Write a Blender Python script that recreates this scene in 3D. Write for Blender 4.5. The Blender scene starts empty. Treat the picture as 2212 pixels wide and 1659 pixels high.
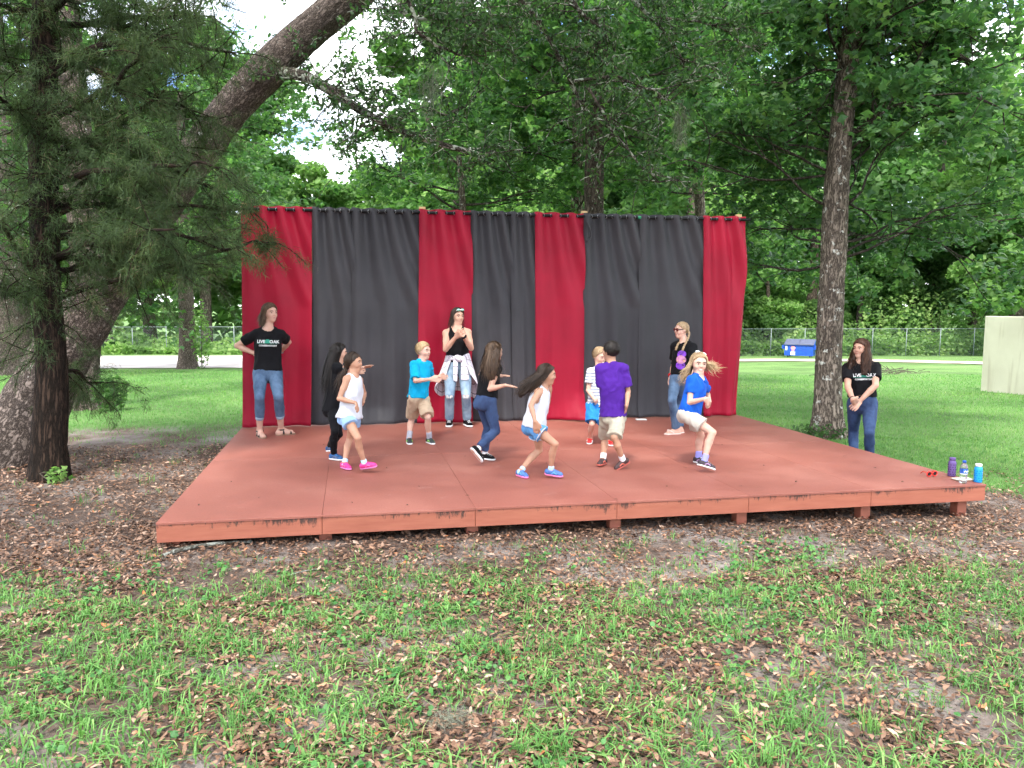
import bpy, bmesh, math, random
import numpy as np
from mathutils import Vector, Matrix
from mathutils.bvhtree import BVHTree
R_ = math.radians
SC = bpy.context.scene
COL = SC.collection

# ---------------------------------------------------------------- camera
FPX = 1677.5                                   # focal length in pixels of a 2212 x 1659 frame
CAM = np.array([1.46574, -6.15617, 1.62302])
_yaw, _pit, _rol = 0.20399, -0.09701, 0.00597
FW = np.array([math.sin(_yaw)*math.cos(_pit), math.cos(_yaw)*math.cos(_pit), math.sin(_pit)])
_rt = np.array([math.cos(_yaw), -math.sin(_yaw), 0.0]); _up = np.cross(_rt, FW)
RT = math.cos(_rol)*_rt + math.sin(_rol)*_up
UP = -math.sin(_rol)*_rt + math.cos(_rol)*_up
cd = bpy.data.cameras.new('camera'); cam = bpy.data.objects.new('camera', cd); COL.objects.link(cam)
cd.sensor_width = 36.0; cd.lens = 36.0*FPX/2212.0; cd.clip_end = 3000.0; cd.clip_start = 0.05
cam.matrix_world = Matrix(((RT[0],UP[0],-FW[0],CAM[0]),(RT[1],UP[1],-FW[1],CAM[1]),(RT[2],UP[2],-FW[2],CAM[2]),(0,0,0,1)))
SC.camera = cam

# ---------------------------------------------------------------- sky, sun, exposure
SUN_EL, SUN_AZ = R_(58), R_(205)               # azimuth clockwise from +Y: sun behind and a little to the left of the viewer
w = bpy.data.worlds.new('World'); SC.world = w; w.use_nodes = True
nt = w.node_tree; nt.nodes.clear()
def wn(t, **k):
    n = nt.nodes.new(t)
    for a, b in k.items(): setattr(n, a, b)
    return n
sky = wn('ShaderNodeTexSky', sky_type='NISHITA', sun_disc=False, sun_elevation=SUN_EL, sun_rotation=SUN_AZ, dust_density=.1, ozone_density=4.0, air_density=.8)
tc = wn('ShaderNodeTexCoord'); mp = wn('ShaderNodeMapping'); mp.inputs['Scale'].default_value = (1.6, 1.6, 3.2); mp.inputs['Location'].default_value = (3.1, 1.7, .4)
nz1 = wn('ShaderNodeTexNoise'); nz1.inputs['Scale'].default_value = 2.1; nz1.inputs['Detail'].default_value = 7; nz1.inputs['Roughness'].default_value = .58
rp = wn('ShaderNodeValToRGB'); rp.color_ramp.elements[0].position = .40; rp.color_ramp.elements[1].position = .55
mx = wn('ShaderNodeMix', data_type='RGBA'); mx.inputs[7].default_value = (10.2, 10.5, 10.8, 1)
bg = wn('ShaderNodeBackground'); bg.inputs['Strength'].default_value = 0.15; wo = wn('ShaderNodeOutputWorld')
L = nt.links.new
L(tc.outputs['Generated'], mp.inputs[0]); L(mp.outputs[0], nz1.inputs['Vector']); L(nz1.outputs[0], rp.inputs[0])
L(rp.outputs[0], mx.inputs[0]); L(sky.outputs[0], mx.inputs[6]); L(mx.outputs[2], bg.inputs[0]); L(bg.outputs[0], wo.inputs[0])
sd = bpy.data.lights.new('sun', 'SUN'); sd.energy = 2.3; sd.angle = R_(9); sd.color = (1, .96, .88)
so = bpy.data.objects.new('sun', sd); COL.objects.link(so)
sdir = Vector((math.sin(SUN_AZ)*math.cos(SUN_EL), math.cos(SUN_AZ)*math.cos(SUN_EL), math.sin(SUN_EL)))
so.rotation_euler = sdir.to_track_quat('Z', 'Y').to_euler()
vs = SC.view_settings; vs.view_transform = 'Standard'; vs.look = 'None'; vs.gamma = 1.0; vs.exposure = 1.54
try: vs.use_curve_mapping = False
except Exception: pass
SC.cycles.use_denoising = True
SC.cycles.max_bounces = 6; SC.cycles.diffuse_bounces = 3; SC.cycles.glossy_bounces = 2
SC.cycles.transmission_bounces = 6; SC.cycles.transparent_max_bounces = 6
SC.cycles.use_adaptive_sampling = True; SC.cycles.adaptive_threshold = 0.035
SC.cycles.caustics_reflective = False; SC.cycles.caustics_refractive = False

# ---------------------------------------------------------------- helpers
def ray(px, py):
    return FW + RT*((px-1106)/FPX) + UP*((829.5-py)/FPX)
def at(px, py, d):                             # picture point at depth d metres in front of the viewer
    return CAM + ray(px, py)*d
def at_z(px, py, z):
    r = ray(px, py); return CAM + r*((z-CAM[2])/r[2])
def at_y(px, py, y):
    r = ray(px, py); return CAM + r*((y-CAM[1])/r[1])
def depth_of(p): return float((np.asarray(p)-CAM) @ FW)

def lin(c):                                    # sRGB 0..255 -> linear
    c = np.asarray(c, float)/255.0
    return tuple(np.where(c <= .04045, c/12.92, ((c+.055)/1.055)**2.4))

def hash3(i, j, k):
    i, j, k = np.asarray(i), np.asarray(j), np.asarray(k)
    i = i & 0xffff; j = j & 0xffff; k = k & 0xffff
    n = (i*374761393 + j*668265263 + k*1274126177 + 1013904223) & 0xffffffff
    n = ((n ^ (n >> 13))*461845907) & 0xffffffff
    n = (n ^ (n >> 16))*1540483477 & 0xffffffff
    return ((n ^ (n >> 15)) & 0xffffff)/float(0xffffff)
def vnoise(p):                                 # smooth value noise, 0..1
    p = np.asarray(p, float); i = np.floor(p).astype(np.int64); f = p-i; f = f*f*(3-2*f); r = 0
    for a in (0, 1):
        for b in (0, 1):
            for c in (0, 1):
                wgt = (f[..., 0] if a else 1-f[..., 0])*(f[..., 1] if b else 1-f[..., 1])*(f[..., 2] if c else 1-f[..., 2])
                r = r + wgt*hash3(i[..., 0]+a, i[..., 1]+b, i[..., 2]+c)
    return r
def fbm(p, o=4):
    r = 0; a = .5; p = np.asarray(p, float)
    for k in range(o):
        r = r + a*vnoise(p*(2**k) + 17.3*k); a *= .5
    return r/(1-.5**o)
def noise2(x, y, s, o=3, seed=0.0):
    return fbm(np.stack([np.asarray(x)*s, np.asarray(y)*s, np.full_like(np.asarray(x, float), seed)], -1), o)

def mesh(name, V, F, attrs=None, smooth=False, mi=None):
    V = np.ascontiguousarray(V, dtype=np.float32).reshape(-1, 3)
    if not isinstance(F, (list, tuple)): F = [F]
    F = [np.asarray(f, dtype=np.int32) for f in F if len(f)]
    me = bpy.data.meshes.new(name)
    loops = np.concatenate([f.ravel() for f in F]) if F else np.zeros(0, np.int32)
    tot = np.concatenate([np.full(len(f), f.shape[1], np.int32) for f in F]) if F else np.zeros(0, np.int32)
    st = np.concatenate([[0], np.cumsum(tot)[:-1]]).astype(np.int32) if len(tot) else tot
    me.vertices.add(len(V)); me.vertices.foreach_set('co', V.ravel())
    me.loops.add(len(loops)); me.loops.foreach_set('vertex_index', loops)
    me.polygons.add(len(tot)); me.polygons.foreach_set('loop_start', st); me.polygons.foreach_set('loop_total', tot)
    if mi is not None: me.polygons.foreach_set('material_index', np.asarray(mi, np.int32))
    me.polygons.foreach_set('use_smooth', np.full(len(tot), bool(smooth)))
    for k, a in (attrs or {}).items():
        a = np.asarray(a, np.float32)
        if a.ndim == 1:
            at_ = me.attributes.new(k, 'FLOAT', 'POINT'); at_.data.foreach_set('value', a)
        else:
            at_ = me.attributes.new(k, 'FLOAT_VECTOR', 'POINT'); at_.data.foreach_set('vector', a.ravel())
    me.update(calc_edges=True); me.validate(clean_customdata=False)
    return me
def obj(name, me, mat=None, parent=None, loc=None):
    o = bpy.data.objects.new(name, me); COL.objects.link(o)
    if mat is not None and me is not None:
        me.materials.clear()
        for m in (mat if isinstance(mat, (list, tuple)) else [mat]): me.materials.append(m)
    if parent is not None:
        o.parent = parent
        if me is not None or True:
            o.matrix_parent_inverse = Matrix.Translation(-Vector(parent_loc(parent)))
    if loc is not None: o.location = Vector(loc)
    return o
def parent_loc(p):
    v = Vector(p.location)
    q = p
    while q.parent is not None:
        q = q.parent
    return (0, 0, 0) if p.parent is not None else v
def tag(o, label, cat=None, group=None, kind=None):
    if label: o['label'] = label
    if cat: o['category'] = cat
    if group: o['group'] = group
    if kind: o['kind'] = kind
    return o
def empty(name, loc, label=None, cat=None, group=None, kind=None):
    o = bpy.data.objects.new(name, None); COL.objects.link(o); o.location = Vector([float(c) for c in loc]); o.empty_display_size = .1
    return tag(o, label, cat, group, kind)

# ---- geometry collectors (numpy)
class MB:
    def __init__(s): s.V = []; s.F3 = []; s.F4 = []; s.n = 0; s.A = {}
    def add(s, V, F, **at_):
        V = np.asarray(V, float).reshape(-1, 3); F = np.asarray(F, int)
        (s.F4 if F.shape[1] == 4 else s.F3).append(F+s.n); s.V.append(V)
        for k, a in at_.items(): s.A.setdefault(k, []).append(np.broadcast_to(np.asarray(a, float), (len(V),)+np.shape(a)[1:]) if np.ndim(a) else np.full(len(V), float(a)))
        s.n += len(V); return s
    def box(s, lo, hi, M=None):
        x0, y0, z0 = lo; x1, y1, z1 = hi
        V = np.array([[x0,y0,z0],[x1,y0,z0],[x1,y1,z0],[x0,y1,z0],[x0,y0,z1],[x1,y0,z1],[x1,y1,z1],[x0,y1,z1]], float)
        if M is not None: V = V @ np.asarray(M[0]).T + np.asarray(M[1])
        return s.add(V, [[0,3,2,1],[4,5,6,7],[0,1,5,4],[1,2,6,5],[2,3,7,6],[3,0,4,7]])
    def tube(s, P, r, n=8, cap=True, jit=None):
        V, F = tube(P, r, n, cap)
        s.add(V, F[0]); 
        if cap and len(F) > 1: s.F3.append(F[1]+s.n-len(V))
        return s
    def lathe(s, prof, c=(0, 0, 0), n=20):
        prof = np.asarray(prof, float); a = np.linspace(0, 2*np.pi, n, endpoint=False)
        V = np.stack([np.outer(prof[:, 0], np.cos(a)), np.outer(prof[:, 0], np.sin(a)), np.repeat(prof[:, 1][:, None], n, 1)], -1).reshape(-1, 3)+np.asarray(c)
        m = len(prof); i = np.arange(m-1)[:, None]*n; j = np.arange(n)[None]; k = (j+1) % n
        return s.add(V, np.stack([i+j, i+k, i+n+k, i+n+j], -1).reshape(-1, 4))
    def me(s, name, smooth=False, attrs=None):
        F = []
        if s.F3: F.append(np.concatenate(s.F3))
        if s.F4: F.append(np.concatenate(s.F4))
        A = {k: np.concatenate(v) for k, v in s.A.items()}
        return mesh(name, np.concatenate(s.V), F, {**A, **(attrs or {})}, smooth)
def frames(P):
    P = np.asarray(P, float); T = np.gradient(P, axis=0); T /= np.linalg.norm(T, axis=1, keepdims=True)+1e-12
    ref = np.array([1.0, 0, 0]) if abs(T[0][0]) < .8 else np.array([0, 1.0, 0])
    N = []; n = ref
    for t in T:
        n = n-t*(n@t); l = np.linalg.norm(n)
        n = n/l if l > 1e-6 else np.cross(t, [0, 0, 1.0]); N.append(n)
    N = np.array(N); B = np.cross(T, N); return T, N, B
def tube(P, r, n=8, cap=True):
    P = np.asarray(P, float); r = np.broadcast_to(np.asarray(r, float), (len(P),)); T, N, B = frames(P)
    a = np.linspace(0, 2*np.pi, n, endpoint=False)
    V = (P[:, None]+r[:, None, None]*(np.cos(a)[None, :, None]*N[:, None]+np.sin(a)[None, :, None]*B[:, None])).reshape(-1, 3)
    m = len(P); i = np.arange(m-1)[:, None]*n; j = np.arange(n)[None]; k = (j+1) % n
    F = np.stack([i+j, i+k, i+n+k, i+n+j], -1).reshape(-1, 4)
    if not cap: return V, [F]
    V = np.concatenate([V, P[:1], P[-1:]]); c0, c1 = m*n, m*n+1; j = np.arange(n); k = (j+1) % n
    F3 = np.concatenate([np.stack([np.full(n, c0), k, j], -1), np.stack([np.full(n, c1), (m-1)*n+j, (m-1)*n+k], -1)])
    return V, [F, F3]
def smooth_path(P, n):
    P = np.asarray(P, float); m = len(P); t = np.linspace(0, m-1, n); i = np.clip(t.astype(int), 0, m-2); u = (t-i)[:, None]
    g = lambda k: P[np.clip(k, 0, m-1)]
    p0, p1, p2, p3 = g(i-1), g(i), g(i+1), g(i+2)
    return .5*((2*p1)+(-p0+p2)*u+(2*p0-5*p1+4*p2-p3)*u**2+(-p0+3*p1-3*p2+p3)*u**3)
def scatter(tmplV, tmplF, pos, Rm, sc, rnd=None):
    """copies of a small template: one joined mesh, with a random value per copy in the attribute rnd"""
    pos = np.asarray(pos); n = len(pos); tv = np.asarray(tmplV, float); m = len(tv)
    sc = np.broadcast_to(np.asarray(sc, float), (n,))
    V = np.einsum('nij,mj->nmi', Rm, tv)*sc[:, None, None]+pos[:, None]
    F = (np.asarray(tmplF)[None]+(np.arange(n)*m)[:, None, None]).reshape(-1, np.asarray(tmplF).shape[1])
    return V.reshape(-1, 3), F, np.repeat(rnd if rnd is not None else np.random.rand(n), m)
def rot_from(fwd, up):
    f = fwd/(np.linalg.norm(fwd, axis=-1, keepdims=True)+1e-9)
    x = np.cross(f, up); x /= np.linalg.norm(x, axis=-1, keepdims=True)+1e-9
    u = np.cross(x, f); return np.stack([x, f, u], -1)          # columns: x, y=forward, z=normal

# ---------------------------------------------------------------- materials
def newmat(name):
    m = bpy.data.materials.new(name); m.use_nodes = True; t = m.node_tree
    b = t.nodes['Principled BSDF']; return m, t, b
def nd(t, typ, ins=None, **k):
    n = t.nodes.new(typ)
    for a, v in k.items(): setattr(n, a, v)
    for a, v in (ins or {}).items(): n.inputs[a].default_value = v
    return n
def ramp(t, stops, src):
    r = t.nodes.new('ShaderNodeValToRGB'); e = r.color_ramp.elements
    while len(e) < len(stops): e.new(.5)
    for i, (p, c) in enumerate(stops): e[i].position = p; e[i].color = (*c[:3], 1) if not np.isscalar(c) else (c, c, c, 1)
    t.links.new(src, r.inputs[0]); return r.outputs[0]
def bump(t, b, h, strength=.3, dist=.01):
    n = nd(t, 'ShaderNodeBump', {'Strength': strength, 'Distance': dist}); t.links.new(h, n.inputs['Height']); t.links.new(n.outputs[0], b.inputs['Normal'])
def plain(name, col, rough=.6, metal=0.0, var=.12, scale=30, bmp=.0, spec=.5):
    m, t, b = newmat(name); c = np.array(col)
    n = nd(t, 'ShaderNodeTexNoise', {'Scale': scale, 'Detail': 4}); o = nd(t, 'ShaderNodeTexCoord'); t.links.new(o.outputs['Object'], n.inputs['Vector'])
    t.links.new(ramp(t, [(.3, c*(1-var)), (.7, np.minimum(c*(1+var), 1))], n.outputs[0]), b.inputs['Base Color'])
    b.inputs['Roughness'].default_value = rough; b.inputs['Metallic'].default_value = metal; b.inputs['Specular IOR Level'].default_value = spec
    if bmp: bump(t, b, n.outputs[0], bmp, .004)
    return m
def fabric(name, col, var=.12, rough=.85, weave=900, sheen=.02):
    m, t, b = newmat(name); c = np.array(col); o = nd(t, 'ShaderNodeTexCoord')
    n = nd(t, 'ShaderNodeTexNoise', {'Scale': 9, 'Detail': 6, 'Roughness': .6}); t.links.new(o.outputs['Object'], n.inputs['Vector'])
    t.links.new(ramp(t, [(.3, c*(1-var)), (.7, np.minimum(c*(1+var), 1))], n.outputs[0]), b.inputs['Base Color'])
    b.inputs['Roughness'].default_value = rough; b.inputs['Specular IOR Level'].default_value = .15; b.inputs['Sheen Weight'].default_value = sheen
    n2 = nd(t, 'ShaderNodeTexNoise', {'Scale': 26, 'Detail': 3, 'Distortion': 1.2}); t.links.new(o.outputs['Object'], n2.inputs['Vector']); bump(t, b, n2.outputs[0], .3, .008)
    return m
def leafmat(name, stops, trans=.45, rough=.45, spec=.35, tint=(.95, 1.22, .72)):
    """leaf colours from the per-leaf random value; thin leaves let light through"""
    m, t, b = newmat(name); a = nd(t, 'ShaderNodeAttribute', attribute_name='rnd')
    c = ramp(t, stops, a.outputs['Fac']); t.links.new(c, b.inputs['Base Color'])
    b.inputs['Roughness'].default_value = rough; b.inputs['Specular IOR Level'].default_value = spec
    tr = nd(t, 'ShaderNodeBsdfTranslucent'); mu = nd(t, 'ShaderNodeMix', data_type='RGBA', blend_type='MULTIPLY'); mu.inputs[0].default_value = 1; mu.inputs[7].default_value = (*tint, 1)
    t.links.new(c, mu.inputs[6]); t.links.new(mu.outputs[2], tr.inputs[0])
    mxs = nd(t, 'ShaderNodeMixShader', {0: trans}); out = t.nodes['Material Output']
    t.links.new(b.outputs[0], mxs.inputs[1]); t.links.new(tr.outputs[0], mxs.inputs[2]); t.links.new(mxs.outputs[0], out.inputs[0])
    return m
def bark(name, dark, light, lichen=None, lich_amt=.6, sc=14, stretch=.3, moss=None):
    m, t, b = newmat(name); a = nd(t, 'ShaderNodeAttribute', attribute_name='bark')
    mp = nd(t, 'ShaderNodeMapping'); mp.inputs['Scale'].default_value = (1, 1, stretch); t.links.new(a.outputs['Vector'], mp.inputs[0])
    v = nd(t, 'ShaderNodeTexVoronoi', {'Scale': sc*1.4}, feature='DISTANCE_TO_EDGE'); n = nd(t, 'ShaderNodeTexNoise', {'Scale': sc, 'Detail': 6, 'Roughness': .65})
    wv = nd(t, 'ShaderNodeMix', data_type='RGBA', blend_type='LINEAR_LIGHT'); wv.inputs[0].default_value = .12
    t.links.new(mp.outputs[0], n.inputs['Vector']); t.links.new(mp.outputs[0], wv.inputs[6]); t.links.new(n.outputs['Color'], wv.inputs[7]); t.links.new(wv.outputs[2], v.inputs['Vector'])
    mul = nd(t, 'ShaderNodeMath', operation='MULTIPLY'); vr = ramp(t, [(0, .12), (.25, 1.0)], v.outputs['Distance']); t.links.new(vr, mul.inputs[0]); t.links.new(n.outputs[0], mul.inputs[1])
    c = ramp(t, [(.12, dark), (.6, light)], mul.outputs[0])
    if lichen is not None:
        n2 = nd(t, 'ShaderNodeTexNoise', {'Scale': 9, 'Detail': 5, 'Roughness': .7}); t.links.new(a.outputs['Vector'], n2.inputs['Vector'])
        f = ramp(t, [(lich_amt, 0.0), (lich_amt+.05, 1.0)], n2.outputs[0]); mxl = nd(t, 'ShaderNodeMix', data_type='RGBA'); t.links.new(f, mxl.inputs[0]); t.links.new(c, mxl.inputs[6]); mxl.inputs[7].default_value = (*lichen, 1); c = mxl.outputs[2]
    t.links.new(c, b.inputs['Base Color']); b.inputs['Roughness'].default_value = .92; b.inputs['Specular IOR Level'].default_value = .15
    bump(t, b, mul.outputs[0], .9, .03)
    return m
# ================================================================ THE SETTING
SW, SD = 7.315, 4.877                          # stage 24 x 16 ft; its top is z = 0
def gz(x, y):                                  # height of the ground
    x = np.asarray(x, float); y = np.asarray(y, float)
    b = -.215-.0155*np.clip(x, -4, 9)
    s = np.clip(y-6, 0, 70); b = b-.036*(s-2*(1-np.exp(-s/2)))
    b = b+.03*(noise2(x, y, .9, 2, 3.0)-.5)*np.clip(np.abs(y)/3, .25, 1)
    return b
def axis(segs):
    out = []
    for a, b, st in segs: out.append(np.arange(a, b-1e-6, st))
    return np.concatenate(out+[[segs[-1][1]]])
gx = axis([(-900, -100, 80), (-100, -24, 4), (-24, -6, .6), (-6, 12, .2), (12, 30, .6), (30, 110, 4), (110, 900, 79)])
gy = axis([(-60, -8, 4), (-8, -4, .25), (-4, 6, .16), (6, 16, .3), (16, 90, 1.5), (90, 1200, 74)])
X, Y = np.meshgrid(gx, gy); Z = gz(X, Y)
near = np.clip(1-np.abs(X-3)/12, 0, 1)*np.clip(1-np.abs(Y+1)/8, 0, 1)
Z = Z+near*.035*(noise2(X, Y, 3.5, 3, 8.0)-.5)
nx = len(gx); i = (np.arange(len(gy)-1)[:, None]*nx+np.arange(nx-1)[None]).ravel()
GV = np.stack([X, Y, Z], -1).reshape(-1, 3); GF = np.stack([i, i+1, i+nx+1, i+nx], -1)
# how grassy each place is (0 bare leaf litter .. 1 lawn)
def grassy(x, y, lawn_only=False):
    x = np.asarray(x, float); y = np.asarray(y, float)
    n = noise2(x, y, .55, 3, 1.0); n2 = noise2(x, y, 1.7, 2, 5.0)
    lawn = np.clip((y-4.3+(n-.5)*3.5-np.clip(x, -9, 9)*.02)/2.2, 0, 1)
    lawn = np.maximum(lawn, np.clip((x-8.0+(n-.5)*2.2-np.clip(.9-y, 0, 9)*1.6)/.9, 0, 1)*np.clip((y+.8)/1.2, 0, 1))
    lawn = np.maximum(lawn, np.clip((-3.9-x+(n-.5)*2)/1.5, 0, 1)*np.clip((y-3.4)/2, 0, 1))
    if lawn_only: return lawn
    fg = np.clip((-.55-y+(n-.5)*1.5)/.9, 0, 1)*np.clip((n*.55+n2*.65-.26)/.26+.55*np.clip((1.2-x)/2.5, -.6, 1), 0.06, .9)
    return np.maximum(lawn, np.maximum(fg, .05))
g0 = grassy(X, Y, True).ravel(); far = ((Y > 12) | (np.abs(X) > 25)).ravel(); g0[far] = 1
m, t, b = newmat('ground_soil')
a = nd(t, 'ShaderNodeAttribute', attribute_name='grassy'); tcn = nd(t, 'ShaderNodeTexCoord')
n1 = nd(t, 'ShaderNodeTexNoise', {'Scale': 1.3, 'Detail': 8, 'Roughness': .65}); n2 = nd(t, 'ShaderNodeTexNoise', {'Scale': 28, 'Detail': 8, 'Roughness': .75}); n3 = nd(t, 'ShaderNodeTexNoise', {'Scale': .35, 'Detail': 9, 'Roughness': .7})
for q in (n1, n2, n3): t.links.new(tcn.outputs['Object'], q.inputs['Vector'])
soil = ramp(t, [(.30, (.06, .046, .038)), (.45, (.13, .102, .088)), (.57, (.26, .228, .21)), (.72, (.42, .39, .375))], n1.outputs[0])
lit = ramp(t, [(.35, (.025, .016, .012)), (.55, (.13, .07, .045)), (.75, (.25, .16, .11))], n2.outputs[0])
mxa = nd(t, 'ShaderNodeMix', data_type='RGBA'); mxa.inputs[0].default_value = .3; t.links.new(soil, mxa.inputs[6]); t.links.new(lit, mxa.inputs[7])
grs = ramp(t, [(.25, (.17, .17, .08)), (.38, (.11, .19, .065)), (.55, (.165, .28, .09)), (.75, (.25, .36, .13))], n3.outputs[0])
gm = nd(t, 'ShaderNodeMix', data_type='RGBA', blend_type='MULTIPLY'); gm.inputs[0].default_value = .6; t.links.new(grs, gm.inputs[6]); t.links.new(ramp(t, [(.3, .35), (.7, 1.0)], n2.outputs[0]), gm.inputs[7])
fac = ramp(t, [(.45, 0.0), (.95, 1.0)], a.outputs['Fac'])
mxb = nd(t, 'ShaderNodeMix', data_type='RGBA'); t.links.new(fac, mxb.inputs[0]); t.links.new(mxa.outputs[2], mxb.inputs[6]); t.links.new(gm.outputs[2], mxb.inputs[7])
t.links.new(mxb.outputs[2], b.inputs['Base Color']); b.inputs['Roughness'].default_value = .95; b.inputs['Specular IOR Level'].default_value = .1
bump(t, b, n2.outputs[0], .8, .03)
M_soil = m
ground = tag(obj('ground', mesh('ground', GV, GF, {'grassy': g0}, True), M_soil), 'patchy ground of leaf litter, grey soil and bright green lawn', kind='structure')

# ---- road across the lawn, left and right
M_road = plain('pale_asphalt', (.42, .37, .36), .95, var=.25, scale=.9, bmp=.2)
def strip(name, pts_near, pts_far, mat, lift, label):
    A = np.array(pts_near); B = np.array(pts_far); V = []; n = 40; k = 6
    for s in np.linspace(0, 1, n):
        i = s*(len(A)-1); q = int(min(i, len(A)-2)); f = i-q
        a_ = A[q]*(1-f)+A[q+1]*f; b_ = B[q]*(1-f)+B[q+1]*f
        for u in np.linspace(0, 1, k):
            p = a_*(1-u)+b_*u; V.append((p[0], p[1], float(gz(p[0], p[1]))+lift))
    i = (np.arange(n-1)[:, None]*k+np.arange(k-1)[None]).ravel()
    return tag(obj(name, mesh(name, V, np.stack([i, i+k, i+k+1, i+1], -1), None, True), mat), label, kind='structure')
def gpt(px, d): p = CAM+(FW+RT*((px-1106)/FPX))*d; return p[:2]
strip('road', [gpt(-900, 30.5), gpt(200, 30.5), gpt(560, 31), gpt(900, 34)], [gpt(-900, 50), gpt(200, 50), gpt(560, 50), gpt(900, 48)], M_road, .03, 'pale cracked asphalt road beyond the lawn behind the oaks')
M_path = plain('sandy_path', (.50, .40, .33), .95, var=.2, scale=1.3, bmp=.2)
strip('path', [gpt(1300, 43), gpt(1700, 44), gpt(1900, 43), gpt(2300, 36)], [gpt(1300, 47), gpt(1700, 48.5), gpt(1900, 47), gpt(2300, 39.5)], M_path, .035, 'sandy track crossing the lawn in front of the wire fence')

# ================================================================ STAGE
m, t, b = newmat('stage_paint')
tcn = nd(t, 'ShaderNodeTexCoord'); g = nd(t, 'ShaderNodeNewGeometry')
n1 = nd(t, 'ShaderNodeTexNoise', {'Scale': .9, 'Detail': 8, 'Roughness': .6}); n2 = nd(t, 'ShaderNodeTexNoise', {'Scale': 60, 'Detail': 5, 'Roughness': .7}); n3 = nd(t, 'ShaderNodeTexNoise', {'Scale': 4, 'Detail': 9, 'Roughness': .75})
for q in (n1, n2, n3): t.links.new(g.outputs['Position'], q.inputs['Vector'])
oi = nd(t, 'ShaderNodeObjectInfo')
c = ramp(t, [(.3, (.218, .070, .050)), (.5, (.275, .091, .066)), (.72, (.34, .132, .098))], n1.outputs[0])
mu = nd(t, 'ShaderNodeMix', data_type='RGBA', blend_type='MULTIPLY'); mu.inputs[0].default_value = 1; t.links.new(c, mu.inputs[6]); t.links.new(ramp(t, [(.25, .80), (.5, 1.0), (.8, 1.12)], n2.outputs[0]), mu.inputs[7])
mu2 = nd(t, 'ShaderNodeMix', data_type='RGBA', blend_type='MULTIPLY'); mu2.inputs[0].default_value = 1; t.links.new(mu.outputs[2], mu2.inputs[6]); t.links.new(ramp(t, [(0, (.90, .91, .92)), (1, (1.05, 1.03, 1.02))], oi.outputs['Random']), mu2.inputs[7])
sc_ = ramp(t, [(.60, 0.0), (.72, .6)], n3.outputs[0]); mu3 = nd(t, 'ShaderNodeMix', data_type='RGBA'); t.links.new(sc_, mu3.inputs[0]); t.links.new(mu2.outputs[2], mu3.inputs[6]); mu3.inputs[7].default_value = (.37, .19, .165, 1)
mpS = nd(t, 'ShaderNodeMapping'); mpS.inputs['Scale'].default_value = (2, 26, 1); mpS.inputs['Rotation'].default_value = (0, 0, .5); nS = nd(t, 'ShaderNodeTexNoise', {'Scale': 2.2, 'Detail': 6, 'Roughness': .7}); t.links.new(g.outputs['Position'], mpS.inputs[0]); t.links.new(mpS.outputs[0], nS.inputs['Vector'])
mu4 = nd(t, 'ShaderNodeMix', data_type='RGBA'); t.links.new(ramp(t, [(.68, 0.0), (.76, .35)], nS.outputs[0]), mu4.inputs[0]); t.links.new(mu3.outputs[2], mu4.inputs[6]); mu4.inputs[7].default_value = (.42, .24, .20, 1)
nD = nd(t, 'ShaderNodeTexNoise', {'Scale': 1.7, 'Detail': 10, 'Roughness': .8}); t.links.new(g.outputs['Position'], nD.inputs['Vector']); mu5 = nd(t, 'ShaderNodeMix', data_type='RGBA'); t.links.new(ramp(t, [(.58, 0.0), (.72, .5)], nD.outputs[0]), mu5.inputs[0]); t.links.new(mu4.outputs[2], mu5.inputs[6]); mu5.inputs[7].default_value = (.13, .055, .045, 1); mu3 = mu5
t.links.new(mu3.outputs[2], b.inputs['Base Color']); t.links.new(ramp(t, [(.3, .48), (.7, .72)], n1.outputs[0]), b.inputs['Roughness']); b.inputs['Specular IOR Level'].default_value = .4
bump(t, b, n2.outputs[0], .12, .004)
M_stage = m
# fascia: the same paint, with dark mildew runs hanging from the top edge
m, t, b = newmat('fascia_paint'); g = nd(t, 'ShaderNodeNewGeometry')
mp = nd(t, 'ShaderNodeMapping'); mp.inputs['Scale'].default_value = (1, 1, 9); n1 = nd(t, 'ShaderNodeTexNoise', {'Scale': 3, 'Detail': 8, 'Roughness': .6})
t.links.new(g.outputs['Position'], mp.inputs[0]); t.links.new(mp.outputs[0], n1.inputs['Vector'])
c = ramp(t, [(.3, (.275, .078, .045)), (.7, (.345, .112, .066))], n1.outputs[0])
mp2 = nd(t, 'ShaderNodeMapping'); mp2.inputs['Scale'].default_value = (1, 1, .35); n2 = nd(t, 'ShaderNodeTexNoise', {'Scale': 14, 'Detail': 9, 'Roughness': .8}); n4 = nd(t, 'ShaderNodeTexNoise', {'Scale': 1.6, 'Detail': 3})
t.links.new(g.outputs['Position'], mp2.inputs[0]); t.links.new(mp2.outputs[0], n2.inputs['Vector']); t.links.new(mp2.outputs[0], n4.inputs['Vector'])
sx = nd(t, 'ShaderNodeSeparateXYZ'); t.links.new(g.outputs['Position'], sx.inputs[0])
zr = nd(t, 'ShaderNodeMapRange', {1: -.14, 2: 0.0, 3: -.16, 4: .16}); t.links.new(sx.outputs[2], zr.inputs[0])
ad = nd(t, 'ShaderNodeMath', operation='ADD'); t.links.new(n2.outputs[0], ad.inputs[0]); t.links.new(zr.outputs[0], ad.inputs[1])
ad2 = nd(t, 'ShaderNodeMath', operation='MULTIPLY_ADD'); t.links.new(n4.outputs[0], ad2.inputs[0]); ad2.inputs[1].default_value = .75; t.links.new(ad.outputs[0], ad2.inputs[2])
st = ramp(t, [(1.04, 0.0), (1.10, .9)], ad2.outputs[0])
ms = nd(t, 'ShaderNodeMath', operation='SUBTRACT'); t.links.new(ad2.outputs[0], ms.inputs[0]); ms.inputs[1].default_value = .5
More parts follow.
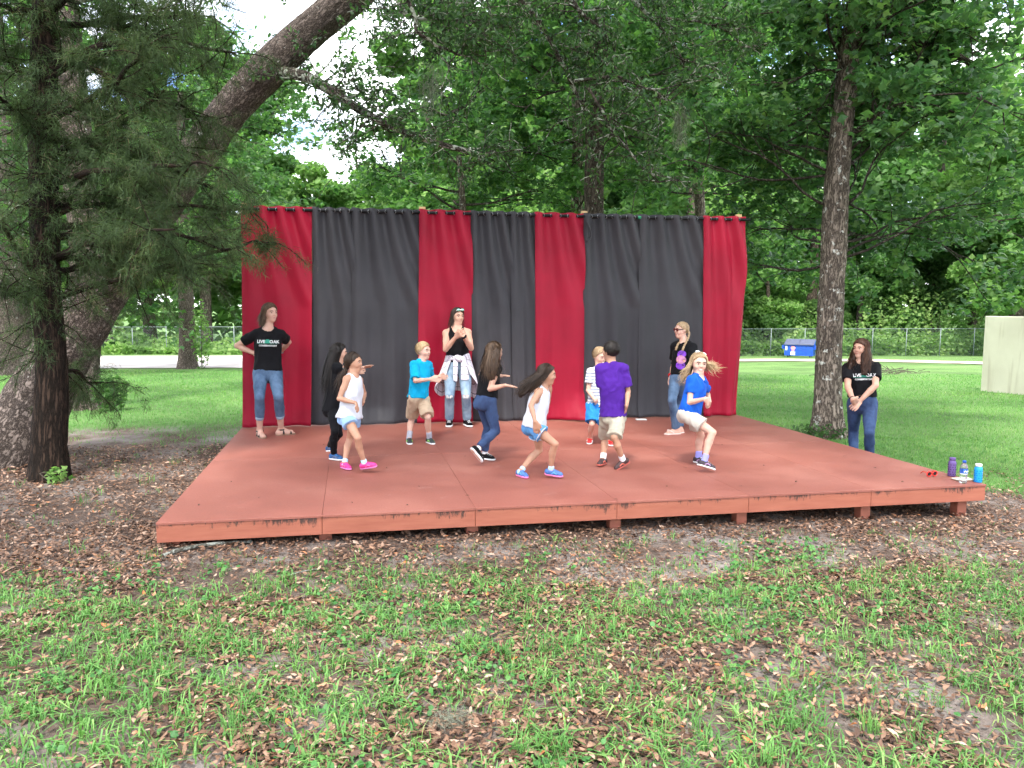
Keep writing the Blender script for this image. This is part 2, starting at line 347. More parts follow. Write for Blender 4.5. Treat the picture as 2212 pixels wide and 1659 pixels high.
st = ramp(t, [(.47, 0.0), (.56, .92)], ms.outputs[0])
mxs = nd(t, 'ShaderNodeMix', data_type='RGBA'); t.links.new(st, mxs.inputs[0]); t.links.new(c, mxs.inputs[6]); mxs.inputs[7].default_value = (.03, .018, .014, 1)
t.links.new(mxs.outputs[2], b.inputs['Base Color']); b.inputs['Roughness'].default_value = .62; bump(t, b, n1.outputs[0], .2, .003)
M_fascia = m
stage = empty('stage', (SW/2, SD/2, -.3), 'low wooden outdoor stage painted terracotta red on short posts', 'stage')
def bev_box(lo, hi, bv=.003):
    bm = bmesh.new(); lo = np.array(lo); hi = np.array(hi)
    bmesh.ops.create_cube(bm, size=1, matrix=Matrix.Translation(Vector((lo+hi)/2)) @ Matrix.Diagonal(Vector((*(hi-lo), 1))))
    bmesh.ops.bevel(bm, geom=bm.edges[:], offset=bv, segments=1, affect='EDGES'); me = bpy.data.meshes.new('box'); bm.to_mesh(me); bm.free(); return me
q = SW/6
rng = np.random.default_rng(4)
for i in range(6):
    for y0, y1 in ((0, SD/2), (SD/2, SD)):
        o = obj('plywood_sheet', bev_box((i*q+.0012, y0+.0012-(.012 if y0 == 0 else 0), -.019), ((i+1)*q-.0012, y1-.0012, 0), .0015), M_stage, stage)
        o.location.z = -rng.uniform(0, .0025)
for i in range(6):
    obj('fascia_board', bev_box((i*q+.0015, -.003, -.160), ((i+1)*q-.0015, .035, -.0205), .003), M_fascia, stage)
for s_ in range(4):
    y0, y1 = s_*SD/4, (s_+1)*SD/4
    obj('fascia_board', bev_box((.001, y0+.0015+(.036 if s_ == 0 else 0), -.160), (.039, y1-.0015, -.0205), .003), M_fascia, stage)
    obj('fascia_board', bev_box((SW-.039, y0+.0015+(.036 if s_ == 0 else 0), -.160), (SW-.001, y1-.0015, -.0205), .003), M_fascia, stage)
for i in range(1, 18): obj('joist', bev_box((i*SW/18-.019, .04, -.155), (i*SW/18+.019, SD-.002, -.0215), .002), M_fascia, stage)
for k, yy in enumerate((.11, 1.6, 3.2, 4.78)):
    for i in range(7):
        px = np.clip(i*q, .11, SW-.15)+(.02 if i % 2 else -.01)
        z0 = float(gz(px, yy))-.06
        obj('post', bev_box((px-.05, yy-.02, z0), (px+.05, yy+.08, -.1605), .004), M_fascia, stage)
        if k == 0 and 0 < i < 6: obj('cleat', bev_box((px-.1, yy+.0, -.195), (px-.0505, yy+.04, -.1608), .003), M_fascia, stage)

# ---- wood posts and pipe behind the curtains
M_pine = plain('pale_pine', (.55, .36, .17), .75, var=.2, scale=14)
YC = SD-.10
ROD = [at_y(527, 451, YC), at_y(910, 459, YC), at_y(1265, 467.5, YC), at_y(1603, 474.5, YC)]
zrod = lambda x: float(np.interp(x, [r[0] for r in ROD], [r[2] for r in ROD]))
posts_lab = ['pale pine post behind the leftmost red curtain, half hidden by cedar', 'pale pine post top between a dark curtain and the second red curtain', 'pale pine post top in front of the tall middle trunk', 'pale pine post top at the far corner of the last red curtain']
for k, (r, dx) in enumerate(zip(ROD, (.0, .02, -.0, -.02))):
    o = obj('timber_post', bev_box((r[0]-.045+dx, YC+.055, 0.001), (r[0]+.045+dx, YC+.0925, r[2]+.085), .003), M_pine)
    tag(o, posts_lab[k], 'post', 'timber posts holding the curtain pipe')
M_pipe = plain('black_pipe', (.006, .006, .007), .55, var=.2, spec=.2); M_tape = plain('green_tape', (.02, .25, .12), .5)
x0 = ROD[0][0]-.12; x1 = ROD[3][0]+.14
rodP = np.array([(x, YC, zrod(x)+(ROD[3][2]-ROD[2][2])/(ROD[3][0]-ROD[2][0])*max(0, x-ROD[3][0])) for x in np.linspace(x0, x1, 60)])
rod = empty('curtain_rod', (3.6, YC, 3.0), 'long black pipe carrying the curtains across the back of the stage', 'curtain rod')
obj('pipe', MB().tube(rodP, .021, 12).me('pipe', True), M_pipe, rod)
for r in ROD[1:3]: obj('coupling', MB().tube([(r[0]-.05, YC, r[2]), (r[0]+.05, YC, r[2])], .024, 12).me('coupling', True), M_pipe, rod)
for px, py in ((770, 455), (1382, 470), (1392, 470)):
    c_ = at_y(px, py, YC); obj('tape', MB().tube([(c_[0]-.03, YC, zrod(c_[0])), (c_[0]+.03, YC, zrod(c_[0]))], .0235, 12).me('tape', True), M_tape, rod)
# ---- curtains
def curtain_mat(name, col, tr=.10):
    m, t, b = newmat(name); g = nd(t, 'ShaderNodeNewGeometry'); c = np.array(col)
    n = nd(t, 'ShaderNodeTexNoise', {'Scale': 2.2, 'Detail': 5}); t.links.new(g.outputs['Position'], n.inputs['Vector'])
    t.links.new(ramp(t, [(.3, c*.86), (.7, c*1.1)], n.outputs[0]), b.inputs['Base Color']); b.inputs['Roughness'].default_value = .62; b.inputs['Specular IOR Level'].default_value = .3
    b.inputs['Sheen Weight'].default_value = .03; b.inputs['Sheen Roughness'].default_value = .4
    mp = nd(t, 'ShaderNodeMapping'); mp.inputs['Scale'].default_value = (700, 700, 220); n2 = nd(t, 'ShaderNodeTexNoise', {'Scale': 1, 'Detail': 1}); t.links.new(g.outputs['Position'], mp.inputs[0]); t.links.new(mp.outputs[0], n2.inputs['Vector'])
    n3 = nd(t, 'ShaderNodeTexNoise', {'Scale': 26, 'Detail': 4}); mp3 = nd(t, 'ShaderNodeMapping'); mp3.inputs['Scale'].default_value = (1, 1, .3); t.links.new(g.outputs['Position'], mp3.inputs[0]); t.links.new(mp3.outputs[0], n3.inputs['Vector'])
    ad = nd(t, 'ShaderNodeMath', operation='MULTIPLY_ADD'); t.links.new(n2.outputs[0], ad.inputs[0]); ad.inputs[1].default_value = .05; t.links.new(n3.outputs[0], ad.inputs[2])
    bump(t, b, ad.outputs[0], .35, .006)
    return m
M_red = curtain_mat('red_curtain_cloth', (.285, .0006, .020)); M_dark = curtain_mat('charcoal_curtain_cloth', (.037, .035, .040))
M_ring = plain('nickel_ring', (.32, .32, .32), .4, .9)
CUR = [  # top px left/right, bottom px left/right, red?, folds, label, (bottom lift)
 (521, 674, 525, 672, 1, 4, 'leftmost red curtain panel, its top behind cedar twigs', 1),
 (674, 768, 671, 760, 0, 3, 'narrow charcoal curtain panel next to the leftmost red curtain', 2),
 (760, 907, 752, 905, 0, 4, 'charcoal curtain panel behind the girl in the white sleeveless blouse', 3),
 (905, 1020, 900, 1024, 1, 3, 'red curtain panel behind the woman with a shirt tied at her waist', 4),
 (1017, 1106, 1022, 1122, 0, 3, 'charcoal curtain panel behind the brown-haired girl in dark jeans', 5),
 (1102, 1158, 1108, 1160, 0, 2, 'narrowest charcoal curtain panel beside the third red curtain', 6),
 (1155, 1263, 1156, 1262, 1, 3, 'third red curtain panel with a kicked-up hem corner', 7),
 (1261, 1385, 1258, 1380, 0, 4, 'charcoal curtain panel behind the boy in the purple shirt', 8),
 (1382, 1522, 1376, 1524, 0, 4, 'charcoal curtain panel behind the girl with braids and sunglasses', 9),
 (1519, 1611, 1516, 1590, 1, 3, 'last red curtain panel at the far corner nearest the dumpster', 10)]
tor = MB()
ta = np.linspace(0, 2*np.pi, 15)
tor.tube(np.stack([np.zeros(15), .023*np.cos(ta), .023*np.sin(ta)], -1), .0045, 6, cap=False); tor_me = tor.me('grommet', True); tor_me.materials.append(M_ring)
for (tl, tr_, bl, br, red, nf, lab, sd_) in CUR:
    rng = np.random.default_rng(sd_); T0 = at_y(tl, 455, YC)[0]; T1 = at_y(tr_, 462, YC)[0]; B0 = at_y(bl, 905, YC)[0]; B1 = at_y(br, 905, YC)[0]
    nu, nv = 26*nf, 60; u, v = np.meshgrid(np.linspace(0, 1, nu), np.linspace(0, 1, nv)); s = v**1.3
    x = (T0*(1-u)+T1*u)*(1-s)+(B0*(1-u)+B1*u)*s
    ztop = np.interp(x[0], [r[0] for r in ROD], [r[2] for r in ROD])+.042
    sc0 = .006*np.sin(2*np.pi*nf*u[0]+1.57)
    z = (ztop+sc0)[None]*(1-v)+(.008+.006*noise2(u[0]*4, u[0]*0, 1.0, 2, sd_))[None]*v
    ph = 2*np.pi*nf*u
    wob = (noise2(u*2.2+sd_*7, v*1.1, 1.0, 3, sd_)-.5)
    amp = (.030*np.exp(-v*5.5)+.021+.034*s*noise2(u*1.3+sd_, v*.7, 1.0, 2, sd_+40))
    pq = ph*(1-.45*np.clip(v*2.2, 0, 1)); yo = -amp*np.sin(np.where(v < .02, ph, pq)+s*(3.2*wob+rng.uniform(-1, 1)))
    yo += s*.05*(noise2(u*5+sd_*3, v*1.6, 1.0, 3, sd_+11)-.5)+s*.09*(noise2(u*1.6+sd_*5, v*.8, 1.0, 2, sd_+21)-.5)
    yo += .0035*np.sin(ph*1.9+wob*6)*s*(1-s*.3)
    fl = np.clip((v-.9)/.1, 0, 1)
    yo += fl**2*(-.05*noise2(u*4+sd_, v*0, 1.0, 2, sd_+3))                               # hem breaking on the boards
    if sd_ == 7:                                                                       # kicked-up corner of the third red panel
        k_ = np.clip((u-.45)/.55, 0, 1)*np.clip((v-.86)/.14, 0, 1); yo -= .28*k_**1.5; z += .02*k_; x -= .02*k_
    if sd_ == 3:
        k_ = np.exp(-((u-.38)/.22)**2)*np.clip((v-.93)/.07, 0, 1); yo -= .10*k_; z += .004*k_
    if sd_ == 10:                                                                      # gathered outer edge
        k_ = np.clip((u-.55)/.45, 0, 1); yo -= .10*k_*np.sin(np.clip((v-.0), 0, 1)*np.pi)*np.abs(np.sin(u*9)); x += .012*k_*np.sin(v*5.0+.4)*(v > .02)
    off = -.03 if red else .004
    rag = .004*(noise2(u*0+1, v*25, 1.0, 2, sd_)-.5)*((u < .01) | (u > .99)); x = x+rag
    P = np.stack([x, YC+yo+off*np.clip(v*9, .15, 1), z], -1)
    i = (np.arange(nv-1)[:, None]*nu+np.arange(nu-1)[None]).ravel()
    root = empty('curtain', ((T0+T1)/2, YC, 0), lab, 'curtain', 'curtain panels along the back of the stage')
    c_ = obj('cloth', mesh('cloth', P.reshape(-1, 3), np.stack([i, i+nu, i+nu+1, i+1], -1), None, True), M_red if red else M_dark, root)
    sm = c_.modifiers.new('thick', 'SOLIDIFY'); sm.thickness = .003; sm.offset = 0
    if red == 0:                                                                       # stitched header band
        hb = P[2:3]*1.0
    for k in range(2*nf):
        u0 = (k+.0)/(2*nf)
        if k == 0: continue
        xg = T0*(1-u0)+T1*u0; o = bpy.data.objects.new('grommet', tor_me); COL.objects.link(o); o.parent = root; o.matrix_parent_inverse = Matrix.Translation(-Vector(root.location))
        o.location = (xg, YC, zrod(xg)); o.rotation_euler = (0, 0, (.75 if k % 2 else -.75))
# tie-back band hanging at the third post
kb = at_y(1268, 480, YC-.05)
obj_tie = tag(obj('curtain_tie', MB().tube(smooth_path([kb, kb+[.05, -.02, -.12], kb+[.06, -.02, -.22], kb+[-.02, -.02, -.27]], 12), .012, 6).me('curtain_tie', True), M_dark), 'short charcoal tie band dangling beside the third red curtain top', 'tie band')

# ================================================================ FENCE, DUMPSTER, WALL
M_galv = plain('galvanised_steel', (.24, .28, .27), .6, .4, var=.1)
FD = 56.0
H2 = np.array([RT[0], RT[1], 0]); H2 /= np.linalg.norm(H2)
F2 = np.array([FW[0], FW[1], 0]); F2 /= np.linalg.norm(F2)
def fpos(u):                                   # point on the fence line, u metres to the side of the view axis
    p = CAM*[1, 1, 0]+F2*FD+H2*u; p = p.copy(); p[2] = float(gz(p[0], p[1])); return p
FH = 1.95
for (u0, u1, lab) in ((-42, -4, 'chain link fence section behind the road and the oaks'), (4, 36, 'chain link fence section behind the blue dumpster')):
    c0 = fpos((u0+u1)/2); fe = empty('chain_link_fence', c0, lab, 'fence', 'chain link fence at the edge of the woods')
    us = np.arange(u0, u1+.01, 2.44)
    for u_ in us: p = fpos(u_); obj('fence_post', MB().tube([p-[0, 0, .1], p+[0, 0, FH+.05]], .027, 8).me('fence_post', True), M_galv, fe)
    tp = np.array([fpos(u_)+[0, 0, FH] for u_ in np.linspace(u0, us[-1], 30)]); obj('top_rail', MB().tube(tp, .018, 8).me('top_rail', True), M_galv, fe)
    mb = MB(); wv_ = .0011
    for sgn in (1, -1):
        for u_ in np.arange(u0-FH, us[-1]+FH, .075):
            a_, b_ = max(u_, u0), min(u_+FH, us[-1])
            if b_-a_ < .05: continue
            za, zb = (a_-u_, b_-u_) if sgn > 0 else (FH-(a_-u_), FH-(b_-u_))
            pa, pb = fpos(a_)+[0, 0, za], fpos(b_)+[0, 0, zb]
            mb.add([pa-[0, 0, wv_], pa+[0, 0, wv_], pb+[0, 0, wv_], pb-[0, 0, wv_]], [[0, 1, 2, 3]])
    obj('wire_mesh', mb.me('wire_mesh'), M_galv, fe)
# dumpster
M_dblue = plain('dumpster_blue_paint', (.008, .07, .42), .45, var=.2, scale=6); M_dlid = plain('dumpster_lid_plastic', (.10, .11, .17), .5, var=.2, scale=5)
M_white = plain('white_decal', (.8, .8, .8), .5, var=.05); M_decal_red = plain('pink_red_decal', (.75, .28, .30), .5); M_yel = plain('yellow_decal', (.8, .55, .08), .5); M_rub = plain('black_rubber', (.02, .02, .02), .8)
dp = at(1727, 773, 53.0); dp[2] = float(gz(dp[0], dp[1])); DM = (np.stack([H2, F2, [0, 0, 1]], 1), dp)     # local x to the side, y away, z up
ang = R_(-28); Rz = np.array([[math.cos(ang), -math.sin(ang), 0], [math.sin(ang), math.cos(ang), 0], [0, 0, 1]]); DM = (DM[0] @ Rz, dp)
dum = empty('dumpster', dp, 'blue steel dumpster with a sloping dark lid near the wire fence', 'dumpster')
def dloc(V): return np.asarray(V, float) @ DM[0].T+DM[1]
bx = MB(); w2, d2 = .92, .55
bx.add(dloc([(-w2, -d2, .12), (w2, -d2, .12), (w2, d2, .12), (-w2, d2, .12), (-w2, -d2, .82), (w2, -d2, .82), (w2, d2, 1.12), (-w2, d2, 1.12)]), [[0, 3, 2, 1], [4, 5, 6, 7], [0, 1, 5, 4], [1, 2, 6, 5], [2, 3, 7, 6], [3, 0, 4, 7]])
obj('bin_body', bx.me('bin_body'), M_dblue, dum)
rm = MB()
for (a_, b_) in (((-w2, -d2, .82), (w2, -d2, .82)), ((w2, -d2, .82), (w2, d2, 1.12)), ((-w2, -d2, .82), (-w2, d2, 1.12)), ((-w2, d2, 1.12), (w2, d2, 1.12))): rm.tube(dloc([a_, b_]), .045, 6)
obj('rim', rm.me('rim'), M_dblue, dum)
for s_ in (-1, 1):
    lid = MB().add(dloc([(s_*.01, -d2-.08, .845), (s_*(w2+.03), -d2-.08, .845), (s_*(w2+.03), d2, 1.165), (s_*.01, d2, 1.165), (s_*.01, -d2-.08, .885), (s_*(w2+.03), -d2-.08, .885), (s_*(w2+.03), d2, 1.215), (s_*.01, d2, 1.215)]), [[0, 3, 2, 1], [4, 5, 6, 7], [0, 1, 5, 4], [1, 2, 6, 5], [2, 3, 7, 6], [3, 0, 4, 7]])
    obj('lid', lid.me('lid'), M_dlid, dum)
    pk = MB().box((s_*(w2+.1)-.1, -.35, .55), (s_*(w2+.1)+.1, .35, .8), DM); obj('fork_pocket', pk.me('fork_pocket'), M_dblue, dum)
    for y_ in (-.4, .4): obj('caster', MB().tube(dloc([(s_*.7-.03, y_, .06), (s_*.7+.03, y_, .06)]), .06, 10).me('caster'), M_rub, dum)
def decal(x0, x1, z0, z1, mat, name='decal', yy=-d2-.004): obj(name, MB().box((x0, yy, z0), (x1, yy+.003, z1), DM).me(name), mat, dum)
decal(-.86, -.74, .48, .76, M_white); decal(-.52, -.22, .16, .26, M_white); decal(-.52, -.22, .3, .38, M_white); decal(-.45, -.28, .42, .56, M_decal_red)
cm = MB(); aa = np.linspace(0, 2*np.pi, 18, endpoint=False); cv = np.stack([-.365+.15*np.cos(aa), np.full(18, -d2-.006), .64+.13*np.sin(aa)], -1)
cm.add(np.concatenate([dloc(cv), dloc([(-.365, -d2-.006, .64)])]), [[i, (i+1) % 18, 18] for i in range(18)]); obj('decal', cm.me('decal'), M_decal_red, dum)
obj('decal', MB().box((w2+.201, -.33, .57), (w2+.205, -.12, .79), DM).me('decal'), M_white, dum); obj('decal', MB().box((w2+.2055, -.28, .62), (w2+.208, -.17, .75), DM).me('decal'), M_yel, dum)
# pale wall at the edge of the picture
m, t, b = newmat('pale_stucco'); g = nd(t, 'ShaderNodeNewGeometry'); n1 = nd(t, 'ShaderNodeTexNoise', {'Scale': 1.2, 'Detail': 8}); n2 = nd(t, 'ShaderNodeTexNoise', {'Scale': 5, 'Detail': 6}); mp = nd(t, 'ShaderNodeMapping'); mp.inputs['Scale'].default_value = (1, 1, .12)
t.links.new(g.outputs['Position'], n1.inputs['Vector']); t.links.new(g.outputs['Position'], mp.inputs[0]); t.links.new(mp.outputs[0], n2.inputs['Vector'])
c = ramp(t, [(.3, (.58, .54, .43)), (.7, (.68, .64, .52))], n1.outputs[0]); mxx = nd(t, 'ShaderNodeMix', data_type='RGBA'); t.links.new(ramp(t, [(.56, 0.0), (.72, .5)], n2.outputs[0]), mxx.inputs[0]); t.links.new(c, mxx.inputs[6]); mxx.inputs[7].default_value = (.33, .26, .18, 1)
t.links.new(mxx.outputs[2], b.inputs['Base Color']); b.inputs['Roughness'].default_value = .9; n5 = nd(t, 'ShaderNodeTexNoise', {'Scale': 40, 'Detail': 3}); t.links.new(g.outputs['Position'], n5.inputs['Vector']); bump(t, b, n5.outputs[0], .3, .01)
wa = at(2118, 838, 20.6); wb = at(2330, 866, 17.5); wdir = (wb-wa)*[1, 1, 0]; wdir /= np.linalg.norm(wdir); wn_ = np.array([-wdir[1], wdir[0], 0])
WM = (np.stack([wdir, wn_, [0, 0, 1]], 1), np.array([wa[0], wa[1], 0]))
wl = empty('free_standing_wall', (wa[0], wa[1], wa[2]), 'tall pale weathered concrete wall standing on the lawn at the picture edge', 'wall')
zb_, zt_ = float(gz(wa[0], wa[1]))-.15, wa[2]+1.90
for k in range(3): obj('wall_panel', bev_box((k*2.4+.004, 0, zb_), ((k+1)*2.4-.004, .2, zt_), .012), m, wl)
for ch in wl.children: ch.matrix_parent_inverse = Matrix.Translation(-Vector(wl.location)) @ Matrix(np.block([[WM[0], WM[1][:, None]], [np.zeros((1, 3)), np.ones((1, 1))]]).tolist())
# ================================================================ TREES
STAR_V = [(0, -.40, .02), (.54, -.02, -.09), (.17, .14, .04), (0, .60, -.10), (-.17, .14, .04), (-.54, -.02, -.09)]; STAR_F = [(0, 1, 2), (0, 2, 4), (2, 3, 4), (0, 4, 5)]
OVAL_V = [(0, -.5, 0), (.2, -.1, .05), (.17, .25, .03), (0, .5, -.06), (-.17, .25, .03), (-.2, -.1, .05)]; OVAL_F = [(0, 1, 5), (1, 2, 4), (1, 4, 5), (2, 3, 4)]
QUAD_V = [(-.5, -.5, 0), (.5, -.35, .08), (.4, .5, -.06), (-.45, .4, .05)]; QUAD_F = [(0, 1, 2), (0, 2, 3)]
TRI_V = [(-.5, 0, 0), (.5, 0, 0), (0, 1, 0)]; TRI_F = [(0, 1, 2)]
def rand_leaf_rot(rng, n, upb=.8, down=None):
    nrm = rng.normal(size=(n, 3)); nrm[:, 2] = np.abs(nrm[:, 2])+upb; f = rng.normal(size=(n, 3))
    if down is not None: f[:, 2] -= down
    nrm /= np.linalg.norm(nrm, axis=1, keepdims=True); f = f-nrm*np.sum(f*nrm, 1, keepdims=True)*.75
    return rot_from(f, nrm)
def trunk_mesh(P, r, n=40, rough=.06, seed=0, flare=0, rows=120, fl_h=.45, freq=9):
    P0 = smooth_path(P, rows); rr = np.interp(np.linspace(0, 1, rows), np.linspace(0, 1, len(r)), r)
    T, N, B = frames(P0); a_ = np.linspace(0, 2*np.pi, n, endpoint=False); ln = np.concatenate([[0], np.cumsum(np.linalg.norm(np.diff(P0, axis=0), axis=1))])
    A, Lg = np.meshgrid(a_, ln); Rr = np.repeat(rr[:, None], n, 1)
    base = np.stack([np.cos(A)*rr.mean(), np.sin(A)*rr.mean(), Lg], -1)
    fl = np.exp(-Lg/fl_h)*flare; lobes = .5+.5*np.sin(A*5+seed)*np.sin(A*3+seed*2+1)
    Rr = Rr*(1+fl*(.6+.8*lobes))
    d = fbm(base*[1, 1, .45]*freq/1.0+seed*3.1, 3)-.5; ridg = np.abs(fbm(base*[1, 1, .28]*freq*2.3+seed, 2)-.5)
    Rr = Rr+rr[:, None]*(rough*1.6*d-rough*2.2*np.clip(.14-ridg, 0, 1)*4)
    big = fbm(base*[1, 1, .8]*1.6+seed*5, 2)-.5; Rr = Rr*(1+.18*big)
    V = (P0[:, None]+Rr[..., None]*(np.cos(A)[..., None]*N[:, None]+np.sin(A)[..., None]*B[:, None])).reshape(-1, 3)
    i = np.arange(rows-1)[:, None]*n; j = np.arange(n)[None]; k = (j+1) % n
    F = np.stack([i+j, i+k, i+n+k, i+n+j], -1).reshape(-1, 4)
    return V, F, base.reshape(-1, 3)
class Wood:
    def __init__(s): s.mb = MB()
    def limb(s, P, r0, r1, n=10, rows=None, rough=.04, seed=0):
        rows = rows or max(4, len(P)*3)
        if r0 < .045:
            rows = min(rows, 6) if r0 < .02 else rows; P = smooth_path(P, rows); V, F = tube(P, np.linspace(r0, r1, rows), 3 if r0 < .02 else 5, False); s.mb.add(V, F[0], bark=V*1.0); return s
        V, F, bk = trunk_mesh(P, [r0, r1], n, rough, seed, 0, rows); s.mb.add(V, F, bark=bk); return s
    def add(s, V, F, bk): s.mb.add(V, F, bark=bk)
    def me(s, name): return s.mb.me(name, True)
def wander(rng, p, d, ln, n=7, wob=.22, grav=0.0, up=0.0):
    P = [np.array(p, float)]; d = np.array(d, float)/np.linalg.norm(d); st = ln/n
    for k in range(n):
        d = d+rng.normal(size=3)*wob; d[2] += up-grav*(k/n); d /= np.linalg.norm(d); P.append(P[-1]+d*st)
    return np.array(P)
def branchy(rng, wood, p, d, ln, r, tips, lev=0, maxlev=2, grav=.1, kids=4, spread=.8, wob=.2, twig=True):
    P = wander(rng, p, d, ln, 6, wob, grav, .02)
    if twig or lev < maxlev: wood.limb(P, r, max(r*.3, .006), 6 if lev else 8, 10, .03, rng.uniform(0, 9))
    if lev >= maxlev: tips.append(P); return
    for k in range(kids):
        f = .3+.7*(k+rng.uniform(0, .9))/kids; i = min(int(f*6), 5); q_ = P[i]+(P[i+1]-P[i])*(f*6-i if f < 1 else 1)
        dd = P[i+1]-P[i]; dd /= np.linalg.norm(dd); s_ = rng.normal(size=3); s_ -= dd*(s_@dd); s_ /= np.linalg.norm(s_); s_[2] *= .5
        branchy(rng, wood, q_, dd*.75+s_*spread, ln*rng.uniform(.38, .6), max(r*.45, .006), tips, lev+1, maxlev, grav, kids, spread, wob, twig)
    if lev: tips.append(P[3:])
def clear_stage(tips): return [t_ for t_ in tips if not np.any((t_[:, 0] < 8.0) & (t_[:, 1] < 5.6) & (t_[:, 2] < 4.2))]
def leaf_along(rng, tips, per, sig, size, tv, tf, upb=.8, down=.4, flat=.6):
    P = np.concatenate([t_[np.minimum((rng.random(per)**.7*(len(t_)-1)).astype(int), len(t_)-2)]+(lambda i_: 0)(0) for t_ in tips])
    P = P+rng.normal(size=P.shape)*sig*[1, 1, flat]; n = len(P)
    return scatter(tv, tf, P, rand_leaf_rot(rng, n, upb, down), size*rng.uniform(.6, 1.25, n), rng.random(n))
def leaf_obj(name, parts, mat, parent):
    V = []; F = []; A = []; n = 0
    for v, f, a_ in parts: V.append(v); F.append(f+n); A.append(a_); n += len(v)
    o = obj(name, mesh(name, np.concatenate(V), np.concatenate(F), {'rnd': np.concatenate(A)}), mat, parent); return o

M_gumbark = bark('grey_gum_bark', (.06, .046, .037), (.31, .25, .20), (.58, .58, .53), .60, 13, .22)
M_oakbark = bark('live_oak_bark', (.05, .038, .032), (.26, .205, .175), (.55, .55, .50), .64, 16, .45)
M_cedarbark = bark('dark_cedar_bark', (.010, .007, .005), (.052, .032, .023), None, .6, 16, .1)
M_farbark = bark('far_bark', (.05, .04, .03), (.20, .16, .13), (.36, .36, .32), .66, 8, .3)
M_limb = bark('lichen_limb', (.03, .025, .02), (.15, .125, .10), (.42, .44, .36), .52, 14, .4)
M_twig = bark('dark_twig_bark', (.025, .02, .016), (.12, .10, .08), (.34, .35, .30), .62, 14, .4)
M_midbark = bark('dark_maple_bark', (.022, .016, .012), (.11, .085, .066), (.36, .35, .31), .66, 13, .2)
M_gumleaf = leafmat('gum_leaf', [(0, (.040, .098, .040)), (.45, (.066, .145, .052)), (.8, (.10, .20, .062)), (1, (.17, .28, .08))], .5, .42, .4)
M_midleaf = leafmat('maple_leaf', [(0, (.042, .10, .038)), (.5, (.08, .17, .055)), (.85, (.13, .25, .07)), (1, (.21, .33, .09))], .5, .45, .35)
M_oakleaf = leafmat('oak_leaf', [(0, (.032, .066, .028)), (.6, (.055, .112, .040)), (1, (.10, .18, .055))], .45, .5, .25)
M_farleaf = leafmat('forest_leaf', [(0, (.05, .115, .042)), (.5, (.10, .20, .062)), (1, (.19, .32, .10))], .5, .55, .25)
M_farleaf2 = leafmat('forest_leaf_bright', [(0, (.065, .14, .042)), (.5, (.135, .25, .07)), (1, (.24, .38, .11))], .5, .55, .2)
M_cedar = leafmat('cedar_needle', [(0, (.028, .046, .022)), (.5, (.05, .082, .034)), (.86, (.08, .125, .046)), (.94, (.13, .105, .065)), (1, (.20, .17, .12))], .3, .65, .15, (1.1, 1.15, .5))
M_weedy = leafmat('tall_weed_leaf', [(0, (.10, .18, .06)), (.5, (.20, .33, .10)), (1, (.34, .46, .16))], .5, .6, .2)
M_moss = leafmat('spanish_moss', [(0, (.12, .13, .10)), (1, (.26, .27, .21))], .3, .8, .1)

def root_at(px, py, d):
    p = at(px, py, d); p[2] = float(gz(p[0], p[1])); return p
# ---- 1 cedar close on the left
VFc = np.array([-FW[0], -FW[1], 0]); unit3 = lambda v: np.asarray(v)/np.linalg.norm(v)
rng = np.random.default_rng(11)
DC = 8.15
cb = root_at(108, 1046, DC); ced = empty('cedar_tree', cb, 'dark cedar tree with drooping feathery twigs in front of the leaning oak', 'tree')
cp = [cb-[0, 0, .1], at(106, 960, DC), at(112, 800, DC), at(100, 640, DC+.05), at(96, 450, DC+.1), at(92, 250, DC+.15), at(98, 60, DC+.2), at(100, -300, DC+.3), at(102, -700, DC+.4)]
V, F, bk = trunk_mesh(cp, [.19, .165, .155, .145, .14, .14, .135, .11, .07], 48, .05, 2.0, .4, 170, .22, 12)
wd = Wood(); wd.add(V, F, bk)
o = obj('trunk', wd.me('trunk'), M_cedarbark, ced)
wb2 = Wood(); tips = []
BR = [((98, 560), (240, 520), (380, 490)), ((96, 590), (180, 560), (260, 470)), ((96, 480), (240, 400), (400, 320)), ((95, 470), (160, 420), (240, 330)), ((100, 650), (260, 610), (420, 560)),
      ((96, 400), (260, 370), (470, 360)), ((98, 140), (200, 125), (330, 110)), ((98, 260), (230, 200), (330, 90)), ((94, 330), (40, 260), (-30, 180)), ((90, 600), (30, 520), (-40, 450)),
       ((96, 300), (300, 330), (480, 420)), ((96, 480), (300, 500), (520, 540)), ((98, 60), (230, 40), (420, 30)), ((96, 200), (10, 120), (-60, 60)),
      ((98, 550), (380, 560), (560, 520)), ((98, 440), (330, 440), (545, 455)), ((98, 820), (150, 800), (190, 830)), ((98, 380), (200, 330), (310, 290)), ((98, 100), (300, 190), (450, 250)), ((98, 660), (60, 640), (-20, 620)), ((98, -80), (260, -60), (460, -20)), ((98, -60), (-20, -100), (-100, -80)), ((98, 30), (160, -10), (300, -30)), ((98, 180), (220, 90), (360, 20)), ((98, 240), (180, 230), (260, 220)), ((98, 10), (40, 20), (-40, 0)), ((98, 520), (220, 480), (330, 400)), ((98, 340), (240, 280), (360, 200)), ((98, 150), (300, 90), (500, 110))]
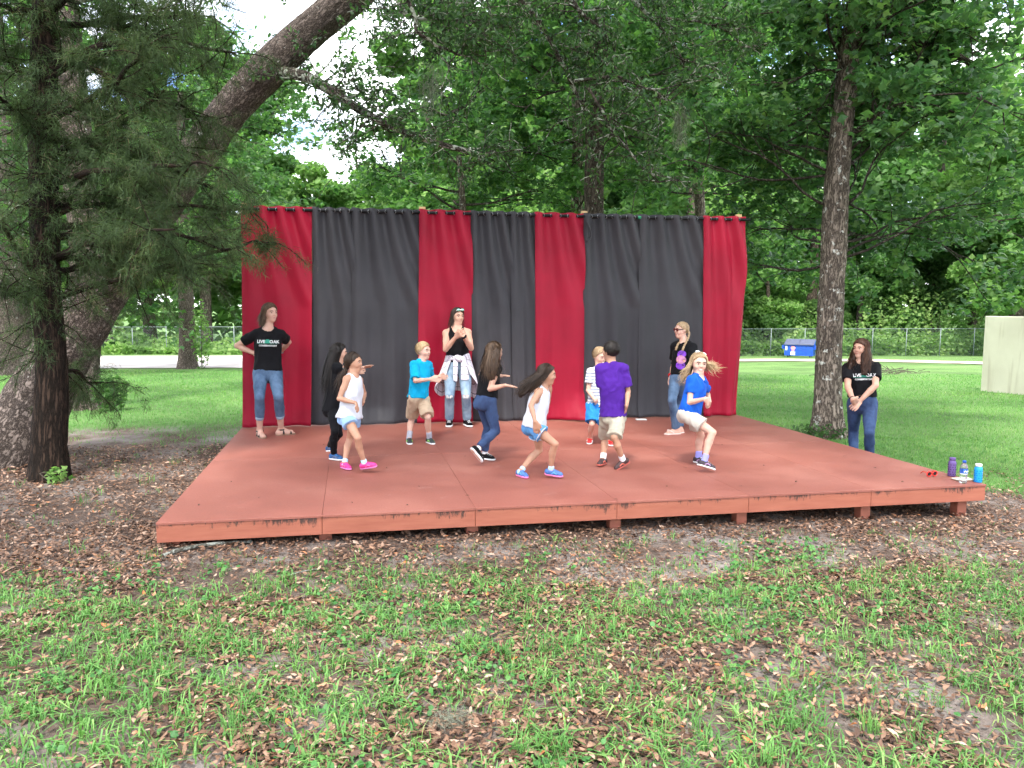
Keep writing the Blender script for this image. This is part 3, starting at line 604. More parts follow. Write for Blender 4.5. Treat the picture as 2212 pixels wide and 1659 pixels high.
for k, ((x0_, y0_), (x1_, y1_), (x2_, y2_)) in enumerate(BR):
    dz = rng.uniform(-1.1, .9); P = smooth_path([at(x0_, y0_, DC+.1), at(x1_, y1_-rng.uniform(-8, 12), DC+.1+dz*.45), at(x2_, y2_, DC+.1+dz)], 10)
    P[1:] += rng.normal(size=(9, 3))*.018; wb2.limb(P, .045, .010, 7, 20, .05, k); L0 = np.linalg.norm(P[-1]-P[0])
    for j in range(int(5+L0*9)):
        f = rng.uniform(.22, 1.0); i = min(int(f*9), 8); q_ = P[i]*(1-(f*9-i))+P[i+1]*(f*9-i) if f < 1 else P[-1]
        dd = (P[i+1]-P[i]); dd = dd/np.linalg.norm(dd); s_ = rng.normal(size=3)*[1, 1, .5]; s_[2] -= .25; T_ = wander(rng, q_, dd*.5+s_*.8, rng.uniform(.3, .75), 6, .22, .14); wb2.limb(T_, .009, .003, 4, 7, 0, j)
        tips.append(T_)
        for _ in range(2):
            i2 = rng.integers(1, 6); T2 = wander(rng, T_[i2], (T_[i2]-T_[i2-1])*4+rng.normal(size=3)*.6-[0, 0, .2], rng.uniform(.18, .4), 5, .25, .25); tips.append(T2)
tq = smooth_path(cp, 60)
for j in range(120):
    q_ = tq[rng.integers(16, 52)]; s_ = rng.normal(size=3)*[1, 1, .35]+VFc*.5; T_ = wander(rng, q_+unit3(s_)*.12, s_-[0, 0, .1], rng.uniform(.35, .8), 6, .2, .16); wb2.limb(T_, .008, .003, 4, 7, 0, j); tips.append(T_)
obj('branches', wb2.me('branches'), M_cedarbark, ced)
# feathery sprays: thin needles drooping from every twig
S0 = []; S1 = []
for T_ in tips:
    m_ = int(108*len(T_)/6); f = rng.random(m_)*(len(T_)-1.001); i = f.astype(int); p_ = T_[i]*(1-(f-i))[:, None]+T_[i+1]*(f-i)[:, None]; d_ = T_[i+1]-T_[i]; d_ /= np.linalg.norm(d_, axis=1, keepdims=True)
    S0.append(p_+rng.normal(size=(m_, 3))*.028); S1.append(d_*.7+rng.normal(size=(m_, 3))*.65-[0, 0, .45])
S0 = np.concatenate(S0); S1 = np.concatenate(S1); n = len(S0)
Rm = rot_from(S1, rng.normal(size=(n, 3))); sc = rng.uniform(.045, .11, n)
tv = np.array(TRI_V)*[.064, 1, 1]
vv, ff, aa = scatter(tv, TRI_F, S0, Rm, sc, np.clip(np.repeat(rng.random(n//50+1), 50)[:n]*.75+rng.random(n)*.25, 0, 1))
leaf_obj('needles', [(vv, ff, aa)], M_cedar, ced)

# ---- 2 leaning live oak
rng = np.random.default_rng(21)
ob = root_at(10, 1022, 8.9)
oak = empty('live_oak_tree', ob, 'big leaning live oak whose grey trunk slants up across the picture', 'tree')
op = [ob+[-.25, 0, -.15], at(35, 950, 9.0), at(100, 830, 9.3), at(190, 670, 9.8), at(290, 510, 10.1), at(400, 370, 10.3), at(500, 235, 10.4), at(620, 110, 10.4), at(760, -10, 10.3), at(930, -160, 10.1), at(1150, -330, 9.8)]
V, F, bk = trunk_mesh(op, [.50, .42, .36, .34, .31, .27, .245, .235, .225, .20, .17], 60, .05, 5.0, .25, 190, .5, 9)
wd = Wood(); wd.add(V, F, bk); obj('trunk', wd.me('trunk'), M_oakbark, oak)
wl2 = Wood(); tips = []
lb = smooth_path([at(590, 155, 10.35), at(660, 165, 10.2), at(720, 200, 10.1), at(800, 250, 10.0), at(900, 295, 9.9), at(1040, 335, 9.8)], 14); wl2.limb(lb, .085, .03, 10, 40, .07, 3)
for i in range(3, 14):
    for _ in range(5): branchy(rng, wl2, lb[i], rng.normal(size=3)*[1, .8, .5]+[.3, 0, .1], rng.uniform(.35, .9), .014, tips, 1, 2, .2, 3)
for (pp, r_) in (([(1105, -40), (1150, 30), (1200, 110), (1240, 190), (1270, 240)], .05), ([(1215, -30), (1260, 35), (1300, 60), (1340, 130)], .03), ([(1340, -30), (1400, 30), (1440, 80), (1478, 130)], .035), ([(1400, 40), (1480, 45), (1560, 60), (1610, 110)], .022),
                 ([(1240, 175), (1330, 165), (1400, 190), (1450, 215)], .022), ([(1270, 190), (1310, 260), (1360, 330), (1420, 390)], .02), ([(860, -60), (900, 60), (950, 100), (1000, 120)], .03), ([(820, -60), (880, 30), (960, 40), (1060, 70)], .028), ([(1000, -80), (1030, 40), (1050, 120)], .02)):
    dd_ = rng.uniform(9.2, 10.6); P = smooth_path([at(x_, y_, dd_+k*.08) for k, (x_, y_) in enumerate(pp)], 12); P[1:] += rng.normal(size=(11, 3))*.015; wl2.limb(P, r_, r_*.35, 8, 30, .08, r_*99)
    for i in range(2, 12):
        for _ in range(2): branchy(rng, wl2, P[i], rng.normal(size=3)*[1, .9, .6], rng.uniform(.3, .8), .011, tips, 1, 2, .15, 3)
for _ in range(16):                                                # leafy sprays hanging from out of frame
    px, py = rng.uniform(560, 900), rng.uniform(-160, -20); branchy(rng, wl2, at(px, py, rng.uniform(10, 11.4)), rng.normal(size=3)*[1, .6, .3]-[0, 0, .6], rng.uniform(.5, 1.0), .012, tips, 1, 2, .25, 3)
for _ in range(46):
    px, py = rng.uniform(850, 1280), rng.uniform(-220, 60); branchy(rng, wl2, at(px, py, rng.uniform(9.6, 11.6)), rng.normal(size=3)*[1, .6, .3]-[0, 0, .4], rng.uniform(.5, 1.1), .012, tips, 1, 2, .2, 3)
obj('branches', wl2.me('branches'), M_limb, oak)
n = 3900; shade_pos = np.stack([rng.uniform(-4, 9.5, n), rng.uniform(-4.6, 3.0, n), rng.uniform(6.6, 9.0, n)], -1); shade_pos = shade_pos[noise2(shade_pos[:, 0], shade_pos[:, 1], .45, 2, 2.0) > .36]  # unseen leaf cards above the frame, added to the crown to shade the stage
leaf_obj('crown', [leaf_along(rng, tips, 13, .06, .075, OVAL_V, OVAL_F, .3, .5), scatter(QUAD_V, QUAD_F, shade_pos, rand_leaf_rot(rng, len(shade_pos), .6), rng.uniform(.15, .32, len(shade_pos)), rng.random(len(shade_pos)))], M_oakleaf, oak)
# spanish moss beards
for (px, py, d, ln, wdt, lab) in ((1469, 262, 11.2, .55, .09, 'grey beard of hanging moss in the maple twigs above the curtains'), (930, 190, 10.0, .55, .12, 'grey moss strands hanging high above the second red curtain')):
    c_ = at(px, py, d); n = 420; P0 = c_+np.clip(rng.normal(size=(n, 3)), -1.7, 1.7)*[wdt*.7, wdt*.7, ln*.32]; vv, ff, aa = scatter(np.array(TRI_V)*[.04, 1, 1], TRI_F, P0, rot_from(rng.normal(size=(n, 3))*.35-[0, 0, 1], rng.normal(size=(n, 3))), rng.uniform(.1, .22, n), rng.random(n))
    tag(leaf_obj('hanging_moss', [(vv, ff, aa)], M_moss, None), lab, 'moss', 'hanging moss')

# ---- 3 second oak trunk behind the leaning one
ob = root_at(180, 892, 14.1); o2 = empty('live_oak_tree', ob, 'upright oak trunk with white lichen spots behind the leaning oak', 'tree')
V, F, bk = trunk_mesh([ob-[0, 0, .2], at(176, 800, 14.1), at(182, 690, 14.1), at(190, 560, 14.2), at(170, 380, 14.4), at(150, 100, 14.6), at(120, -260, 15)], [.33, .31, .29, .30, .27, .24, .18], 60, .05, 9.0, .75, 140, .35, 9)
wd = Wood(); wd.add(V, F, bk); obj('trunk', wd.me('trunk'), M_oakbark, o2)
tips = []; wl2 = Wood()
for k in range(12): branchy(rng, wl2, at(rng.uniform(140, 190), rng.uniform(-200, 420), 14.4), rng.normal(size=3)*[1.2, .5, .3]+[0, 0, .25], rng.uniform(2.0, 3.4), .06, tips, 0, 2, .1, 5)
obj('branches', wl2.me('branches'), M_limb, o2); leaf_obj('crown', [leaf_along(rng, tips, 34, .22, .12, OVAL_V, OVAL_F, .5, .3)], M_midleaf, o2)

# ---- 4 sweetgum on the right
rng = np.random.default_rng(31); gb = root_at(1788, 948, 12.3)
gum = empty('gum_tree', gb, 'tall gum tree with ridged lichen-flecked trunk beside the stage', 'tree')
gp = [gb-[0, 0, .15], at(1788, 860, 12.3), at(1793, 700, 12.3), at(1800, 560, 12.3), at(1808, 400, 12.3), at(1822, 240, 12.35), at(1838, 100, 12.4), at(1852, -20, 12.45), at(1875, -300, 12.6), at(1890, -600, 12.8)]
V, F, bk = trunk_mesh(gp, [.26, .215, .205, .195, .185, .17, .16, .15, .12, .06], 56, .05, 1.0, .62, 200, .28, 11)
wd = Wood(); wd.add(V, F, bk); obj('trunk', wd.me('trunk'), M_gumbark, gum)
wl2 = Wood(); tips = []
for pp, r_ in (([(1848, 95), (1885, 78), (1930, 75), (1985, 92), (2045, 110), (2120, 150)], .085), ([(1842, 70), (1870, 40), (1905, 10), (1960, -40)], .08), ([(1818, 275), (1814, 200), (1816, 110), (1808, 0), (1790, -120)], .055)):
    P = smooth_path([at(x_, y_, 12.3+.1*k) for k, (x_, y_) in enumerate(pp)], 14); wl2.limb(P, r_, r_*.55, 12, 50, .06, r_*70)
    for i in range(5, 14): branchy(rng, wl2, P[i], rng.normal(size=3)*[1, .8, .4], rng.uniform(.6, 1.4), .02, tips, 1, 2, .15, 4)
tr = smooth_path(gp, 40)
for k in range(54):                                                # side limbs up the trunk, drooping outward
    zf = rng.uniform(.0, 1.0)**1.1; i = int(13+zf*22); a_ = rng.uniform(0, 2*np.pi); ln = rng.uniform(1.6, 3.2)*(1.05-.3*zf)
    if k < 24: a_ = rng.choice([R_(-12), R_(180-12)])+rng.normal()*.55
    ep = tr[i]+np.array([math.cos(a_), math.sin(a_), 0])*ln
    if tr[i][2] < 5.2 and ep[0] < 8.4 and ep[1] < 6.6: a_ = R_(rng.uniform(60, 150))
    branchy(rng, wl2, tr[i], np.array([math.cos(a_), math.sin(a_), .18+rng.normal()*.12]), ln, .026, tips, 0, 2, .17, 5, .7, .24, False)
obj('branches', wl2.me('branches'), M_twig, gum)
tips = clear_stage(tips); per = max(6, int(26000/len(tips))); leaf_obj('crown', [leaf_along(rng, tips, per, .11, .148, STAR_V, STAR_F, .9, .3, .5)], M_gumleaf, gum)

# ---- 5 tall trees behind the curtain
def mid_tree(name, lab, px, py, d, pts, rad, seed, limbs, zf0, leafmat_, per_total, lsize=.13, lmin=1.8, lmax=3.6, woodmat=M_gumbark, ori=None, flat=.5, i0=8, i1=38):
    rng = np.random.default_rng(seed); b0 = root_at(px, py, d); b0[2] = float(gz(b0[0], b0[1])); tr_ = empty(name, b0, lab, 'tree')
    P = [b0-[0, 0, .2]]+[at(x_, y_, d) for x_, y_ in pts]; V, F, bk = trunk_mesh(P, rad, 36, .05, seed*.7, .5, 120, .4, 10); wd = Wood(); wd.add(V, F, bk); obj('trunk', wd.me('trunk'), woodmat, tr_)
    tr0 = smooth_path(P, 40); wl_ = Wood(); tips = []
    for k in range(limbs):
        i = int(rng.uniform(i0, i1)); a_ = rng.uniform(0, 2*np.pi) if ori is None or k % 3 == 0 else R_(ori)+rng.normal()*.6
        branchy(rng, wl_, tr0[i], np.array([math.cos(a_), math.sin(a_), .12+rng.normal()*.14]), rng.uniform(lmin, lmax)*(d/16)**.4, .035, tips, 0, 2, .1, 5, .7, .16, False)
    obj('branches', wl_.me('branches'), M_twig, tr_)
    per = max(5, int(per_total/max(1, len(tips)))); leaf_obj('crown', [leaf_along(rng, tips, per, .14, lsize, STAR_V, STAR_F, .9, .3, flat)], leafmat_, tr_); return tr_
mid_tree('maple_tree', 'tall straight maple trunk rising behind the middle of the curtains', 1284, 830, 16.5, [(1284, 640), (1283, 450), (1284, 300), (1290, 150), (1288, 0), (1290, -200), (1290, -420)], [.24, .22, .215, .21, .20, .18, .15, .08], 41, 46, .3, M_midleaf, 19000, .155, 1.8, 3.4, M_midbark, i0=19, i1=37)
mid_tree('maple_tree', 'slimmer dark trunk just behind the tall middle maple', 1243, 800, 20, [(1243, 620), (1246, 450), (1247, 250), (1240, 100), (1240, -150)], [.17, .15, .15, .14, .12, .06], 43, 30, .3, M_midleaf, 9000, .18, 1.6, 3.0, i0=15, i1=38)
mid_tree('maple_tree', 'leafy young maple spreading over the fourth charcoal curtain', 1010, 800, 19, [(1005, 620), (1000, 450), (990, 330), (975, 240)], [.10, .09, .08, .06, .03], 44, 26, .3, M_midleaf, 10500, .165, 1.6, 2.8, i0=17, i1=39)
mid_tree('maple_tree', 'leafy maple behind the last dark curtain and the gum tree', 1520, 800, 21, [(1515, 620), (1512, 450), (1505, 250), (1500, 50), (1495, -200)], [.16, .15, .14, .12, .1, .05], 45, 36, .3, M_midleaf, 11500, .18, 1.8, 3.4, i0=15, i1=38)
mid_tree('maple_tree', 'slender park tree with a leafy stem standing at the road edge', 405, 800, 30.5, [(404, 700), (400, 600), (396, 480), (392, 330), (390, 200)], [.34, .30, .28, .26, .2, .1], 46, 26, .3, M_midleaf, 9000, .24, 2.2, 3.6, M_oakbark, i0=16, i1=38)
mid_tree('live_oak_tree', 'thick pale oak trunk on the lawn at the picture edge', 12, 803, 26, [(14, 700), (8, 600), (0, 450), (-10, 250), (-20, 0)], [.85, .74, .70, .62, .5, .3], 47, 16, .3, M_oakleaf, 5000, .22, 2.5, 4.5, M_oakbark, i0=16, i1=36)

# ---- 6 forest behind the fence: individual trees, crowns shared
def far_crown(seed, n, tall, wide, sz, drop=0):
    rng = np.random.default_rng(seed); C_ = []
    nb = 46
    for k in range(nb):
        h = rng.uniform(.12, 1.0); w_ = wide*math.sin(math.pi*min(1, .12+h*.86))**.7; a_ = rng.uniform(0, 2*np.pi); r_ = w_*rng.uniform(.35, 1.0)
        C_.append((r_*math.cos(a_), r_*math.sin(a_), h*tall, rng.uniform(.5, 1.15)*wide*.33))
    P = []; A = []
    for (x_, y_, z_, r_) in C_:
        m_ = int(n/nb); q_ = rng.normal(size=(m_, 3)); q_ /= np.linalg.norm(q_, axis=1, keepdims=True); q_ *= (rng.random((m_, 1))**.35)*r_*[1.15, 1.15, .6]; P.append(q_+[x_, y_, z_]); A.append(np.clip(rng.uniform(.15, .85)+rng.normal(size=m_)*.16, 0, 1))
    P = np.concatenate(P); n = len(P); return scatter(QUAD_V, QUAD_F, P, rand_leaf_rot(rng, n, .55, .3), sz*rng.uniform(.55, 1.35, n), np.concatenate(A))
def crown_me(name, *a_):
    v, f, r_ = far_crown(*a_); return mesh(name, v, f, {'rnd': r_})
CR = [crown_me('crown', 61, 19000, 14, 3.8, .24), crown_me('crown', 62, 18000, 17, 3.2, .24), crown_me('crown', 63, 18000, 10, 3.8, .22), crown_me('crown', 64, 22000, 13, 5.0, .25)]
for c_ in CR: c_.materials.append(M_farleaf)
FT = [  # px, depth, crown base height, crown kind, scale, bright, label
 (-60, 62, 3, 0, 1.66, 0, 'broad forest tree beyond the fence at the leftmost picture edge'), (95, 68, 4, 1, 1.66, 1, 'bright forest tree beyond the fence behind the cedar trunk'), (235, 60, 3, 2, 1.54, 1, 'low bright forest tree above the road between the oaks'),
 (330, 72, 3, 0, 1.79, 0, 'forest tree beyond the fence left of the slender park tree'), (450, 64, 3, 1, 1.47, 1, 'tall narrow forest tree behind the slender park tree'), (555, 74, 2, 0, 1.75, 1, 'forest tree behind the leftmost red curtain edge'),
 (690, 66, 1, 2, 1.35, 1, 'low forest tree peeping over the narrow charcoal curtain'), (800, 80, 1, 2, 1.75, 1, 'small pale forest tree under the white gap in the leaves'), (925, 70, 3, 1, 1.73, 1, 'tall pale forest tree above the second red curtain'), (1040, 62, 2, 0, 1.66, 1, 'bright forest tree above the fourth charcoal curtain'),
 (1150, 72, 4, 1, 1.92, 0, 'tall forest tree left of the middle maple trunk'), (1250, 60, 3, 3, 1.54, 1, 'wide forest tree directly behind the middle maple trunk'), (1385, 66, 4, 1, 1.92, 0, 'tall forest tree right of the middle maple trunk'), (1480, 58, 3, 0, 1.60, 1, 'bright forest tree above the last charcoal curtain'),
 (1590, 66, 3, 1, 1.86, 0, 'tall forest tree behind the last red curtain corner'), (1650, 61, 0, 2, 0.95, 1, 'low bushy forest tree right behind the blue dumpster'), (1745, 70, 3, 3, 1.60, 0, 'wide dark forest tree behind the gum trunk'), (1850, 62, 0, 2, 1.00, 0, 'bushy dark tree beyond the fence above the woman on the lawn'),
 (1960, 63, 0, 3, 0.80, 0, 'rounded dense tree overhanging the fence beside the pale wall'), (2010, 76, 4, 1, 1.79, 1, 'tall pale forest tree far behind the pale wall'), (2090, 66, 2, 0, 1.41, 0, 'forest tree above the pale wall'), (2180, 58, 1, 2, 1.60, 1, 'bright forest tree at the rightmost picture edge'), (2300, 66, 2, 3, 1.54, 0, 'dark forest tree beyond the rightmost picture edge')]
rng = np.random.default_rng(71)
tk = MB()
V, F, bk = trunk_mesh([(0, 0, -.4), (.05, .1, 4), (-.1, 0, 9), (0, .1, 14)], [.38, .32, .24, .1], 14, .05, 3.0, .4, 24, .5, 5); TKm = mesh('trunk', V, F, {'bark': bk}, True); TKm.materials.append(M_farbark)
for (px, d, zb, ck, s_, br, lab) in FT:
    p = CAM+(FW+RT*((px-1106)/FPX))*d; p[2] = float(gz(p[0], p[1])); e = empty('forest_tree', p, lab, 'tree', 'forest trees beyond the fence')
    a_ = rng.uniform(0, 6.28)
    for nm, me_, z_, sc in (('trunk', TKm, 0, (s_*.9, s_*.9, (zb+[14, 17, 10, 13][ck]*s_*.62)/14)), ('crown', CR[ck], zb, (s_, s_, s_*rng.uniform(.92, 1.1)))):
        o = bpy.data.objects.new(nm, me_); COL.objects.link(o); o.parent = e; o.location = (0, 0, z_); o.rotation_euler = (0, 0, a_); o.scale = sc
        if nm == 'crown' and br: o.material_slots[0].link = 'OBJECT'; o.material_slots[0].material = M_farleaf2
# deep woods closing the gaps: one mass
rng = np.random.default_rng(73); n = 42000
px = rng.uniform(-150, 2400, n); d = rng.uniform(84, 105, n); hmax = np.interp(px, [-150, 500, 590, 650, 840, 900, 2400], [30, 30, 26, 17, 17, 28, 32]); h = rng.random(n)**.8*hmax*(.72+.5*noise2(px, px*0, .016, 3, 4.0))
P = CAM+(FW[None]+RT[None]*((px-1106)/FPX)[:, None])*d[:, None]; P[:, 2] = gz(P[:, 0], P[:, 1])+h
vv, ff, aa = scatter(QUAD_V, QUAD_F, P, rand_leaf_rot(rng, n, .4, .3), rng.uniform(.5, 1.2, n), np.clip(noise2(px, h*14, .03, 3, 2.0)*1.1+.0+rng.normal(size=n)*.1, 0, 1))
tag(leaf_obj('woods', [(vv, ff, aa)], M_farleaf2, None), 'deep green woods closing the view behind the forest trees', kind='stuff')
# undergrowth along the fence
n = 46000; px = rng.uniform(-150, 2300, n); d = np.where((px < 560) & (rng.random(n) < .3), 54.6+1.2*rng.random(n), 56.5+rng.random(n)**1.5*6); hm = .5+2.6*noise2(px, d, .02, 3, 6.0)**1.5+np.where(px > 1560, 1.6, 0)+np.where(px > 1850, 1.2, 0); h = rng.random(n)**1.1*hm*np.clip((d-56)/3.0, .38, 1.2)
P = CAM+(FW[None]+RT[None]*((px-1106)/FPX)[:, None])*d[:, None]; P[:, 2] = gz(P[:, 0], P[:, 1])+h
vv, ff, aa = scatter(QUAD_V, QUAD_F, P, rand_leaf_rot(rng, n, .4, .2), rng.uniform(.10, .27, n), np.clip(noise2(px, h*9, .05, 3, 2.0)*1.3-.15+rng.normal(size=n)*.15, 0, 1))
tag(leaf_obj('undergrowth', [(vv, ff, aa)], M_weedy, None), 'bright tall weeds and brush growing along the wire fence', kind='stuff')
# ---- bush by the second oak, seedlings by the cedar, brush pile
def shrub(name, lab, c_, n, rad, sz, mat, seed, tv=STAR_V, tf=STAR_F, stems=8):
    rng = np.random.default_rng(seed); e = empty(name, c_, lab, 'plant'); P = rng.normal(size=(n, 3)); P /= np.linalg.norm(P, axis=1, keepdims=True); P = P*(rng.random((n, 1))**.4)*rad+np.asarray(c_)+[0, 0, rad[2]*.95]
    leaf_obj('foliage', [scatter(tv, tf, P, rand_leaf_rot(rng, n, .6, .4), sz*rng.uniform(.6, 1.2, n), np.clip(.35+rng.random(n)*.65, 0, 1))], mat, e)
    mb = MB()
    for k in range(stems): q_ = P[rng.integers(n)]; mb.tube(smooth_path([np.asarray(c_)-[0, 0, .03], (np.asarray(c_)+q_)/2+rng.normal(size=3)*.04, q_], 6), .006, 5)
    obj('stems', mb.me('stems'), M_limb, e)
c_ = root_at(238, 888, 13.6); shrub('shrub', 'small leafy bush growing at the foot of the upright oak', c_, 420, np.array([.30, .28, .36]), .10, M_midleaf, 81)
c_ = root_at(128, 1052, 7.95); shrub('seedling', 'low green seedling at the foot of the cedar', c_, 40, np.array([.13, .12, .09]), .08, M_farleaf2, 82, stems=5)
c_ = root_at(436, 790, 30.0); shrub('vine', 'leafy vine clinging to the slender park tree', c_, 320, np.array([.38, .4, 1.4]), .17, M_farleaf2, 83)
c_ = root_at(1760, 955, 12.0); shrub('seedling', 'dark weeds around the foot of the gum tree', c_, 260, np.array([.5, .3, .12]), .07, M_oakleaf, 84)
c_ = root_at(1835, 945, 11.9); shrub('seedling', 'thin trailing vine beside the gum trunk', c_, 60, np.array([.05, .05, .55]), .06, M_oakleaf, 85)
rng = np.random.default_rng(86); mb = MB(); c_ = root_at(1880, 792, 29)
for k in range(160): q_ = c_+rng.normal(size=3)*[.9, .3, .05]+[0, 0, .1]; v_ = rng.normal(size=3)*[1, .6, .35]; mb.tube([q_, q_+v_*.3], .012, 3)
tag(obj('brush_pile', mb.me('brush_pile'), M_limb), 'low pile of cut brush on the lawn behind the woman by the gum', 'brush pile')
# ================================================================ GROUND COVER
def inside_stage(x, y): return (x > .02) & (x < SW-.02) & (y > .0) & (y < SD)
rng = np.random.default_rng(91)
def litter_w(x, y):
    g = grassy(x, y); strip_ = np.exp(-((y+.15)/.5)**2)*((x > -.6) & (x < SW+.5)); bare = np.clip(noise2(x, y, 1.1, 3, 12.0)*2.6-.75, 0, 1)
    soil_ = np.clip(noise2(x, y, .8, 3, 44.0)*4-1.9, 0, 1)*(y < -.45); return np.clip((np.where(y < -.6, .58, .36)+.6*strip_+.45*bare)*(1-np.where(y < -.3, 0, .3)*g)*(1-.75*soil_)*np.where((x < .3) & (y > -.9), 1.6, .35+1.25*np.clip(noise2(x, y, 2.3, 3, 51.0)*2.6-.8, 0, 1)), 0, 1)
def scatter_xy(n, x0, x1, y0, y1, wf):
    x = rng.uniform(x0, x1, n); y = rng.uniform(y0, y1, n); k = rng.random(n) < wf(x, y); x, y = x[k], y[k]; k = ~inside_stage(x, y) | (y < .9) & (x > .02); return x[k], y[k]
xs = []; ys = []
for (n, *bx_) in ((62000, -1.9, 6.4, -3.9, -1.2), (32000, -2.2, 8.4, -1.3, .8), (24000, -4.5, .1, -1.0, 4.6), (13000, 5.5, 10.5, -3.2, 2.0)):
    x, y = scatter_xy(n, *bx_, litter_w); xs.append(x); ys.append(y)
x = np.concatenate(xs); y = np.concatenate(ys); n = len(x)
DL_V = np.array([(0, -.5, -.04), (.19, -.1, .07), (.13, .25, .05), (0, .5, -.03), (-.17, .2, .09), (-.16, -.2, .05)]); DL_F = [(0, 1, 5), (1, 2, 4), (1, 4, 5), (2, 3, 4)]
nr = rng.normal(size=(n, 3))*[.28, .28, 0]+[0, 0, 1]; nr /= np.linalg.norm(nr, axis=1, keepdims=True); a_ = rng.uniform(0, 2*np.pi, n); f = np.stack([np.cos(a_), np.sin(a_), np.zeros(n)], -1); f -= nr*np.sum(f*nr, 1, keepdims=True)
flip = np.where(rng.random(n) < .5, -1, 1); nr *= flip[:, None]
P = np.stack([x, y, gz(x, y)+.014+.02*rng.random(n)], -1)
vv, ff, aa = scatter(DL_V*[1, 1, 1.1], DL_F, P, rot_from(f, nr), rng.uniform(.022, .060, n)*np.where(rng.random(n) < .05, 1.5, 1), rng.random(n))
M_dead = leafmat('dead_leaf', [(0, (.045, .024, .016)), (.35, (.11, .058, .036)), (.65, (.20, .110, .068)), (.87, (.31, .185, .125)), (.95, (.46, .33, .25)), (1, (.42, .14, .04))], .12, .6, .35, (1.1, .9, .6))
tag(leaf_obj('dead_leaves', [(vv, ff, aa)], M_dead, None), 'brown fallen oak leaves strewn over the ground around the stage', kind='stuff')
# grass: blades bent over, growing in tufts
def blades(x, y, hgt, wid, rng, lean=.6, seg=2):
    n = len(x); z = gz(x, y); a_ = rng.uniform(0, 2*np.pi, n); d = np.stack([np.cos(a_), np.sin(a_), np.zeros(n)], -1); s_ = np.stack([-np.sin(a_), np.cos(a_), np.zeros(n)], -1); b_ = np.stack([x, y, z-.005], -1)
    ln = lean*rng.uniform(.2, 1.3, n); m1 = b_+d*(hgt*ln*.30)[:, None]+np.stack([0*x, 0*x, hgt*.62], -1); tp = b_+d*(hgt*ln)[:, None]+np.stack([0*x, 0*x, hgt*(1-.35*ln)], -1)
    w_ = (wid/2)[:, None]*s_; V = np.stack([b_-w_*.7, b_+w_*.7, m1+w_, m1-w_, tp], 1)
    i = (np.arange(n)*5)[:, None]; F = np.concatenate([i+np.array([[0, 1, 2]]), i+np.array([[0, 2, 3]]), i+np.array([[3, 2, 4]])]); return V.reshape(-1, 3), F
def tufts(n, bx_, wf, per, spread, h0, h1, w0, w1, lean=.7):
    x, y = scatter_xy(n, *bx_, wf); m_ = len(x); k = rng.integers(max(2, per//2), per+1, m_); r_ = np.repeat(rng.uniform(.5, 1.1, m_), k); c_ = np.repeat(rng.random(m_), k)
    X_ = np.repeat(x, k)+rng.normal(size=k.sum())*spread; Y_ = np.repeat(y, k)+rng.normal(size=k.sum())*spread; n_ = len(X_); ok = ~inside_stage(X_, Y_) & ~((X_ > -.05) & (X_ < SW+.05) & (Y_ > -.12) & (Y_ < SD+.1)); X_, Y_, r_, c_ = X_[ok], Y_[ok], r_[ok], c_[ok]; n_ = len(X_)
    V, F = blades(X_, Y_, rng.uniform(h0, h1, n_)*r_, rng.uniform(w0, w1, n_), rng, lean); return V, F, np.repeat(np.clip(c_*.7+rng.random(n_)*.3, 0, 1), 5)
G = []
fgw = lambda x, y: np.clip(grassy(x, y)*1.0, 0, 1)
G.append(tufts(7000, (-1.9, 6.4, -4.2, -.2), lambda x, y: fgw(x, y)**1.3, 10, .028, .045, .115, .0045, .0105, 1.35))
G.append(tufts(520, (-1.9, 6.2, -4.2, -.6), lambda x, y: .25+.75*fgw(x, y), 26, .022, .07, .16, .0025, .0045, .7))
G.append(tufts(700, (-1.0, 7.5, -1.4, -.15), lambda x, y: .3+.5*noise2(x, y, 1.5, 2, 21.0), 9, .022, .03, .09, .003, .006, .9))
G.append(tufts(5200, (5.4, 11, -2.4, 4.5), fgw, 8, .03, .03, .08, .004, .008, .9))
G.append(tufts(3500, (-5.5, .0, -1.5, 5.5), lambda x, y: fgw(x, y)*.8+.02, 8, .03, .03, .09, .004, .008, .9))
G.append(tufts(120, (-3.5, .0, -1, 3.5), lambda x, y: .3+0*x, 14, .03, .06, .17, .003, .006, .7))
def lawn(n, px0, px1, d0, d1, h0, h1, w0, w1):
    d = d0*(d1/d0)**rng.random(n); px = rng.uniform(px0, px1, n); p = CAM[None]+(FW[None]+RT[None]*((px-1106)/FPX)[:, None])*d[:, None]; x, y = p[:, 0], p[:, 1]
    ok = ~((x > -.1) & (x < SW+.1) & (y > -.1) & (y < SD+.15)) & (rng.random(n) < np.where((y > 9) | (x > 12), 1, grassy(x, y))); x, y, d = x[ok], y[ok], d[ok]; n_ = len(x); s_ = np.clip(d/9, 1, 3)
    V, F = blades(x, y, rng.uniform(h0, h1, n_)*s_**.3, rng.uniform(w0, w1, n_)*s_*1.25, rng, .8); V = V.reshape(-1, 5, 3)[:, [0, 1, 4]].reshape(-1, 3); F = np.arange(n_*3).reshape(-1, 3); return V, F, np.repeat(np.clip(.25+.75*noise2(x, y, .5, 3, 3.0)*.9+rng.normal(size=n_)*.12, 0, 1), 3)
GL = [lawn(85000, 1560, 2600, 8.0, 29, .03, .065, .006, .011), lawn(70000, -400, 560, 8.5, 29, .03, .065, .006, .011)]; G += GL
M_grass = leafmat('grass_blade', [(0, (.07, .175, .05)), (.5, (.135, .30, .08)), (.85, (.21, .39, .11)), (1, (.40, .48, .19))], .4, .5, .3, (1.0, 1.2, .6))
tag(leaf_obj('grass', G, M_grass, None), 'bright green grass blades growing in tufts over the yard', kind='stuff')
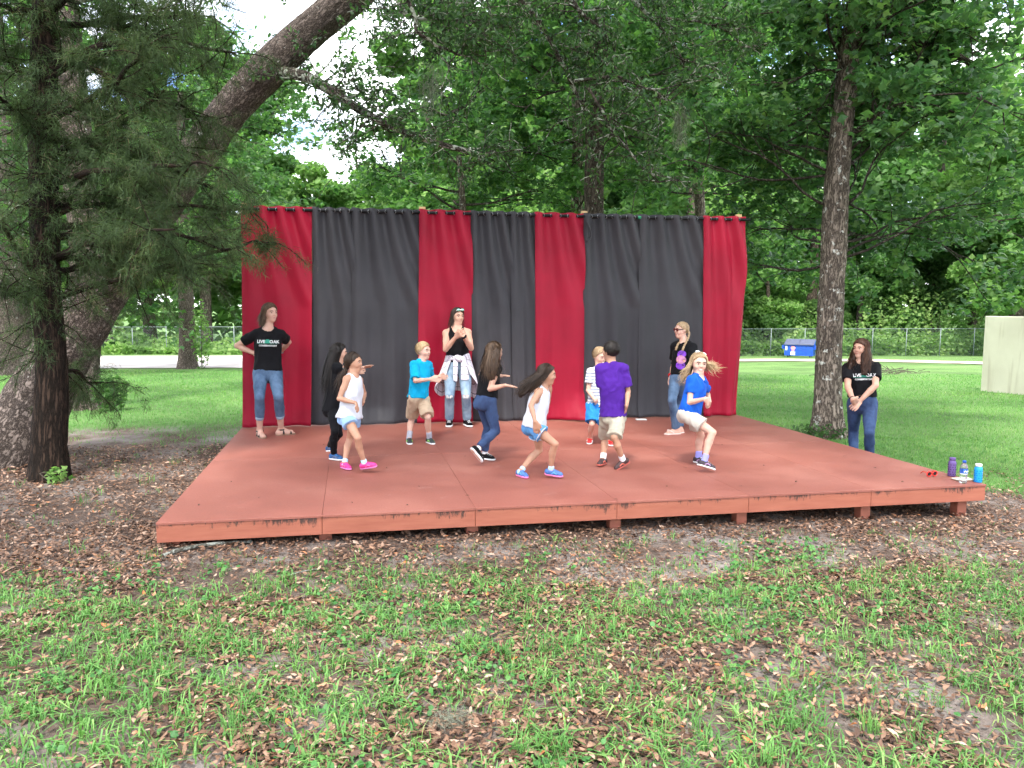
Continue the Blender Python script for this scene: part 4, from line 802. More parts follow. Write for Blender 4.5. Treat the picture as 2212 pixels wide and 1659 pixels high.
# clover and broad-leaved weeds
x, y = scatter_xy(900, -1.6, 5.2, -3.3, -.5, lambda x, y: np.clip(noise2(x, y, 1.4, 2, 33.0)*3-1.2, 0, 1)); k = 7; X_ = np.repeat(x, k)+rng.normal(size=len(x)*k)*.035; Y_ = np.repeat(y, k)+rng.normal(size=len(x)*k)*.03; n = len(X_)
P = np.stack([X_, Y_, gz(X_, Y_)+rng.uniform(.02, .055, n)], -1); vv, ff, aa = scatter(np.array(OVAL_V)*[1.9, 1, 1], OVAL_F, P, rand_leaf_rot(rng, n, 1.4), rng.uniform(.02, .042, n), rng.random(n))
M_weed = leafmat('weed_leaf', [(0, (.04, .13, .035)), (.6, (.075, .21, .055)), (1, (.14, .30, .07))], .3, .5, .3)
tag(leaf_obj('weeds', [(vv, ff, aa)], M_weed, None), 'low clover and broad leaved weeds among the grass', kind='stuff')
# twigs, lichen branch, moss tuft, cones
M_stick = bark('lichen_stick', (.10, .09, .07), (.40, .39, .33), (.62, .64, .56), .5, 30, .4)
def stick(name, lab, pts, r, mat=M_stick, cat='stick', grp=None):
    wd = Wood(); P = smooth_path(pts, 10); wd.limb(P, r, r*.55, 8, 24, .12, r*900); return tag(obj(name, wd.me(name), mat), lab, cat, grp)
gq = lambda px, py, z=-.2: (lambda p: np.array([p[0], p[1], float(gz(p[0], p[1]))+.02]))(at_z(px, py, z))
stick('fallen_branch', 'pale lichen-covered branch lying under the left front of the stage', [gq(352, 1203), gq(400, 1190)+[0, 0, .02], gq(470, 1176)+[0, 0, .01], gq(545, 1168)], .022)
for k, (a_, b_, lab) in enumerate((((155, 1440), (128, 1462), 'short pale twig in the grass at the left'), ((1790, 1447), (1755, 1478), 'grey twig among leaves below the stage middle'), ((905, 1482), (878, 1502), 'thin twig beside the pale moss tuft'), ((610, 1245), (690, 1225), 'long thin twig on grey soil below the stage front'), ((1060, 1215), (1125, 1222), 'thin twig on the leaf litter before the stage'))):
    p_, q_ = gq(*a_), gq(*b_); stick('twig', lab, [p_, (p_+q_)/2+[0, 0, .012], q_], .007, grp='fallen twigs')
p_ = gq(972, 1548); n = 420; v0 = p_+np.clip(rng.normal(size=(n, 3)), -1.6, 1.6)*[.06, .045, .012]+[0, 0, .02]; vv, ff, aa = scatter(np.array(TRI_V)*[.03, 1, 1], TRI_F, v0, rot_from(rng.normal(size=(n, 3))*[1, 1, .5], rng.normal(size=(n, 3))), rng.uniform(.03, .08, n), .5+rng.random(n)*.5)
tag(leaf_obj('moss_tuft', [(vv, ff, aa)], M_moss, None), 'pale grey tuft of fallen moss in the grass', 'moss')
M_cone = plain('dark_cone', (.03, .018, .014), .9, var=.4, scale=60)
for k, (px, py, lab) in enumerate(((988, 1388, 'dark spiky gumball below the stage middle'), (1264, 1480, 'dark gumball beside the tall grass tuft'), (1208, 1578, 'dark gumball lying in clover near the picture bottom'), (795, 1285, 'small dark gumball on the litter before the stage'))):
    c_ = gq(px, py)+[0, 0, .01]; n = 120; v_ = rng.normal(size=(n, 3)); v_ /= np.linalg.norm(v_, axis=1, keepdims=True); vv, ff, aa = scatter(np.array([(-.3, 0, 0), (.3, 0, 0), (0, 0, .5), (0, 1, 0)]), [(0, 1, 3), (1, 2, 3), (2, 0, 3)], c_+v_*.008, rot_from(v_, rng.normal(size=(n, 3))), .014, rng.random(n))
    tag(leaf_obj('gumball', [(vv, ff, aa)], M_cone, None), lab, 'seed pod', 'spiky seed pods on the ground')
# a few leaves blown onto the boards
pts_ = [(500, 1040), (640, 1000), (905, 1050), (1005, 985), (1330, 1078), (1650, 1005), (1480, 1010), (1890, 1010), (1180, 1000), (760, 1085), (1560, 960), (1075, 950), (1825, 985), (430, 1090), (560, 1075), (835, 1010), (1210, 1065), (1440, 1050), (1720, 1040), (1950, 1040), (700, 960), (1250, 945), (1600, 1050), (880, 1090), (1010, 1070)]
lv = np.array([at_z(px, py, .004) for px, py in pts_]); n = len(lv); vv, ff, aa = scatter(DL_V, DL_F, lv, rot_from(rng.normal(size=(n, 3))*[1, 1, .05], np.tile([0, 0, 1.0], (n, 1))+rng.normal(size=(n, 3))*.15), rng.uniform(.03, .055, n), rng.random(n)*.35)
tag(leaf_obj('blown_leaves', [(vv, ff, aa)], M_dead, None), 'a few dry leaves blown onto the stage boards', kind='stuff')
# ================================================================ PEOPLE
# a body is one surface grown round a posed skeleton: a distance field of tapered limbs, meshed with surface nets
def unit(v): v = np.asarray(v, float); return v/(np.linalg.norm(v)+1e-12)
class Field:
    def __init__(s, lo, hi, h):
        s.h = h; s.lo = np.asarray(lo, float); s.n = np.maximum(((np.asarray(hi)-s.lo)/h).astype(int)+2, 4); s.g = np.full(tuple(s.n), 1.0, np.float32)
    def box(s, lo, hi):
        a = np.clip(np.floor((np.asarray(lo)-s.lo)/s.h).astype(int), 0, s.n); b = np.clip(np.ceil((np.asarray(hi)-s.lo)/s.h).astype(int)+1, 0, s.n)
        if np.any(b <= a): return None
        sl = tuple(slice(i, j) for i, j in zip(a, b)); ax = [s.lo[k]+s.h*np.arange(a[k], b[k]) for k in range(3)]
        return sl, np.stack(np.meshgrid(*ax, indexing='ij'), -1)
    def blend(s, sl, d, k, op):
        o = s.g[sl]
        if op == 'u':
            if k > 0: h = np.clip(.5+.5*(o-d)/k, 0, 1); r = o*(1-h)+d*h-k*h*(1-h)
            else: r = np.minimum(o, d)
        elif op == 's':
            h = np.clip(.5-.5*(o+d)/max(k, 1e-6), 0, 1); r = o*(1-h)-d*h+max(k, 1e-6)*h*(1-h)
        elif op == 'i': r = np.maximum(o, d)
        s.g[sl] = r
    def put(s, prims):
        for p in prims:
            k = p.get('k', .01); op = p.get('op', 'u'); pad = max(k, .0)+3*s.h
            if p['t'] == 'rc':
                a, b, ra, rb = p['a'], p['b'], p['ra'], p['rb']; m = max(ra, rb)+pad; q = s.box(np.minimum(a, b)-m, np.maximum(a, b)+m)
                if q is None: continue
                sl, X = q; ab = b-a; L2 = ab@ab+1e-9
                if 'ax' in p:                                     # flattened limb: wide across, thin along the axis ax
                    w = X-a; ax_ = p['ax']; f = p['fl']; w = w+ax_*((w@ax_)*(1/f-1))[..., None]; ab2 = ab+ax_*((ab@ax_)*(1/f-1)); t = np.clip(w@ab2/(ab2@ab2+1e-9), 0, 1); v = w-t[..., None]*ab2
                    d = (np.sqrt((v*v).sum(-1))-(ra+(rb-ra)*t)); d = np.where(d > 0, d*(.5+.5*f), d*f)
                else:
                    w = X-a; t = np.clip(w@ab/L2, 0, 1); v = w-t[..., None]*ab; d = np.sqrt((v*v).sum(-1))-(ra+(rb-ra)*t)
            elif p['t'] == 'el':
                c, R, r = p['c'], p['R'], np.asarray(p['r']); m = r.max()+pad; q = s.box(c-m, c+m)
                if q is None: continue
                sl, X = q; w = (X-c) @ R; k0 = np.sqrt(((w/r)**2).sum(-1)); k1 = np.sqrt(((w/r**2)**2).sum(-1))+1e-9; d = k0*(k0-1)/k1
            elif p['t'] == 'pl':                                 # keep the side the normal points away from
                sl = tuple(slice(0, n) for n in s.n); q = s.box(s.lo, s.lo+s.n*s.h); X = q[1]; sl = q[0]; d = (X-p['c'])@p['n']; op = 'i'
                if 'near' in p:
                    w = X-p['c']; d = np.where((w*w).sum(-1) < p['near']**2, d, -1.0)
            for c0, n0 in p.get('cuts', ()): d = np.maximum(d, (X-c0)@n0)
            s.blend(sl, d.astype(np.float32), k, op)
        return s
    def wrinkle(s, amp, freq, seed, stretch=(1, 1, 1)):
        band = np.abs(s.g) < .03; idx = np.argwhere(band); P = s.lo+idx*s.h
        Q = P*freq*np.array(stretch)+seed*7.7; Q = Q+1.1*(np.stack([vnoise(P*6+3.1), vnoise(P*6+9.7), vnoise(P*6+5.3)], -1)-.5)*np.array([1, 1, 1])*2; r_ = vnoise(Q); rid = 1-np.abs(2*r_-1)*2; s.g[band] += (amp*(-.9*np.clip(rid, -.3, 1)+1.2*(vnoise(Q*2.1+4)-.5))).astype(np.float32); return s
    def mesh(s):
        g = s.g; g = np.pad(g, 1, constant_values=1.0); lo = s.lo-s.h; sg = g < 0
        c = sg[:-1, :-1, :-1]; anyi = c.copy(); alli = c.copy()
        for dx in (0, 1):
            for dy in (0, 1):
                for dz in (0, 1):
                    q = sg[dx:dx+c.shape[0], dy:dy+c.shape[1], dz:dz+c.shape[2]]; anyi |= q; alli &= q
        act = anyi & ~alli; idx = np.argwhere(act); cid = np.full(act.shape, -1, np.int64); cid[act] = np.arange(len(idx))
        cor = [(a, b, e) for a in (0, 1) for b in (0, 1) for e in (0, 1)]; val = np.stack([g[idx[:, 0]+a, idx[:, 1]+b, idx[:, 2]+e] for a, b, e in cor], -1).astype(float)
        acc = np.zeros((len(idx), 3)); cnt = np.zeros(len(idx))
        for i in range(8):
            for j in range(i+1, 8):
                if sum(abs(cor[i][k]-cor[j][k]) for k in range(3)) != 1: continue
                a, b = val[:, i], val[:, j]; x = (a < 0) != (b < 0); t = np.where(x, a/np.where(x, a-b, 1), 0); pa, pb = np.array(cor[i], float), np.array(cor[j], float)
                acc += np.where(x[:, None], pa+t[:, None]*(pb-pa), 0); cnt += x
        V = lo+(idx+acc/cnt[:, None])*s.h; F = []
        for ax in range(3):
            s0 = [slice(None)]*3; s1 = [slice(None)]*3; s0[ax] = slice(0, -1); s1[ax] = slice(1, None)
            A = sg[tuple(s0)]; B = sg[tuple(s1)]; e = np.argwhere(A != B); u, v = [(1, 2), (2, 0), (0, 1)][ax]
            ok = (e[:, u] > 0) & (e[:, v] > 0) & (e[:, u] < sg.shape[u]-1) & (e[:, v] < sg.shape[v]-1); e = e[ok]
            def cc(du, dv):
                q = e.copy(); q[:, u] -= du; q[:, v] -= dv; return cid[q[:, 0], q[:, 1], q[:, 2]]
            Q = np.stack([cc(1, 1), cc(0, 1), cc(0, 0), cc(1, 0)], -1); fl = A[e[:, 0], e[:, 1], e[:, 2]]; Q[~fl] = Q[~fl][:, ::-1]; F.append(Q)
        return V, np.concatenate(F)
def rc(a, b, ra, rb, k=.01, **kw): return dict(t='rc', a=np.asarray(a, float), b=np.asarray(b, float), ra=ra, rb=rb, k=k, **kw)
def el(c, R, r, k=.01, **kw): return dict(t='el', c=np.asarray(c, float), R=np.asarray(R, float), r=r, k=k, **kw)
def pl(c, n, **kw): return dict(t='pl', c=np.asarray(c, float), n=unit(n), **kw)
def bounds(prims, pad=.03):
    lo = []; hi = []
    for p in prims:
        if p.get('op', 'u') != 'u' or p['t'] == 'pl': continue
        if p['t'] == 'rc': m = max(p['ra'], p['rb'])+pad; lo.append(np.minimum(p['a'], p['b'])-m); hi.append(np.maximum(p['a'], p['b'])+m)
        else: m = max(p['r'])+pad; lo.append(p['c']-m); hi.append(p['c']+m)
    return np.min(lo, 0), np.max(hi, 0)
def blob(name, prims, h, mat, parent, wr=None, attrs=None):
    lo, hi = bounds(prims); f = Field(lo, hi, h).put(prims)
    if wr: f.wrinkle(*wr)
    V, F = f.mesh(); o = obj(name, mesh(name, V, F, attrs(V) if attrs else None, True), mat, parent); o['_n'] = len(F); return o
def ball(name, c, R, r, mat, parent, n=10):
    a = np.linspace(0, np.pi, n); b = np.linspace(0, 2*np.pi, n+4, endpoint=False); A, B = np.meshgrid(a, b, indexing='ij'); P = np.stack([np.sin(A)*np.cos(B), np.sin(A)*np.sin(B), np.cos(A)], -1).reshape(-1, 3)*np.asarray(r)
    m = len(b); i = np.arange(n-1)[:, None]*m; j = np.arange(m)[None]; k = (j+1) % m; return obj(name, mesh(name, P @ np.asarray(R).T+np.asarray(c), np.stack([i+j, i+m+j, i+m+k, i+k], -1).reshape(-1, 4), None, True), mat, parent)

def skinmat(name, c):
    m, t, b = newmat(name); c = np.array(c); g = nd(t, 'ShaderNodeNewGeometry'); n = nd(t, 'ShaderNodeTexNoise', {'Scale': 14, 'Detail': 4}); t.links.new(g.outputs['Position'], n.inputs['Vector'])
    t.links.new(ramp(t, [(.3, c*[.93, .88, .86]), (.7, np.minimum(c*[1.05, 1.05, 1.05], 1))], n.outputs[0]), b.inputs['Base Color']); b.inputs['Roughness'].default_value = .55; b.inputs['Specular IOR Level'].default_value = .35
    b.inputs['Subsurface Weight'].default_value = .15; b.inputs['Subsurface Radius'].default_value = (.012, .005, .003); b.inputs['Subsurface Scale'].default_value = 1.0; return m
SK_fair = skinmat('fair_skin', (.56, .34, .265)); SK_light = skinmat('light_skin', (.51, .30, .22)); SK_tan = skinmat('tan_skin', (.43, .235, .155)); SK_brown = skinmat('brown_skin', (.34, .17, .105))
def hairmat(name, a, b2):
    m, t, b = newmat(name); at_ = nd(t, 'ShaderNodeAttribute', attribute_name='rnd'); g = nd(t, 'ShaderNodeNewGeometry'); mp = nd(t, 'ShaderNodeMapping'); mp.inputs['Scale'].default_value = (120, 120, 12); n = nd(t, 'ShaderNodeTexNoise', {'Scale': 1, 'Detail': 3}); t.links.new(g.outputs['Position'], mp.inputs[0]); t.links.new(mp.outputs[0], n.inputs['Vector'])
    ad = nd(t, 'ShaderNodeMath', operation='MULTIPLY_ADD'); t.links.new(at_.outputs['Fac'], ad.inputs[0]); ad.inputs[1].default_value = .55; t.links.new(n.outputs[0], ad.inputs[2])
    t.links.new(ramp(t, [(.35, a), (.95, b2)], ad.outputs[0]), b.inputs['Base Color']); b.inputs['Roughness'].default_value = .5; b.inputs['Specular IOR Level'].default_value = .22; bump(t, b, n.outputs[0], .4, .004); return m
HR_black = hairmat('black_hair', (.004, .0035, .0035), (.018, .013, .011)); HR_dark = hairmat('dark_brown_hair', (.008, .005, .004), (.045, .027, .018)); HR_brown = hairmat('brown_hair', (.028, .015, .009), (.10, .060, .036)); HR_mid = hairmat('chestnut_hair', (.014, .007, .005), (.075, .034, .020)); HR_blond = hairmat('blond_hair', (.22, .145, .07), (.47, .33, .185)); HR_dblond = hairmat('dark_blond_hair', (.12, .075, .04), (.35, .24, .14))
FB = {k: fabric(k+'_cloth', c, v) for k, c, v in (('black', (.005, .005, .0065), .2), ('white', (.54, .55, .60), .07), ('turquoise', (.004, .30, .52), .1), ('purple', (.055, .012, .20), .12), ('royal', (.008, .08, .43), .1), ('cyanblue', (.02, .17, .50), .1), ('khaki', (.42, .31, .22), .12), ('stone', (.38, .34, .27), .12), ('skort', (.46, .42, .37), .08), ('chambray', (.27, .43, .68), .12), ('shortblue', (.09, .24, .48), .12), ('sock_white', (.75, .75, .78), .05), ('sock_grey', (.36, .36, .42), .1), ('sock_lav', (.30, .30, .72), .1), ('sock_blue', (.45, .66, .85), .1), ('red', (.50, .012, .012), .12))}
def denim(name, a, b2):
    m, t, b = newmat(name); g = nd(t, 'ShaderNodeNewGeometry'); n = nd(t, 'ShaderNodeTexNoise', {'Scale': 8, 'Detail': 6, 'Roughness': .6}); n2 = nd(t, 'ShaderNodeTexNoise', {'Scale': 420, 'Detail': 2}); mp = nd(t, 'ShaderNodeMapping'); mp.inputs['Scale'].default_value = (1, 1, .55)
    t.links.new(g.outputs['Position'], mp.inputs[0]); t.links.new(mp.outputs[0], n.inputs['Vector']); t.links.new(g.outputs['Position'], n2.inputs['Vector']); ad = nd(t, 'ShaderNodeMath', operation='MULTIPLY_ADD'); t.links.new(n2.outputs[0], ad.inputs[0]); ad.inputs[1].default_value = .25; t.links.new(n.outputs[0], ad.inputs[2])
    t.links.new(ramp(t, [(.42, a), (.80, b2)], ad.outputs[0]), b.inputs['Base Color']); b.inputs['Roughness'].default_value = .85; bump(t, b, n2.outputs[0], .25, .001); return m
DN_mid = denim('mid_denim', (.024, .055, .115), (.10, .165, .27)); DN_dark = denim('dark_denim', (.008, .020, .07), (.035, .072, .17)); DN_light = denim('light_denim', (.08, .14, .22), (.28, .37, .46)); DN_cuff = denim('pale_denim_cuff', (.16, .21, .28), (.30, .38, .46))
M_eye = plain('eye_white', (.7, .68, .66), .3); M_iris = plain('dark_iris', (.02, .013, .01), .25); M_lip = plain('lips', (.36, .10, .09), .5); M_teeth = plain('teeth', (.8, .78, .72), .35)
M_sole = plain('white_sole', (.72, .72, .72), .6); M_lace = M_white

def ribbons(P, w, rng, mat, name, parent, facing=None):
    """hair strands: P (n, k, 3) paths -> thin tapering ribbons"""
    n, k, _ = P.shape; T = np.gradient(P, axis=1); T /= np.linalg.norm(T, axis=2, keepdims=True)+1e-9
    s_ = np.cross(T, (facing if facing is not None else rng.normal(size=(n, 1, 3)))+0*T); s_ /= np.linalg.norm(s_, axis=2, keepdims=True)+1e-9
    ww = (w*np.interp(np.linspace(0, 1, k), [0, .15, .7, 1], [.7, 1, .9, .12]))[None, :, None]*rng.uniform(.6, 1.3, (n, 1, 1)); V = np.stack([P-s_*ww/2, P+s_*ww/2], 2).reshape(-1, 3)
    i = (np.arange(n)[:, None]*k*2+np.arange(k-1)[None]*2).reshape(-1, 1); F = i+np.array([[0, 1, 3, 2]]); return obj(name, mesh(name, V, F, {'rnd': np.repeat(rng.random(n), 2*k)}, True), mat, parent)

def solve(px, py, A, L1, d0, B=None, L2=0, sign=0, span=.55):
    """point on the sight line of a picture point at bone length L1 from A (and L2 from B); sign > 0 prefers farther away"""
    d = np.linspace(d0-span, d0+span, 221); P = CAM+ray(px, py)[None]*d[:, None]; e = np.abs(np.linalg.norm(P-A, axis=1)-L1)
    if B is not None: e = e+np.abs(np.linalg.norm(P-B, axis=1)-L2)
    e = e-sign*.3*(d-d0)
    if B is None and sign == 0: e = e+.05*np.abs(d-d0)
    return P[np.argmin(e)]
VF = np.array([-F2[0], -F2[1], 0.0]); VR = H2.copy(); VU = np.array([0, 0, 1.0])          # towards the viewer, to the viewer's right, up
def facing(yaw, pitch=0):                      # yaw 0 looks at the viewer, +90 to picture right
    a, p = R_(yaw), R_(pitch); return unit((VF*math.cos(a)+VR*math.sin(a))*math.cos(p)+VU*math.sin(p))
def person(label, crop, H, floor, J, byaw, hyaw, head, build=1.0, skin=SK_light, voxel=None, hipyaw=None, sex='f', **kw):
    """J: picture points of the joints in the crop's own pixels; bones keep their real lengths, depth follows from them"""
    x0, y0, cs = crop; px = lambda q: ((x0+q[0]/cs)/1.82278, (y0+q[1]/cs)/1.82278)
    hv = voxel or (.0104 if H > 1.45 else .0084); P = {}; S = H*build
    ah = .045*H
    aR = at_z(*px(J['ar']), floor+J['ar'][2] if len(J['ar']) > 2 else floor+ah); aL = at_z(*px(J['al']), floor+J['al'][2] if len(J['al']) > 2 else floor+ah)
    pel_d = (depth_of(aR)+depth_of(aL))/2+J.get('pd', 0); N_ = at(*px(J['n']), pel_d+J.get('nd', 0)); Pv = at(*px(J['p']), pel_d)
    # stretch the torso to a plausible length along the view if needed
    fb = facing(byaw); lb = np.cross(VU, fb); lb = unit(lb-unit(N_-Pv)*(lb@unit(N_-Pv)))     # person's left
    fh = facing(hipyaw if hipyaw is not None else byaw); lh = unit(np.cross(VU, fh)); spine = unit(N_-Pv)
    fbt = unit(np.cross(lb, spine))*1.0; fbt = fbt if fbt@fb > 0 else -fbt
    sw = J.get('sw', .098)*H; hw = J.get('hw', .05)*H
    sR = N_-spine*.046*H-lb*sw*.93; sL = N_-spine*.046*H+lb*sw*.93; hR = Pv-lh*hw; hL = Pv+lh*hw
    if 'sro' in J: sR = sR+VU*J['sro']
    if 'slo' in J: sL = sL+VU*J['slo']
    ua, fa, th, sh = .178*H, .150*H, .245*H, .235*H
    out = {}
    for s_, S0, e, w_ in (('r', sR, 'er', 'wr'), ('l', sL, 'el', 'wl')):
        E_ = solve(*px(J[e]), S0, ua, depth_of(S0), sign=J[e][2] if len(J[e]) > 2 else 0); W_ = solve(*px(J[w_]), E_, fa, depth_of(E_), sign=J[w_][2] if len(J[w_]) > 2 else 0)
        E_ = S0+unit(E_-S0)*np.clip(np.linalg.norm(E_-S0), .82*ua, 1.12*ua); W_ = E_+unit(W_-E_)*np.clip(np.linalg.norm(W_-E_), .75*fa, 1.15*fa); out[e] = E_; out[w_] = W_
    for kk, hp, an in (('kr', hR, aR), ('kl', hL, aL)):
        K_ = solve(*px(J[kk]), hp, th, depth_of(hp)*.5+depth_of(an)*.5, an, sh, sign=J[kk][2] if len(J[kk]) > 2 else -.3); out[kk] = K_
    eR, wR, eL, wL, kR, kL = (out[k] for k in ('er', 'wr', 'el', 'wl', 'kr', 'kl'))
    root = empty('person', ((aR+aL)/2*[1, 1, 0]+[0, 0, floor]), label, 'person')
    b = build
    # ---- head frame
    hh = head['H']; fd = facing(head['yaw'], head.get('pitch', 0)); ld = unit(np.cross(VU, fd)); ud = np.cross(fd, ld)
    if 'roll' in head: r_ = R_(head['roll']); ld, ud = ld*math.cos(r_)+ud*math.sin(r_), ud*math.cos(r_)-ld*math.sin(r_)
    HC = at(*px(head['c']), depth_of(N_)+head.get('dd', 0)); HR = np.stack([ld, fd, ud], 1); hp = lambda l, f, u: HC+hh*(ld*l+fd*f+ud*u)
    up_ = .034*H*b; male = sex == 'm'
    T = []
    chest = N_*.66+Pv*.34; waist = N_*.42+Pv*.58; TR = np.stack([lb, fbt, spine], 1); TH = np.stack([lh, unit(np.cross(lh, spine)) if True else 0, spine], 1)
    ch_w, wa_w, hi_w = J.get('cw', .092)*H, J.get('ww', .076)*H, J.get('pw', .094)*H
    T += [el(chest, TR, (ch_w, ch_w*.70, .135*H), .05), el(waist, TR, (wa_w, wa_w*.74, .12*H), .05), el(Pv+spine*.015*H, TH, (hi_w, hi_w*.82, .078*H), .05)]
    bust = [] if not J.get('bust') else [el(chest+fbt*ch_w*.52+lb*s_*ch_w*.42-spine*.01*H, TR, (.03*H, .026*H, .03*H), .03) for s_ in (-1, 1)]
    T += bust
    T += [rc(sR-spine*.002*H, sL-spine*.002*H, .029*H*b, .029*H*b, .035), rc(N_-spine*.02*H, sR, .034*H*b, .027*H*b, .03), rc(N_-spine*.02*H, sL, .034*H*b, .027*H*b, .03), rc(N_-spine*.05*H, N_+spine*.015*H, .045*H*b, .033*H*b, .03), rc(N_-spine*.01*H, hp(0, -.08, -.25), .031*H*b, .028*H*b, .02)]
    butt = [el(Pv-unit(np.cross(lh, spine))*np.sign(unit(np.cross(lh, spine))@fh)*hi_w*.42+lh*s_*hi_w*.42-spine*.03*H, TH, (.046*H, .042*H, .048*H), .03) for s_ in (-1, 1)]
    T += butt
    ARM = {}
    for s_, S0, E_, W_ in (('r', sR, eR, wR), ('l', sL, eL, wL)):
        mid = S0*.5+E_*.5; fm = E_*.68+W_*.32
        ARM[s_] = [rc(S0, mid, .0275*H*b, .0265*H*b, .02), rc(mid, E_, .0265*H*b, .0215*H*b, .01), rc(E_, fm, .0215*H*b, .0225*H*b, .01), rc(fm, W_, .0225*H*b, .0145*H*b, .01)]
    LEG = {}
    for s_, h_, K_, A_ in (('r', hR, kR, aR), ('l', hL, kL, aL)):
        cm = K_*.66+A_*.34; bk = -fh*.010*H; LEG[s_] = [rc(h_, h_*.45+K_*.55, .051*H*b, .041*H*b, .018), rc(h_*.45+K_*.55, K_, .041*H*b, .031*H*b, .01), rc(K_, cm+bk, .030*H*b, .0315*H*b, .01), rc(cm+bk, A_, .0315*H*b, .0185*H*b, .01)]
    # ---- hands: palm, four fingers, thumb
    HANDS = []; hz = {}
    for s_, E_, W_ in (('r', eR, wR), ('l', eL, wL)):
        hd = J.get('h'+s_, {}); fdv = unit(W_-E_)
        if 'to' in hd: T_ = solve(*px(hd['to']), W_, .10*H, depth_of(W_)+hd.get('dd', 0), sign=0, span=.12); fdv = unit(T_-W_)
        pn = hd.get('pn'); lat_side = lb if s_ == 'l' else -lb
        pn = unit({'in': -lat_side, 'down': -VU, 'up': VU, 'cam': VF, 'away': -VF, 'body': -fbt}.get(pn or 'in')); pn = unit(pn-fdv*(pn@fdv)); sd_ = np.cross(fdv, pn)*(1 if s_ == 'r' else -1)      # towards the thumb
        hl = .105*H; pc = W_+fdv*hl*.06; pe = W_+fdv*hl*.50; fr = .0062*H if H > 1.45 else .0068*H; curl = hd.get('curl', .35)
        HANDS += [rc(pc+sd_*hl*.07, pe+sd_*hl*.13, hl*.17, hl*.14, .01, ax=pn, fl=.62), rc(pc-sd_*hl*.07, pe-sd_*hl*.12, hl*.16, hl*.13, .01, ax=pn, fl=.62)]
        for q_, (o_, ln) in enumerate(((.225, .44), (.078, .50), (-.07, .46), (-.21, .36))):
            a_ = pe+sd_*hl*o_; d1 = unit(fdv+sd_*o_*hd.get('spread', .25)*1.2+pn*curl*.7); d2 = unit(fdv*(1-curl)+pn*curl*1.5); d3 = unit(fdv*(1-1.7*curl)+pn*curl*2.0); l_ = hl*ln
            k1 = a_+d1*l_*.45; k2 = k1+d2*l_*.33; k3 = k2+d3*l_*.24; HANDS += [rc(a_-fdv*hl*.05, k1, fr*1.05, fr, .004), rc(k1, k2, fr, fr*.92, .003), rc(k2, k3, fr*.92, fr*.78, .003)]
        tb = pc+sd_*hl*.16+fdv*hl*.08; t1 = tb+unit(fdv*.8+sd_*.8+pn*.25)*hl*.24; t2 = t1+unit(fdv+sd_*.25+pn*curl*.8)*hl*.24; HANDS += [rc(tb, t1, fr*1.45, fr*1.15, .006), rc(t1, t2, fr*1.15, fr*.9, .003)]; hz[s_] = (W_, fdv, pn, sd_, hl)
    # ---- head
    HD = [el(hp(0, -.06, .13), HR, np.array((.345, .425, .37))*hh, .02), el(hp(0, .10, -.16), HR, np.array((.255, .27, .31))*hh, .05*1.0), rc(hp(-.06, .25, -.41), hp(.06, .25, -.41), .075*hh, .075*hh, .03),
          rc(hp(0, .345, .07), hp(0, .435, -.10), .026*hh, .045*hh, .012), rc(hp(-.05, .375, -.115), hp(.05, .375, -.115), .034*hh, .034*hh, .01), rc(hp(-.17, .315, .10), hp(.17, .315, .10), .05*hh, .05*hh, .02)]
    HD += [el(hp(s_*.15, .405, .015), HR, np.array((.075, .05, .045))*hh, .012, op='s') for s_ in (-1, 1)]
    HD += [el(hp(s_*.17, .25, -.13), HR, np.array((.09, .10, .09))*hh, .02) for s_ in (-1, 1)]
    HD += [rc(hp(-.075, .335, -.265), hp(.075, .335, -.265), .032*hh, .032*hh, .008), el(hp(.345, -.02, -.02), HR @ np.array([[.9, -.43, 0], [.43, .9, 0], [0, 0, 1]]), np.array((.035, .085, .135))*hh, .008), el(hp(-.345, -.02, -.02), HR @ np.array([[.9, .43, 0], [-.43, .9, 0], [0, 0, 1]]), np.array((.035, .085, .135))*hh, .008)]
    feet = []; FOOT = {}
    for s_, K_, A_, t_ in (('r', kR, aR, 'tr'), ('l', kL, aL, 'tl')):
        q_ = J[t_]; fl_ = .09*H
        if len(q_) > 2 and q_[2] == 'lift': T_ = solve(*px(q_), A_, fl_*1.15, depth_of(A_)+(q_[3] if len(q_) > 3 else 0), sign=0, span=.2)
        else: T_ = at_z(*px(q_), floor+.018*H)
        sd0 = unit(K_-A_); d_ = unit(T_-A_); lv = 'lift' in [x for x in q_[2:] if isinstance(x, str)]
        if not lv: d_ = unit((T_-A_)*[1, 1, 0]); ufoot = VU
        else:
            d_ = unit(d_*1.0); dn = unit(-sd0-d_*(-sd0@d_)); a_ = R_(24); ufoot = unit(-dn); d_ = unit(d_*math.cos(a_)+ufoot*math.sin(a_)); ufoot = unit(ufoot-d_*(ufoot@d_))
        sole = A_-ufoot*(ah if not lv else ah*.95); FOOT[s_] = (A_, d_, ufoot, np.cross(d_, ufoot), sole)
        c0 = sole+ufoot*.018*H-d_*.020*H; c1 = sole+ufoot*.016*H+d_*.074*H
        feet += [rc(c0, c1, .021*H, .019*H, .012, ax=np.cross(d_, ufoot), fl=1.15), rc(A_, sole+ufoot*.022*H+d_*.045*H, .021*H, .017*H, .02), rc(A_, c0, .02*H, .019*H, .02)]
        if kw.get('toes'): feet += [rc(c1+np.cross(d_, ufoot)*o_*H, c1+np.cross(d_, ufoot)*o_*H+d_*.022*H-ufoot*.006*H, .0065*H, .006*H, .004) for o_ in (-.016, -.008, .0, .008, .016)]
    body = T+ARM['r']+ARM['l']+LEG['r']+LEG['l']+HANDS+HD+feet
    ob = blob('body', body, hv, skin, root)
